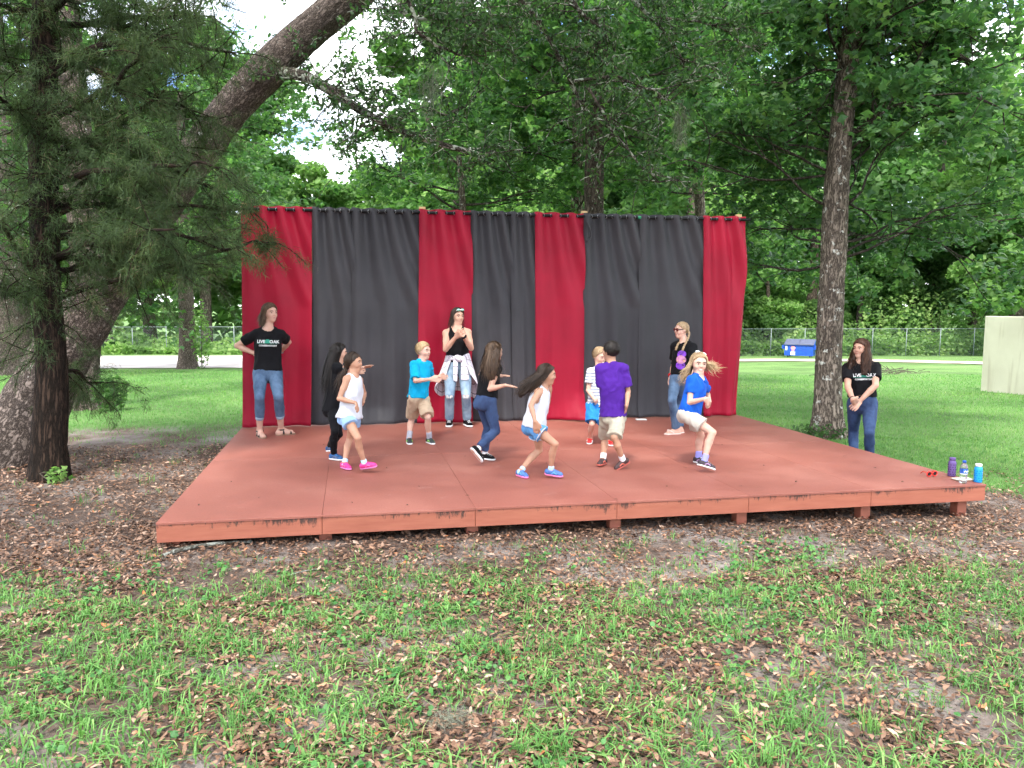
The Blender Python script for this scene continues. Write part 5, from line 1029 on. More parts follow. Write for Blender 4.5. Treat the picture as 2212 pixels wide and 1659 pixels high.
    # ---- face
    for s_ in (-1, 1):
        ec = hp(s_*.15, .345, .018); ey = ball('eye', ec, HR, np.array((.050, .026, .020 if not head.get('squint') else .011))*hh, M_eye, root, 8); ball('iris', hp(s_*.15+head.get('look', 0)*.02, .363, .018), HR, np.array((.036, .014, .026 if not head.get('squint') else .016))*hh, M_iris, ey, 8)
        bp = [hp(s_*.07, .40, .105), hp(s_*.15, .395, .128), hp(s_*.235, .345, .105)]; obj('eyebrow', MB().tube(smooth_path(bp, 6), .019*hh, 5).me('eyebrow', True), head['hair'], root)
    lp = ball('lips', hp(0, .358, -.268), HR, np.array((.085 if not head.get('smile') else .115, .026, .022 if not head.get('smile') else .026))*hh, M_lip, root, 8)
    if head.get('smile'): ball('teeth', hp(0, .382, -.266), HR, np.array((.092, .022, .019))*hh, M_teeth, root, 8)
    ctx = dict(root=root, H=H, b=b, px=px, HC=HC, HR=HR, hp=hp, hh=hh, N=N_, P=Pv, spine=spine, lb=lb, lh=lh, fb=fbt, fh=fh, T=T, ARM=ARM, LEG=LEG, FOOT=FOOT, body=body, hv=hv, sR=sR, sL=sL, eR=eR, eL=eL, wR=wR, wL=wL, hR=hR, hL=hL, kR=kR, kL=kL, aR=aR, aL=aL, hz=hz, ud=ud, fd=fd, ld=ld, head=head, butt=butt, bust=bust, chest=chest, waist=waist, floor=floor, d0=depth_of(N_), ch_w=ch_w, hi_w=hi_w, feet=feet)
    return ctx
def grow(prims, g, kmul=1.0, only=None):
    o = []
    for p in prims:
        q = dict(p)
        if q.get('op', 'u') != 'u': continue
        if q['t'] == 'rc': q['ra'] = p['ra']+g; q['rb'] = p['rb']+g
        else: q['r'] = np.asarray(p['r'])+g
        o.append(q)
    return o
def limb_cut(prims, a, b, t, g, flare=0.0):
    """the part of a two-piece limb from a towards b up to fraction t, loosened by g; ends flat"""
    o = []; L_ = b-a
    mid = a*.5+b*.5; r0, r1 = prims[0]['ra'], prims[1]['rb']; rt = prims[0]['ra']+(prims[1]['rb']-prims[0]['ra'])*t
    e_ = a+L_*t; o.append(rc(a, e_, r0+g, rt+g+flare, .02)); return o, e_, unit(L_), rt+g+flare
def top(c, mat, hem=.0, sleeve=None, g=.010, neck=.0, name='shirt', flare=.0, wr=.004, hem_prims=True, sleeve_g=.012, collar=False, seed=1, nk=.044, back=0, strap=.012):
    """a shirt: torso loosened, sleeves cut off at a fraction of the upper arm, straight hem hem*H below the hip centre (minus = above)"""
    H = c['H']; pr = grow(c['T'][:3]+c['bust'], g); sp = c['spine']
    hemc = c['P']-sp*hem*H
    pr += [rc(c['chest']-sp*.05*H, hemc-sp*.03*H, c['ch_w']*.93+g, c['hi_w']+g+flare, .03, ax=c['fb'], fl=.78)]
    pr += grow(c['butt'], g+.004) if hem > -.02 else []
    pr += [rc(c['sR']-sp*.002*H, c['sL']-sp*.002*H, .029*H*c['b']+g*.8, .029*H*c['b']+g*.8, .03), rc(c['N']-sp*.02*H, c['sR'], .034*H*c['b']+g*.6, .027*H*c['b']+g, .03), rc(c['N']-sp*.02*H, c['sL'], .034*H*c['b']+g*.6, .027*H*c['b']+g, .03)] if sleeve is not None else [rc(c['sR']*.66+c['sL']*.34-sp*.004*H, c['sL']*.66+c['sR']*.34-sp*.004*H, .034*H+g*.6, .034*H+g*.6, .03)]
    pr += [pl(hemc, -sp)]
    pr += [rc(c['N']+sp*(.052-nk)*H+c['fb']*(.012+neck*.5)*H, c['N']+sp*.12*H+c['fb']*.03*H, nk*H, (nk+.02)*H, .004, op='s')]
    if neck: pr += [el(c['N']+c['fb']*.06*H-sp*neck*.4*H, np.stack([c['lb'], c['fb'], sp], 1), (.036*H, .06*H, neck*H), .01, op='s')]
    if sleeve is None:
        for s_, S0 in (('r', c['sR']), ('l', c['sL'])):
            out = c['lb']*(1 if s_ == 'l' else -1); pr += [el(S0-sp*.035*H+out*strap*H, np.stack([c['lb'], c['fb'], sp], 1), (.030*H, .062*H, .07*H), .01, op='s')]
        return blob(name, pr, c['hv'], mat, c['root'], (wr*1.5, 16, seed, (1, 1, .38)))
    for s_, S0, E_ in (('r', c['sR'], c['eR']), ('l', c['sL'], c['eL'])):
        q, e_, n_, rt = limb_cut(c['ARM'][s_], S0, E_, sleeve, sleeve_g, .006); q[0]['b'] = e_+n_*.03; q[0]['cuts'] = [(e_, n_)]; q[0]['k'] = .012; pr += q
    f = blob(name, pr, c['hv'], mat, c['root'], (wr*1.6, 15, seed, (1, 1, .5)))
    return f
def bottoms(c, mat, end, g=.008, flare=.0, name='trousers', rise=.055, wr=.002, seed=2, cuff=None, side=None, thigh_g=0):
    """trousers or shorts: end is the fraction of hip-knee-ankle (0..2) where each leg is cut"""
    H = c['H']; sp = c['spine']; TH = c['T'][2]; gp = min(g, .007); pr = grow([TH]+c['butt'], gp); pr += [rc(c['P']+sp*.02*H, c['P']+sp*(rise)*H, c['hi_w']*.95+gp, c['hi_w']*.86+gp, .03, ax=c['fb'], fl=.80)]
    cuts = []
    for s_, h_, K_, A_ in (('r', c['hR'], c['kR'], c['aR']), ('l', c['hL'], c['kL'], c['aL'])):
        lg = grow(c['LEG'][s_], g+thigh_g)
        if end <= 1:
            e_ = h_+(K_-h_)*end; n_ = unit(K_-h_); r0 = lg[0]['ra']; r1 = lg[0]['ra']+(lg[1]['rb']-lg[0]['ra'])*end; pr += [rc(h_, e_+n_*.04, r0, r1+flare, .015, cuts=[(e_, n_)])]
        else:
            e_ = K_+(A_-K_)*(end-1); n_ = unit(A_-K_); q = [dict(x) for x in lg]; q[3]['rb'] += flare; q[3]['b'] = q[3]['b']+n_*.02; q[2]['cuts'] = [(e_, n_)]; q[3]['cuts'] = [(e_, n_)]; pr += q
    f = blob(name, pr+[pl(c['P']+sp*rise*H, sp)]+cuts, c['hv'], mat, c['root'], (wr*1.6, 19, seed, (.7, .7, 1.2) if end > 1 else (1, 1, .45))); return f
def shoes(c, upper, sole, sock=None, sock_h=.07, accent=None, lace=None, high=.0):
    H = c['H']; sol = {}
    for s_ in 'rl':
        A_, d_, u_, l_, so_ = c['FOOT'][s_]; w_ = .026*H; a0 = so_-d_*.022*H; a1 = so_+d_*.082*H; top_ = []
        pr = [rc(a0+u_*.026*H, a1+u_*.018*H, .024*H, .021*H, .01, ax=l_, fl=1.05), rc(A_-d_*.006*H-u_*.002*H, so_+d_*.05*H+u_*.026*H, .025*H, .021*H, .02), rc(A_-d_*.012*H+u_*(.004+high)*H, a0+u_*.028*H, .025*H, .024*H, .02), pl(A_+u_*(.010+high)*H, unit(u_*1.0-d_*.15), near=.2), pl(so_+u_*.010*H, -u_, near=.25)]
        sh = blob('shoe', pr, c['hv'], upper, c['root'])
        q = [rc(a0+u_*.008*H, a1+u_*.009*H, .030*H, .027*H, .005, ax=u_, fl=.42), rc(a0+d_*.05*H+u_*.008*H, a1-d_*.02*H+u_*.008*H, .026*H, .029*H, .01, ax=u_, fl=.42), pl(so_+u_*.001*H, -u_), pl(so_+u_*.0175*H, u_)]
        blob('sole', q, c['hv'], sole, sh)
        if accent:
            for o_ in (-1, 1): obj('stripe', MB().tube(smooth_path([so_+u_*.022*H+d_*.01*H+l_*o_*.0265*H, so_+u_*.036*H+d_*.03*H+l_*o_*.024*H, so_+u_*.026*H+d_*.055*H+l_*o_*.0255*H], 7), .005*H, 5).me('stripe', True), accent, sh)
        if lace:
            for q_ in range(3):
                cc = so_+d_*(.035+.018*q_)*H+u_*(.050-.007*q_)*H; obj('lace', MB().tube([cc-l_*.013*H, cc+u_*.004*H, cc+l_*.013*H], .0035*H, 5).me('lace', True), lace, sh)
        if sock is not None:
            K_ = c['kR'] if s_ == 'r' else c['kL']; n_ = unit(K_-A_); blob('sock', [rc(A_-n_*.01*H, A_+n_*sock_h*H, .0265*H*c['b'], (.0235+sock_h*.06)*H*c['b'], .01), pl(A_+n_*sock_h*H*.93, n_)], c['hv'], sock, c['root'])
CAPR = np.array((.345, .425, .37))
def hair_cap(c, mat, thick=.055, line=(.10, .80), nape=-.30, wr=.006, fringe=None, vol=(0, 0, 0), crown=0.0, seed=3):
    hh, hp = c['hh'], c['hp']; R_a = (CAPR+thick+np.array([0, 0, crown]))*hh; pr = [el(hp(0, -.06+vol[1], .13+vol[2]), c['HR'], R_a, .01)]
    a_, b_ = line; n_ = unit(c['fd']-c['ud']*b_); pr += [pl(hp(0, a_, 0), n_), pl(hp(0, -.2, nape), unit(-c['ud']+c['fd']*.25))]
    if fringe: pr += [rc(hp(-.2, .26, .36), hp(.2, .26, .36), .11*hh, .11*hh, .02)]
    return blob('hair_cap', pr, c['hv'], mat, c['root'], (wr, 60, seed, (1, 1, .4)), lambda V: {'rnd': fbm(V*45, 2)})
def long_hair(c, mat, guide, n=420, w=.007, spread=.85, root_r=.30, part=0.0, wave=.0, seed=5, cover=(-150, 150), end_jit=.10, core=True, flat=.7, side_bias=0, conv=1.6, name='hair', fade=.0, jit=.012):
    """strands: over the skull from the parting, then down along the guide line (picture points + depth)"""
    rng = np.random.default_rng(seed); hh, hp = c['hh'], c['hp']; GP = [at(*c['px'](q), c['d0']+q[2]) for q in guide]; G_ = smooth_path(GP, 16); k1 = 6; P = np.zeros((n, k1+11, 3)); HRm = c['HR']; ctr = hp(0, -.06, .13)
    ang = np.radians(rng.uniform(*cover, n)+side_bias); st_f = rng.uniform(-.25, .45, n); th0 = rng.uniform(.02, .10, n)
    el_end = np.radians(rng.uniform(-30, 5, n)); up0 = np.stack([np.where(np.sin(ang) > 0, 1, -1)*th0+part, st_f*.7, np.ones(n)], -1); up0 /= np.linalg.norm(up0, axis=1, keepdims=True)
    # cover angle 0 = back of the head, +-180 = face
    dn = np.stack([np.sin(ang)*np.cos(el_end), -np.cos(ang)*np.cos(el_end), np.sin(el_end)], -1); rad = (CAPR+rng.uniform(.045, .10, (n, 1)))*hh
    for q_ in range(k1):
        t = q_/(k1-1); v = up0*(1-t)+dn*t; v /= np.linalg.norm(v, axis=1, keepdims=True); P[:, q_] = ctr+(v*rad) @ HRm.T
    phs = rng.uniform(0, 6.28, (n, 3)); phs = np.repeat(phs[::6], 6, 0)[:n]+rng.normal(size=(n, 3))*.4; wam = rng.uniform(.5, 1.3, (n, 1)); jj = rng.normal(size=(n, 3)); ex = P[:, k1-1]; off = ex-G_[0]; ln = rng.uniform(1-end_jit*2, 1.0, n)
    for q_ in range(11):
        t = (q_+1)/11*ln*15; i = np.minimum(t.astype(int), 14); g = G_[i]*(1-(t-i))[:, None]+G_[i+1]*(t-i)[:, None]; s_ = (q_+1)/11; sp_ = 1+(spread-1)*min(1, s_*conv)
        wv = wave*np.sin(s_*9+phs)*s_*wam; P[:, k1+q_] = g+off*sp_*(1-fade*s_)+wv+jj*jit*2.5*s_**1.5
    loc_ = ((P[:, :k1]-c['HC']) @ HRm)/hh; P = P[np.all(loc_[..., 1] < .07+.85*loc_[..., 2], axis=1) | np.all(loc_[..., 1] < 0, axis=1)]
    ribbons(P, w, rng, mat, name, c['root'], facing=(P-(P.mean((0))[None]))[:, 8:9]*1.0)
    if core:
        rr = np.linspace(1, .72, 5)*root_r*hh; pts = [G_[0]+(ctr-G_[0])*.35, G_[3], G_[6], G_[9], G_[12]]; pr = [rc(pts[i], pts[i+1], rr[i]*spread*.86, rr[i+1]*spread*.86, .03, ax=c['fb'], fl=flat) for i in range(4)]
        blob('hair_mass', pr, c['hv'], mat, c['root'], (.009, 45, seed, (1, 1, .2)), lambda V: {'rnd': 0*V[:, 0]})
def wrap_print(c, shirt, polys, centre_px, yaw_dir, mat, name='print', lift=.003):
    """flat lettering or shapes laid on the cloth: triangles in metres (x to the wearer's left = picture right when facing us, y up)"""
    V, F = polys; dg = None; me = shirt.data; bv = BVHTree.FromPolygons([v.co for v in me.vertices], [p.vertices[:] for p in me.polygons])
    n_ = yaw_dir; up = unit(c['spine']-n_*(c['spine']@n_)); rt = np.cross(up, n_); o0 = centre_px; out = []
    for x, y in V:
        p = o0+rt*x+up*y+n_*.4; h = bv.ray_cast(Vector(p), Vector(-n_), .8)
        q = np.array(h[0])+np.array(h[1])*lift if h[0] is not None else o0+rt*x+up*y
        out.append(q)
    return obj(name, mesh(name, out, F, None, True), mat, shirt)
def text_poly(s, size, bold=.0):
    cu = bpy.data.curves.new('t', 'FONT'); cu.body = s; cu.size = size; cu.align_x = 'CENTER'; cu.offset = bold; cu.resolution_u = 2; o = bpy.data.objects.new('t', cu); COL.objects.link(o); dg = bpy.context.evaluated_depsgraph_get(); me = bpy.data.meshes.new_from_object(o.evaluated_get(dg))
    bm = bmesh.new(); bm.from_mesh(me); bmesh.ops.triangulate(bm, faces=bm.faces[:]); V = [(v.co.x, v.co.y) for v in bm.verts]; F = [[v.index for v in f.verts] for f in bm.faces]; bm.free(); bpy.data.objects.remove(o); bpy.data.meshes.remove(me); return V, np.array(F)

def short_hair(c, mat, n=420, w=.006, length=.55, seed=4, lift=.03):
    """cropped hair: short strands combed over the cap from the crown"""
    rng = np.random.default_rng(seed); hh = c['hh']; ctr = c['hp'](0, -.06, .13); k = 6; P = np.zeros((n, k, 3)); a = rng.uniform(0, 2*np.pi, n); e0 = np.arccos(rng.uniform(-.15, 1, n)); wh = np.array([.05, -.35, 1.0]); wh /= np.linalg.norm(wh)
    for q in range(k):
        e = e0+length*q/(k-1); v = np.stack([np.sin(e)*np.sin(a), np.sin(e)*np.cos(a), np.cos(e)], -1); v[:, 1] -= .1; v /= np.linalg.norm(v, axis=1, keepdims=True); P[:, q] = ctr+(v*(CAPR+.055+lift*rng.uniform(.3, 1.2, (n, 1))*(.6+.5*q/(k-1)))*hh) @ c['HR'].T
    fa = (P[:, k-1]-c['HC']) @ c['HR']/hh; ok = (fa[:, 1] < .09+.74*fa[:, 2]+.03) & (fa[:, 2] > -.2+.0*fa[:, 1]); ribbons(P[ok], w, rng, mat, 'hair', c['root'], facing=(P[ok]-c['HC'])[:, 3:4])
# ---------------------------------------------------------------- the twelve people
CA, CB, CC, CD, CE, CF, CG, CH, CI = (880, 1150, 2.767), (1220, 1320, 2.767), (1560, 1300, 3.458), (1680, 1180, 3.19), (1800, 1320, 3.073), (1980, 1400, 3.19), (2260, 1320, 2.861), (2580, 1240, 2.514), (3260, 1300, 3.192)
M_blackleather = plain('black_leather', (.012, .010, .010), .5); M_tansole = plain('tan_sole', (.28, .17, .11), .7)
def live_oak_print(c, shirt, yaw, drop=.085):
    n_ = facing(yaw); o0 = c['N']-c['spine']*drop*c['H']; s_ = c['H']/1.66
    green = plain('green_print', (.02, .25, .17), .7)
    for txt, x, y, sz, bd in (('LIVE', -.075, -.035, .052, .0008), ('OAK', .08, -.035, .052, .0008), ('CONSERVATORY', .005, -.075, .027, .0006)):
        V, F = text_poly(txt, sz*s_, bd*s_); wrap_print(c, shirt, ([(vx+x*s_, vy+y*s_) for vx, vy in V], F), o0, n_, M_white, 'lettering')
    a_ = np.linspace(0, np.pi, 14); V = [(0.003*s_, -.036*s_)]+[(.036*math.cos(q)*s_*(1+.08*math.sin(q*9)), (-.034+.046*math.sin(q)*(1+.06*math.sin(q*7)))*s_) for q in a_]; wrap_print(c, shirt, (V, np.array([(0, i, i+1) for i in range(1, 14)])), o0, n_, green, 'tree_emblem')
    V = []; F = []
    for i, q in enumerate(np.linspace(-.125, .115, 14)): V += [(q*s_, -.0445*s_), (q*s_, -.0415*s_)]
    for i in range(13): F += [(2*i, 2*i+2, 2*i+3), (2*i, 2*i+3, 2*i+1)]
    wrap_print(c, shirt, (V, np.array(F)), o0, n_, green, 'green_rule')
def band(c, W_, d_, r, t, mat, name):
    a = np.linspace(0, 2*np.pi, 15); x = unit(np.cross(d_, [.3, .5, .8])); y = np.cross(d_, x); return obj(name, MB().tube([W_+r*(math.cos(q)*x+math.sin(q)*y) for q in a], t, 6).me(name, True), mat, c['root'])

def p_hips():      # woman, hands on hips
    c = person('woman in black lettered tee and cuffed jeans, hands on hips before red curtain', CA, 1.68, 0,
      dict(n=(488, 398), p=(482, 885), er=(150, 585, .4), wr=(335, 668, -.2), el=(708, 545, .6), wl=(618, 655, .2), kr=(392, 1150), kl=(598, 1140), ar=(395, 1508), al=(628, 1492), tr=(430, 1565), tl=(755, 1520), sw=.098, hw=.054, pw=.093, bust=1,
           hr=dict(to=(405, 735), pn='in', curl=.15), hl=dict(to=(560, 720), dd=.1, pn='in', curl=.2)), 12, 10, dict(c=(508, 228), H=.225, yaw=52, hair=HR_brown), skin=SK_fair, toes=1)
    sh = top(c, FB['black'], hem=-.022, sleeve=.62, g=.012, neck=.01, sleeve_g=.018); live_oak_print(c, sh, 14)
    bottoms(c, DN_mid, 1.62, g=.007, flare=.006, name='jeans')
    for s_, K_, A_ in (('r', c['kR'], c['aR']), ('l', c['kL'], c['aL'])):
        q = K_+(A_-K_)*.56; n_ = unit(A_-K_); blob('cuff', [rc(q-n_*.005, q+n_*.05, .052, .050, .005, cuts=[(q+n_*.045, n_), (q, -n_)])], c['hv'], DN_cuff, c['root'])
    hair_cap(c, HR_brown, .06, (.03, .85), -.42); long_hair(c, HR_brown, [(470, 260, .06), (460, 330, .07), (455, 410, .06)], 420, .008, 1.0, .34, cover=(-125, 125), end_jit=.14)
    H = c['H']
    for s_ in 'rl':
        A_, d_, u_, l_, so_ = c['FOOT'][s_]; sd_ = blob('sandal', [rc(so_-d_*.018*H+u_*.002, so_+d_*.084*H+u_*.002, .026*H, .027*H, .004, ax=u_, fl=.25)], .005, M_tansole, c['root'])
        for off, hgt, r_ in ((.068, .020, .025), (.012, .040, .023)):
            cc = so_+d_*off*H; P = [cc+l_*r_*H*math.cos(a)+u_*(.006*H+hgt*H*math.sin(a)*.95) for a in np.linspace(0, math.pi, 9)]; obj('strap', MB().tube(P, .012, 6).me('strap', True), M_blackleather, sd_)
        P = [A_+(l_*math.cos(a)-d_*math.sin(a))*.023*H-u_*.004*H for a in np.linspace(0, 2*math.pi, 13)]; obj('strap', MB().tube(P, .011, 6).me('strap', True), M_blackleather, sd_)
    band(c, c['wL']*.9+c['eL']*.1, unit(c['wL']-c['eL']), .028, .008, M_galv, 'watch')
def p_longblack():
    c = person('girl all in black with waist-length black hair walking with an arm out', CB, 1.24, 0,
      dict(n=(300, 300), p=(255, 790), er=(480, 370, .2), wr=(590, 350, .2), el=(420, 420, .5), wl=(520, 400, .4), kr=(275, 1050), kl=(315, 1080, .2), ar=(262, 1300), al=(215, 1215, .10), tr=(345, 1345), tl=(275, 1265, 'lift'), sw=.088,
           hr=dict(to=(668, 322), pn='down', curl=.08)), 100, 100, dict(c=(322, 195), H=.19, yaw=100, hair=HR_black), skin=SK_light, build=.95)
    top(c, FB['black'], hem=.035, sleeve=.25, g=.012, flare=.012); bottoms(c, FB['black'], 1.93, g=.005, flare=.003, name='leggings', wr=.002)
    hair_cap(c, HR_black, .075, (.03, .85), -.5); long_hair(c, HR_black, [(270, 250, 0), (230, 380, -.01), (215, 520, -.01), (205, 680, 0)], 520, .008, 1.0, .40, cover=(-125, 125), end_jit=.06)
    shoes(c, plain('navy_blue_shoe', (.01, .07, .20), .6, var=.5, scale=40), M_sole, FB['black'], .06, accent=M_dlid)
def p_whiteblouse():
    c = person('girl in white sleeveless blouse, pale blue shorts and pink shoes, wavy ponytail', CB, 1.17, 0,
      dict(n=(475, 425), p=(438, 880), er=(320, 690, -.8), wr=(500, 738, -.5), el=(590, 630, .1), wl=(580, 730, -.5), kr=(522, 1120), kl=(438, 1120, .1), ar=(596, 1400, .085), al=(378, 1395), tr=(725, 1432, 'lift'), tl=(525, 1475), sw=.088,
           hr=dict(to=(530, 815), pn='body', curl=.35), hl=dict(to=(555, 800), pn='body', curl=.4)), 62, 62, dict(c=(482, 298), H=.185, yaw=78, hair=HR_dark), skin=SK_tan, build=.95)
    top(c, FB['white'], hem=.012, sleeve=None, g=.009, flare=.028, neck=.02, name='blouse', wr=.006, strap=.026); bottoms(c, FB['chambray'], .40, rise=.02, g=.012, flare=.022, name='shorts', wr=.004)
    hair_cap(c, HR_dark, .035, (.05, .8), -.22, wr=.003); long_hair(c, HR_dark, [(385, 375, .02), (355, 430, .0), (330, 520, .0), (300, 640, .0)], 200, .008, .30, .16, cover=(-100, 100), wave=.012, end_jit=.12, flat=1, name='ponytail', conv=9)
    band(c, at(*c['px']((385, 372)), c['d0']+.02), unit([.5, .2, .8]), .018, .010, M_galv, 'hair_tie')
    pink = plain('pink_shoe', (.62, .03, .22), .6); shoes(c, pink, plain('pink_sole', (.55, .16, .38), .6), FB['sock_blue'], .045, accent=plain('hot_pink_trim', (.85, .12, .30), .6))
def p_turquoise():
    c = person('blond boy in turquoise tee and khaki shorts holding both hands out', CC, 1.23, 0,
      dict(n=(350, 420), p=(305, 925), er=(262, 690, -.7), wr=(470, 668, -.4), el=(460, 660, .4), wl=(585, 628, .2), kr=(215, 1190), kl=(432, 1190), ar=(175, 1478), al=(452, 1478), tr=(205, 1565), tl=(575, 1560), sw=.098, cw=.088, ww=.082, pw=.086,
           hr=dict(to=(650, 680), pn='in', curl=.05), hl=dict(to=(705, 652), pn='in', curl=.12)), 50, 50, dict(c=(372, 282), H=.20, yaw=62, hair=HR_dblond, squint=1), skin=SK_fair, sex='m')
    top(c, FB['turquoise'], hem=-.005, sleeve=.85, g=.016, flare=.012, sleeve_g=.022, wr=.007); bottoms(c, FB['khaki'], .90, rise=.02, g=.014, flare=.022, name='shorts', wr=.006)
    hair_cap(c, HR_blond, .055, (.06, .74), -.20, wr=.003, crown=.03); short_hair(c, HR_blond); shoes(c, plain('black_green_shoe', (.02, .03, .03), .6), M_sole, FB['sock_grey'], .085, accent=plain('lime_trim', (.25, .62, .12), .6))
def p_shirtwaist():
    c = person('woman in black halter top and ripped jeans, plaid shirt tied at her waist', CD, 1.70, 0,
      dict(n=(378, 345), p=(395, 850), er=(238, 625, -.2), wr=(372, 462, -.8), el=(558, 610, -.2), wl=(466, 462, -.8), kr=(288, 1200), kl=(495, 1200), ar=(285, 1515), al=(508, 1515), tr=(272, 1588), tl=(570, 1588), sw=.094, hw=.055, bust=1,
           hr=dict(to=(455, 405), pn='body', curl=.55), hl=dict(to=(385, 400), pn='body', curl=.55)), 2, 2, dict(c=(392, 212), H=.215, yaw=32, hair=HR_dark), skin=SK_light)
    top(c, FB['black'], hem=-.04, sleeve=None, g=.006, neck=.035, name='halter_top', wr=.002)
    for s_, x in ((-1, 300), (1, 452)):
        a_ = at(*c['px']((x, 335)), c['d0']-.02); b_ = at(*c['px']((x+(14 if s_ < 0 else 10), 400)), c['d0']-.10); obj('strap', MB().tube(smooth_path([a_+[0, .05, .0], a_, (a_+b_)/2-F2*.015, b_], 8), .006, 6).me('strap', True), FB['black'], c['root'])
    j = bottoms(c, DN_light, 1.93, g=.010, flare=.018, name='jeans', rise=.07)
    fray = plain('frayed_white_denim', (.75, .75, .74), .9, var=.2, scale=90)
    for K_, s_ in ((c['kR'], 1), (c['kL'], -1)):
        o = K_+VF*.052; ball('knee_rip', o, np.stack([VR, VF, VU], 1), (.040, .014, .020), SK_light, j, 8); rg = np.random.default_rng(3); Pn = np.array([[o+VR*x+VF*.012+VU*(.004-k*.012*rg.uniform(.6, 1.4)) for k in range(4)] for x in rg.uniform(-.045, .045, 46)]); ribbons(Pn, .006, rg, fray, 'fray', j)
    hair_cap(c, HR_dark, .035, (.03, .85), -.40, wr=.003); long_hair(c, HR_dark, [(375, 220, .07), (370, 300, .08), (365, 420, .09)], 260, .008, 1.0, .33, cover=(-115, 115), end_jit=.1)
    # mirrored glasses pushed up on the hair
    gl = plain('mirror_lens', (.35, .75, .62), .12, .9); fr = plain('white_frame', (.8, .8, .8), .4)
    sg = obj('sunglasses', MB().tube([c['hp'](-.27, .30, .40), c['hp'](0, .37, .44), c['hp'](.27, .30, .40)], .008, 6).me('sunglasses', True), fr, c['root'])
    for s_ in (-1, 1): ball('lens', c['hp'](s_*.14, .36, .43), c['HR'], (.026, .012, .020), gl, sg, 8)
    band(c, c['wL'], unit(c['wL']-c['eL']), .026, .016, FB['black'], 'scrunchie')
    # plaid shirt round the waist
    m, t, b = newmat('plaid_flannel'); at_ = nd(t, 'ShaderNodeAttribute', attribute_name='plaid'); sp = nd(t, 'ShaderNodeSeparateXYZ'); t.links.new(at_.outputs['Vector'], sp.inputs[0]); fs = []
    for ax in (0, 1):
        mo = nd(t, 'ShaderNodeMath', operation='PINGPONG'); mo.inputs[1].default_value = .055; t.links.new(sp.outputs[ax], mo.inputs[0]); fs.append(ramp(t, [(.0, 0.0), (.0045, 0.0), (.006, 1.0), (.030, 1.0), (.0325, .55), (.036, 1.0)], mo.outputs[0]))
    mu = nd(t, 'ShaderNodeMath', operation='MULTIPLY'); t.links.new(fs[0], mu.inputs[0]); t.links.new(fs[1], mu.inputs[1]); t.links.new(ramp(t, [(0, (.20, .17, .20)), (1, (.70, .66, .72))], mu.outputs[0]), b.inputs['Base Color']); b.inputs['Roughness'].default_value = .9; M_plaid = m
    fl = empty('tied_shirt', c['P'], 'white and grey plaid shirt knotted round the waist of the halter-top woman', 'shirt')
    Wc = c['P']+c['spine']*.075*1.7
    def sheet(name, top_, bot, n=16, k=20, amp=.012, seed=0):
        A = smooth_path(top_, n); B = smooth_path(bot, n); u, v = np.meshgrid(np.linspace(0, 1, n), np.linspace(0, 1, k)); P = A[None]*(1-v[..., None])+B[None]*v[..., None]; nrm = P-(c['P'][None, None]); nrm[..., 2] = 0; nrm /= np.linalg.norm(nrm, axis=-1, keepdims=True)+1e-9
        P = P+nrm*(amp*v*np.sin(u*9+seed)+.03*np.sin(v*1.6)*(1-.2*v))[..., None]; i = (np.arange(k-1)[:, None]*n+np.arange(n-1)[None]).ravel(); W_ = np.linalg.norm(np.diff(A, axis=0), axis=1).sum(); pl_ = np.stack([u*W_*1.6, v*np.linalg.norm(B-A, axis=1).mean(), 0*u], -1)
        o = obj(name, mesh(name, P.reshape(-1, 3), np.stack([i, i+n, i+n+1, i+1], -1), {'plaid': pl_.reshape(-1, 3)}, True), M_plaid, fl); md = o.modifiers.new('s', 'SOLIDIFY'); md.thickness = .006
    g = lambda x, y, dd: at(*c['px']((x, y)), c['d0']+dd)
    sheet('shirt_back', [g(330, 705, -.13), g(265, 690, -.05), g(245, 705, .08), g(320, 690, .19), g(440, 690, .19), g(525, 690, .08), g(520, 670, -.05), g(455, 700, -.13)], [g(262, 960, -.12), g(140, 1110, -.04), g(215, 1215, .08), g(290, 1150, .2), g(450, 1150, .2), g(598, 1245, .08), g(612, 1100, -.04), g(520, 930, -.12)], 40, 26, .02)
    sheet('sleeve', [g(335, 735, -.165), g(365, 740, -.175), g(395, 735, -.165)], [g(345, 1010, -.155), g(368, 1030, -.165), g(388, 1020, -.155)], 10, 20, .012, 1)
    sheet('sleeve', [g(428, 735, -.165), g(460, 742, -.175), g(488, 740, -.165)], [g(424, 1005, -.155), g(470, 1010, -.165), g(530, 1000, -.13)], 10, 20, .012, 2)
    kp = [rc(g(310, 735, -.12), g(395, 738, -.165), .026, .034, .02), rc(g(395, 738, -.165), g(485, 728, -.12), .034, .026, .02), rc(g(385, 722, -.18), g(425, 755, -.18), .030, .030, .02)]; blob('knot', kp, .006, M_plaid, fl, (.006, 30, 2), lambda V: {'plaid': np.stack([V[:, 0]*1.2+V[:, 2]*.5, V[:, 2], 0*V[:, 0]], -1)})
    shoes(c, FB['black'], M_sole, FB['sock_white'], .02, lace=M_white)
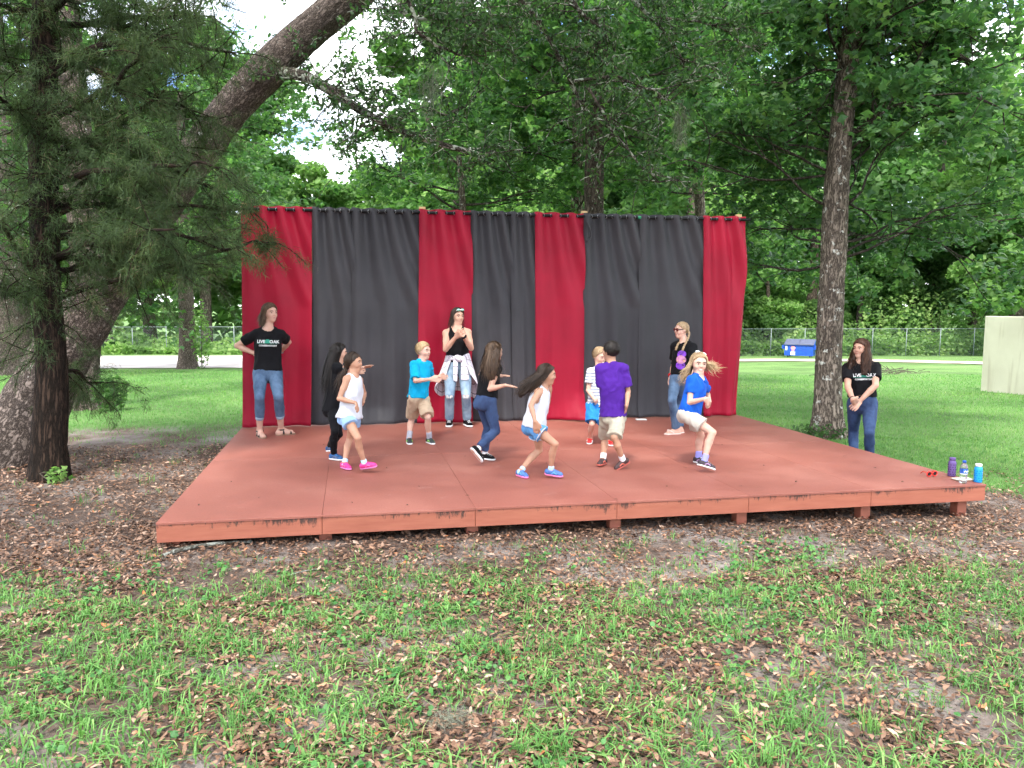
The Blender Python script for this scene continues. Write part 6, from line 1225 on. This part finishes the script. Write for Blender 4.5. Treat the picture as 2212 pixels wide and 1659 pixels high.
def p_jeans():
    c = person('girl in dark jeans with long brown hair seen from behind, arms reaching out', CE, 1.25, 0,
      dict(n=(420, 330), p=(345, 800), er=(398, 650, -.6), wr=(585, 605, -.2), el=(292, 480, .5), wl=(520, 490, .6), kr=(465, 1160, -.3), kl=(375, 1110, .3), ar=(245, 1385, .17), al=(335, 1440), tr=(300, 1560, 'lift', -.02), tl=(505, 1500), sw=.090, pw=.092, pd=-.02,
           hr=dict(to=(738, 632), pn='down', curl=.06), hl=dict(to=(628, 488), pn='down', curl=.1)), 128, 120, dict(c=(455, 200), H=.19, yaw=125, hair=HR_brown), skin=SK_light)
    top(c, FB['black'], hem=-.045, sleeve=.35, g=.010); bottoms(c, DN_dark, 1.86, g=.009, flare=.006, name='jeans', rise=.07)
    hair_cap(c, HR_brown, .075, (.03, .85), -.5); long_hair(c, HR_brown, [(430, 240, -.05), (420, 340, -.09), (415, 440, -.10), (410, 565, -.09)], 560, .008, 1.15, .42, cover=(-130, 130), end_jit=.12)
    shoes(c, FB['black'], M_sole, FB['sock_white'], .03, lace=M_white)
def p_runner():
    c = person('girl in white tank and blue running shorts striding, hair flying behind', CF, 1.19, 0,
      dict(n=(498, 395), p=(395, 880), er=(352, 630, -.8), wr=(408, 830, -.3), el=(553, 625, .4), wl=(598, 440, -.2), kr=(655, 1110), kl=(455, 1190, .2), ar=(602, 1440, .075), al=(222, 1450), tr=(775, 1545, 'lift'), tl=(365, 1540), sw=.086, pd=.0,
           hr=dict(to=(432, 985), pn='in', curl=.12), hl=dict(to=(590, 375), pn='body', curl=.75)), 68, 72, dict(c=(555, 242), H=.19, yaw=84, pitch=-3, hair=HR_dark), skin=SK_tan, build=.93)
    top(c, FB['white'], hem=.012, sleeve=None, g=.011, flare=.018, neck=.02, name='tank_top', wr=.006, strap=.024); s = bottoms(c, FB['shortblue'], .45, rise=.02, g=.014, flare=.030, name='running_shorts', wr=.004)
    for h_, K_, lg in ((c['hR'], c['kR'], 'r'), (c['hL'], c['kL'], 'l')):
        e_ = h_+(K_-h_)*.45; n_ = unit(K_-h_); band(c, e_-n_*.004, n_, c['LEG'][lg][0]['rb']+.014+.026, .006, FB['white'], 'trim')
    hair_cap(c, HR_dark, .06, (.03, .85), -.42); long_hair(c, HR_dark, [(470, 250, 0), (390, 330, -.02), (280, 430, -.02), (175, 530, 0)], 420, .0065, 1.05, .30, cover=(-120, 120), wave=.012, end_jit=.3, core=True, jit=.014)
    shoes(c, plain('blue_mesh_shoe', (.06, .15, .40), .6, var=.4, scale=40), plain('pink_rim_sole', (.75, .18, .38), .6), FB['sock_blue'], .045, accent=plain('sky_trim', (.10, .35, .70), .6))
def p_striped():
    c = person('smiling boy in striped white tee and blue shorts behind the purple-shirted boy', CG, 1.16, 0,
      dict(n=(280, 368), p=(252, 790), er=(160, 620, -.3), wr=(238, 735, -.6), el=(372, 620), wl=(330, 740, -.3), kr=(205, 1000), kl=(330, 1000), ar=(180, 1165), al=(400, 1185), tr=(160, 1232), tl=(420, 1228), sw=.098, cw=.088, ww=.082, pw=.086,
           hr=dict(to=(268, 775), pn='body', curl=.6)), 25, 25, dict(c=(290, 238), H=.20, yaw=38, pitch=-14, hair=HR_dblond, smile=1), skin=SK_fair, sex='m')
    m, t, b = newmat('striped_jersey'); g = nd(t, 'ShaderNodeNewGeometry'); sp = nd(t, 'ShaderNodeSeparateXYZ'); t.links.new(g.outputs['Position'], sp.inputs[0]); mo = nd(t, 'ShaderNodeMath', operation='PINGPONG'); mo.inputs[1].default_value = .019; t.links.new(sp.outputs[2], mo.inputs[0]); mu = nd(t, 'ShaderNodeMath', operation='MULTIPLY'); mu.inputs[1].default_value = 50; t.links.new(mo.outputs[0], mu.inputs[0]); t.links.new(ramp(t, [(.42, (.60, .60, .62)), (.5, (.24, .26, .33))], mu.outputs[0]), b.inputs['Base Color']); b.inputs['Roughness'].default_value = .9
    sh = top(c, m, hem=.0, sleeve=.62, g=.012, sleeve_g=.020, neck=.02); n_ = facing(25); o0 = c['N']-c['spine']*.10*c['H']
    for txt, y in (('M', -.02), ('K', -.135)):
        V, F = text_poly(txt, .062, .0022); wrap_print(c, sh, ([(vx+.0, vy+y) for vx, vy in V], F), o0, n_, FB['black'], 'letter')
    for y in (-.062, -.178):
        for (dx, dy, r_) in ((-.008, 0, .008), (.008, .008, .007), (.012, -.006, .008), (-.004, -.012, .007)):
            a_ = np.linspace(0, 2*np.pi, 8, endpoint=False); wrap_print(c, sh, ([(dx, y+dy)]+[(dx+r_*math.cos(q), y+dy+r_*math.sin(q)) for q in a_], np.array([(0, i+1, (i+1) % 8+1) for i in range(8)])), o0, n_, FB['black'], 'spot_print')
    bottoms(c, FB['cyanblue'], .86, rise=.02, g=.016, flare=.020, name='shorts', wr=.005); hair_cap(c, HR_dblond, .045, (.06, .74), -.18, wr=.003, crown=.05); short_hair(c, HR_dblond); red = plain('red_shoe', (.60, .012, .012), .55); shoes(c, red, M_sole, None, accent=M_white)
def p_purple():
    c = person('boy in purple tee and khaki cargo shorts seen from behind', CG, 1.20, 0,
      dict(n=(425, 318), p=(440, 900), er=(612, 640, .2), wr=(594, 790), el=(318, 650), wl=(336, 880), kr=(455, 1150, -.2), kl=(352, 1140, -.1), ar=(553, 1412, .085), al=(328, 1395, .065), tr=(455, 1545, 'lift'), tl=(262, 1470), sw=.102, cw=.09, ww=.085, pw=.086,
           hl=dict(to=(352, 985), pn='in', curl=.3), hr=dict(to=(575, 880), pn='in', curl=.4)), 172, 172, dict(c=(412, 182), H=.195, yaw=-140, hair=HR_black), skin=SK_tan, sex='m')
    top(c, FB['purple'], hem=.008, sleeve=.80, g=.018, flare=.014, sleeve_g=.022, wr=.0045, nk=.036); s = bottoms(c, FB['stone'], .98, rise=.02, g=.012, flare=.022, name='cargo_shorts', wr=.007)
    q = c['hL']*.45+c['kL']*.55; ball('pocket', q-c['lb']*(-.052), np.stack([c['lb'], c['fb'], VU], 1), (.022, .045, .05), FB['stone'], s, 10)
    hair_cap(c, HR_black, .045, (.09, .68), -.26, wr=.003, crown=.03); short_hair(c, HR_black); shoes(c, plain('black_coral_shoe', (.045, .02, .02), .6), plain('coral_sole', (.42, .08, .06), .6), FB['sock_white'], .06, accent=plain('coral_trim', (.65, .14, .09), .6))
def p_braids():
    c = person('girl in dark sunglasses with blond braids, black tee and jeans', CH, 1.47, 0,
      dict(n=(288, 265), p=(250, 640), er=(182, 490, .2), wr=(152, 618), el=(385, 480, -.2), wl=(340, 600, -.3), kr=(165, 850), kl=(215, 870), ar=(205, 1128), al=(245, 1118), tr=(125, 1162), tl=(165, 1160), sw=.094, cw=.086, pw=.090,
           hr=dict(to=(130, 715), pn='in', curl=.25)), -42, -55, dict(c=(258, 150), H=.21, yaw=-72, hair=HR_dblond), skin=SK_fair, toes=1)
    sh = top(c, FB['black'], hem=-.04, sleeve=.70, g=.014, sleeve_g=.020); bottoms(c, DN_mid, 1.97, g=.008, flare=.016, name='jeans', rise=.065)
    o0 = at(*c['px']((238, 445)), c['d0']-.15); n_ = facing(-35); pur = plain('purple_print', (.14, .02, .38), .6, var=.6, scale=25); pin = plain('pink_orange_print', (.42, .17, .30), .6, var=.4, scale=20); yl = plain('yellow_print', (.75, .45, .06), .6)
    def disc(cx, cy, rx, ry, mat, nm): a_ = np.linspace(0, 2*np.pi, 16, endpoint=False); wrap_print(c, sh, ([(cx, cy)]+[(cx+rx*math.cos(q), cy+ry*math.sin(q)) for q in a_], np.array([(0, i+1, (i+1) % 16+1) for i in range(16)])), o0, n_, mat, nm, .004)
    disc(0, .07, .060, .050, pur, 'print_upper'); disc(0, -.075, .062, .052, pur, 'print_lower'); n0 = len(c['root'].children)
    def disc2(*a): disc(*a)
    wrap = wrap_print
    a_ = np.linspace(0, 2*np.pi, 16, endpoint=False); wrap_print(c, sh, ([(0, 0)]+[(.066*math.cos(q), .055*math.sin(q)) for q in a_], np.array([(0, i+1, (i+1) % 16+1) for i in range(16)])), o0, n_, pin, 'print_middle', .006); wrap_print(c, sh, ([(-.05, -.025), (.05, -.02), (.05, -.005), (-.05, -.01)], np.array([(0, 1, 2), (0, 2, 3)])), o0, n_, yl, 'print_band', .008)
    hair_cap(c, HR_dblond, .03, (.04, .82), -.25, wr=.004)
    for pts in ([(318, 120, -.02), (335, 190, -.04), (315, 250, -.09), (285, 310, -.14), (270, 350, -.16)], [(300, 150, .05), (265, 240, .02), (225, 290, -.05), (205, 345, -.08)]):
        G_ = smooth_path([at(*c['px'](q), c['d0']+q[2]) for q in pts], 26); pr = []
        for i in range(25):
            a_ = i*1.25; s1 = VR*math.cos(a_)*.008+VF*math.sin(a_*2)*.005; s2 = VR*math.cos(a_+1.25)*.008+VF*math.sin(a_*2+2.5)*.006; pr += [rc(G_[i]+s1, G_[i+1]+s2, .009, .009, .002), rc(G_[i]-s1, G_[i+1]-s2, .009, .009, .002)]
        blob('braid', pr, .005, HR_dblond, c['root'], None, lambda V: {'rnd': fbm(V*80, 2)})
    lens = plain('red_dark_lens', (.10, .008, .010), .15); sg = obj('sunglasses', MB().tube([c['hp'](-.33, .0, .04), c['hp'](-.29, .30, .05), c['hp'](-.05, .42, .05), c['hp'](.05, .42, .05), c['hp'](.29, .30, .05), c['hp'](.33, 0, .04)], .006, 6).me('sunglasses', True), M_blackleather, c['root'])
    for s_ in (-1, 1): ball('lens', c['hp'](s_*.16, .39, .02), c['HR'], (.026, .010, .021), lens, sg, 10)
    band(c, c['wR']*.85+c['eR']*.15, unit(c['wR']-c['eR']), .026, .016, FB['red'], 'scrunchie')
    H = c['H']; ff_ = plain('pale_flip_flop', (.62, .50, .46), .7)
    for s_ in 'rl':
        A_, d_, u_, l_, so_ = c['FOOT'][s_]; f = blob('flip_flop', [rc(so_-d_*.022*H+u_*.004, so_+d_*.088*H+u_*.004, .028*H, .029*H, .004, ax=u_, fl=.34)], .005, ff_, c['root'])
        P = [so_+d_*.03*H+l_*.026*H+u_*.01*H, so_+d_*.075*H+l_*.010*H+u_*.040*H, so_+d_*.085*H+u_*.03*H, so_+d_*.075*H-l_*.012*H+u_*.040*H, so_+d_*.03*H-l_*.026*H+u_*.01*H]; obj('strap', MB().tube(smooth_path(P, 14), .006, 6).me('strap', True), ff_, f)
def p_polo():
    c = person('laughing girl in blue polo and pale skort running, white bow in blown hair', CH, 1.23, 0,
      dict(n=(432, 612), p=(335, 975), er=(340, 868, -.6), wr=(492, 830, -.3), el=(508, 760, .4), wl=(540, 860, -.1), kr=(568, 1165), kl=(452, 1190, .3), ar=(482, 1455, .10), al=(425, 1415), tr=(590, 1545, 'lift'), tl=(572, 1478), sw=.086, pw=.084,
           hr=dict(to=(552, 905), pn='body', curl=.25), hl=dict(to=(530, 905), pn='body', curl=.4)), 40, 55, dict(c=(432, 484), H=.208, yaw=6, pitch=-2, roll=-4, hair=HR_brown, smile=1), skin=SK_fair)
    sh = top(c, FB['royal'], hem=-.004, sleeve=.60, g=.012, flare=.008, sleeve_g=.016, neck=.02, name='polo_shirt', wr=.006)
    cl = c['N']+c['spine']*.012*c['H']
    for s_ in (-1, 1):
        P = [cl-c['fb']*.05, cl+c['lb']*s_*.058-c['fb']*.02+c['spine']*.004, cl+c['lb']*s_*.055+c['fb']*.045-c['spine']*.022, cl+c['lb']*s_*.012+c['fb']*.074-c['spine']*.055]; obj('collar', MB().tube(smooth_path(P, 12), .0115, 6).me('collar', True), FB['royal'], sh)
    bottoms(c, FB['skort'], .62, g=.010, flare=.028, name='skort', rise=.015, wr=.004)
    hair_cap(c, HR_dblond, .05, (-.03, .85), -.40); long_hair(c, HR_blond, [(480, 450, .06), (530, 470, .05), (575, 500, .04), (620, 520, .03)], 260, .0065, .9, .26, cover=(-20, 120), wave=.02, end_jit=.3, core=False, jit=.012, seed=8); long_hair(c, HR_dblond, [(370, 500, .06), (335, 560, .04), (300, 620, .02), (275, 700, .0)], 230, .0065, .7, .2, cover=(-120, 10), wave=.02, end_jit=.2, core=False, jit=.010, seed=9)
    bow = FB['white']; bc = at(*c['px']((452, 378)), c['d0']+.0)
    for s_ in (-1, 1): ball('bow_loop', bc+VR*s_*.030-VU*s_*.010, np.stack([unit(VR-VU*.35), VF, unit(VU+VR*.35)], 1), (.030, .014, .017), bow, c['root'], 9)
    ball('bow_knot', bc, np.eye(3), (.010, .012, .010), bow, c['root'], 8); shoes(c, plain('charcoal_plum_shoe', (.03, .02, .03), .6), M_sole, FB['sock_lav'], .07, accent=plain('lilac_trim', (.42, .25, .45), .6), lace=M_white)
def p_onlawn():
    fz = float(gz(8.3, 3.2))
    c = person('woman with long chestnut hair on the lawn beside the stage, hands clasped', CI, 1.68, fz,
      dict(n=(420, 395), p=(432, 930), er=(250, 715, -.5), wr=(312, 868, -.8), el=(598, 695, -.3), wl=(398, 893, -.8), kr=(322, 1270), kl=(520, 1290), ar=(330, 1640), al=(530, 1655), tr=(300, 1690), tl=(510, 1710), sw=.102, hw=.053, pw=.094, bust=1,
           hr=dict(to=(380, 935), pn='body', curl=.3), hl=dict(to=(310, 990), pn='body', curl=.2)), -14, -10, dict(c=(412, 232), H=.222, yaw=-55, hair=HR_mid, smile=0), skin=SK_light)
    sh = top(c, FB['black'], hem=-.055, sleeve=.62, g=.014, neck=.012, sleeve_g=.022); live_oak_print(c, sh, -14); j = bottoms(c, DN_dark, 1.93, g=.007, flare=.004, name='jeans', rise=.072)
    bl = c['P']+c['spine']*.066*1.68; a_ = np.linspace(0, 2*np.pi, 25); obj('belt', MB().tube([bl+c['lh']*math.cos(q)*(c['hi_w']*.90+.010)+unit(np.cross(c['lh'], c['spine']))*math.sin(q)*(c['hi_w']*.72+.010) for q in a_], .014, 6).me('belt', True), plain('brown_leather', (.13, .045, .02), .5), c['root'])
    hair_cap(c, HR_mid, .075, (.03, .85), -.5); long_hair(c, HR_mid, [(345, 310, .03), (290, 410, -.02), (262, 540, -.07)], 260, .009, .6, .2, cover=(-100, -20), wave=.014, end_jit=.12, seed=4); long_hair(c, HR_mid, [(470, 300, -.06), (465, 420, -.12), (450, 600, -.15)], 330, .009, .8, .27, cover=(10, 140), wave=.014, end_jit=.12, seed=6); long_hair(c, HR_mid, [(430, 280, .08), (430, 400, .10), (430, 500, .10)], 200, .009, 1, .34, cover=(-80, 80), seed=7)
    band(c, c['wR']*.92+c['eR']*.08, unit(c['wR']-c['eR']), .028, .005, FB['black'], 'bracelet'); shoes(c, M_blackleather, M_sole, None)
PEOPLE = [p_hips, p_longblack, p_whiteblouse, p_turquoise, p_shirtwaist, p_jeans, p_runner, p_striped, p_purple, p_braids, p_polo, p_onlawn]
for f_ in PEOPLE: f_()
# ================================================================ SMALL THINGS ON THE STAGE
def lathe_obj(name, prof, c_, mat, parent, n=24): return obj(name, MB().lathe(prof, c_, n).me(name, True), mat, parent)
def holes(root, c_, r, z0, z1, rows, cols, mat, rr=.006):
    mb_ = MB(); a_ = np.linspace(0, 2*np.pi, 9)[:-1]; tmpl = np.array([[0, 0, 0]]+[[0, rr*math.cos(q), rr*.8*math.sin(q)] for q in a_]); F = np.array([(0, i+1, (i+1) % 8+1) for i in range(8)]); me_ = mesh('window', tmpl, F); me_.materials.append(mat)
    for i in range(rows):
        for j in range(cols):
            t = 2*np.pi*j/cols+(.0 if i % 2 else .2); o = bpy.data.objects.new('window', me_); COL.objects.link(o); o.parent = root; o.matrix_parent_inverse = Matrix.Translation(-Vector(root.location)); o.location = (c_[0]+(r+.0008)*math.cos(t), c_[1]+(r+.0008)*math.sin(t), c_[2]+z0+(z1-z0)*i/(rows-1)); o.rotation_euler = (0, 0, t)
def sleeve_bottle(px, py, r, h, body, cap, hole, lab, caph=.03):
    c_ = at_z(px, py, .001); e = empty('water_bottle', c_, lab, 'bottle')
    lathe_obj('sleeve', [(0, 0), (r*.95, 0), (r, .006), (r, h*.70), (r*.93, h*.78), (r*.72, h*.83), (r*.70, h*.86)], c_, body, e); lathe_obj('cap', [(r*.70, h*.86-.001), (r*.80, h*.865), (r*.80, h*.985), (r*.72, h), (0, h)], c_, cap, e); holes(e, c_, r, h*.12, h*.62, 5, 9, hole, r*.16)
pu = plain('purple_silicone', (.10, .055, .20), .6, var=.1); pud = plain('dark_purple_glass', (.03, .02, .06), .2); bl = plain('cyan_silicone', (.003, .27, .68), .55, var=.08); bld = plain('deep_blue_glass', (.004, .13, .42), .2)
sleeve_bottle(2055.5, 1028, .036, .185, pu, pu, pud, 'purple water bottle at the stage corner')
sleeve_bottle(2112, 1041, .036, .176, bl, M_white, bld, 'bright blue water bottle with a white cap on the stage corner')
m, t, b = newmat('clear_plastic'); b.inputs['Base Color'].default_value = (.93, .96, .98, 1); b.inputs['Transmission Weight'].default_value = .9; b.inputs['Roughness'].default_value = .08; b.inputs['IOR'].default_value = 1.25; M_clear = m
c_ = at_z(2080.5, 1043, .001); e = empty('plastic_bottle', c_, 'clear plastic water bottle with blue cap and label', 'bottle')
prof = [(0, .002), (.026, 0), (.032, .006)]+[(.0315+.0012*math.sin(k*1.57), .012+k*.0045) for k in range(18)]+[(.033, .1), (.033, .145), (.030, .16), (.022, .180), (.014, .190), (.0125, .196)]
lathe_obj('bottle_body', prof, c_, M_clear, e, 28); lathe_obj('label', [(.0336, .092), (.0337, .138)], c_, plain('blue_label', (.01, .10, .45), .4, var=.6, scale=60), e, 28); lathe_obj('label_band', [(.0339, .088), (.0339, .094)], c_, M_white, e, 28); lathe_obj('cap', [(0.013, .194), (.0165, .195), (.0165, .212), (.014, .215), (0, .215)], c_, plain('blue_cap', (.01, .08, .42), .4), e, 20)
for k in range(4): q_ = c_+(-F2*.0352)+H2*(-.016+.011*k)+[0, 0, .113+.004*(k % 2)]; obj('label_mark', MB().box((-.004, -.0004, -.006), (.004, .0004, .008), (np.stack([H2, F2, [0, 0, 1]], 1), q_)).me('label_mark'), M_white, e)
def slab(name, lab, cat, px, py, w_, d_, h_, ang, top_mat, side_mat, part):
    c_ = at_z(px, py, .0); a_ = R_(ang); Mx = (np.stack([H2*math.cos(a_)+F2*math.sin(a_), -H2*math.sin(a_)+F2*math.cos(a_), [0, 0, 1]], 1), c_); e = empty(name, c_, lab, cat); o = bev_box((-w_/2, -d_/2, .001), (w_/2, d_/2, h_), .003); o.transform(Matrix(np.block([[Mx[0], Mx[1][:, None]], [np.zeros((1, 3)), np.ones((1, 1))]]).tolist())); obj('case', o, side_mat, e)
    obj(part, MB().box((-w_/2+.006, -d_/2+.006, h_), (w_/2-.006, d_/2-.006, h_+.0015), Mx).me(part), top_mat, e)
slab('tablet', 'thin pale tablet lying behind the clear plastic bottle', 'tablet', 2080, 1036.5, .19, .11, .010, 8, plain('pale_cover', (.66, .62, .55), .5), plain('tan_edge', (.35, .25, .18), .6), 'cover')
slab('phone', 'white phone lying on the boards at the foot of the dark curtain', 'phone', 1385, 907, .155, .09, .012, 4, plain('white_glass', (.75, .76, .78), .3), M_white, 'screen')
# red-framed sunglasses
c_ = at_z(2013, 1029, .001); e = empty('sunglasses', c_, 'red framed sunglasses standing on the stage near the bottles', 'sunglasses'); rf = plain('red_plastic_frame', (.62, .03, .02), .35); dk = plain('dark_lens', (.012, .008, .010), .15)
for s_ in (-1, 1):
    a_ = np.linspace(0, 2*np.pi, 17); cc = c_+H2*s_*.034+F2*s_*.012+np.array([0, 0, .026]); ax = unit(H2+F2*.35); P = [cc+ax*.029*math.cos(q)+VU*.024*math.sin(q) for q in a_]; obj('rim', MB().tube(P, .0055, 6).me('rim', True), rf, e)
    V = np.array([cc]+[cc+ax*.026*math.cos(q)+VU*.021*math.sin(q) for q in a_[:-1]]); obj('lens', mesh('lens', V, np.array([(0, i+1, (i+1) % 16+1) for i in range(16)])), dk, e); h_ = cc+ax*.030*s_+VU*.012; obj('temple', MB().tube(smooth_path([h_, h_+F2*.07+H2*s_*.004, h_+F2*.12-VU*.03], 8), .004, 6).me('temple', True), rf, e)
obj('bridge', MB().tube([c_-H2*.008+VU*.034, c_+VU*.037, c_+H2*.008+VU*.034], .004, 6).me('bridge', True), rf, e)
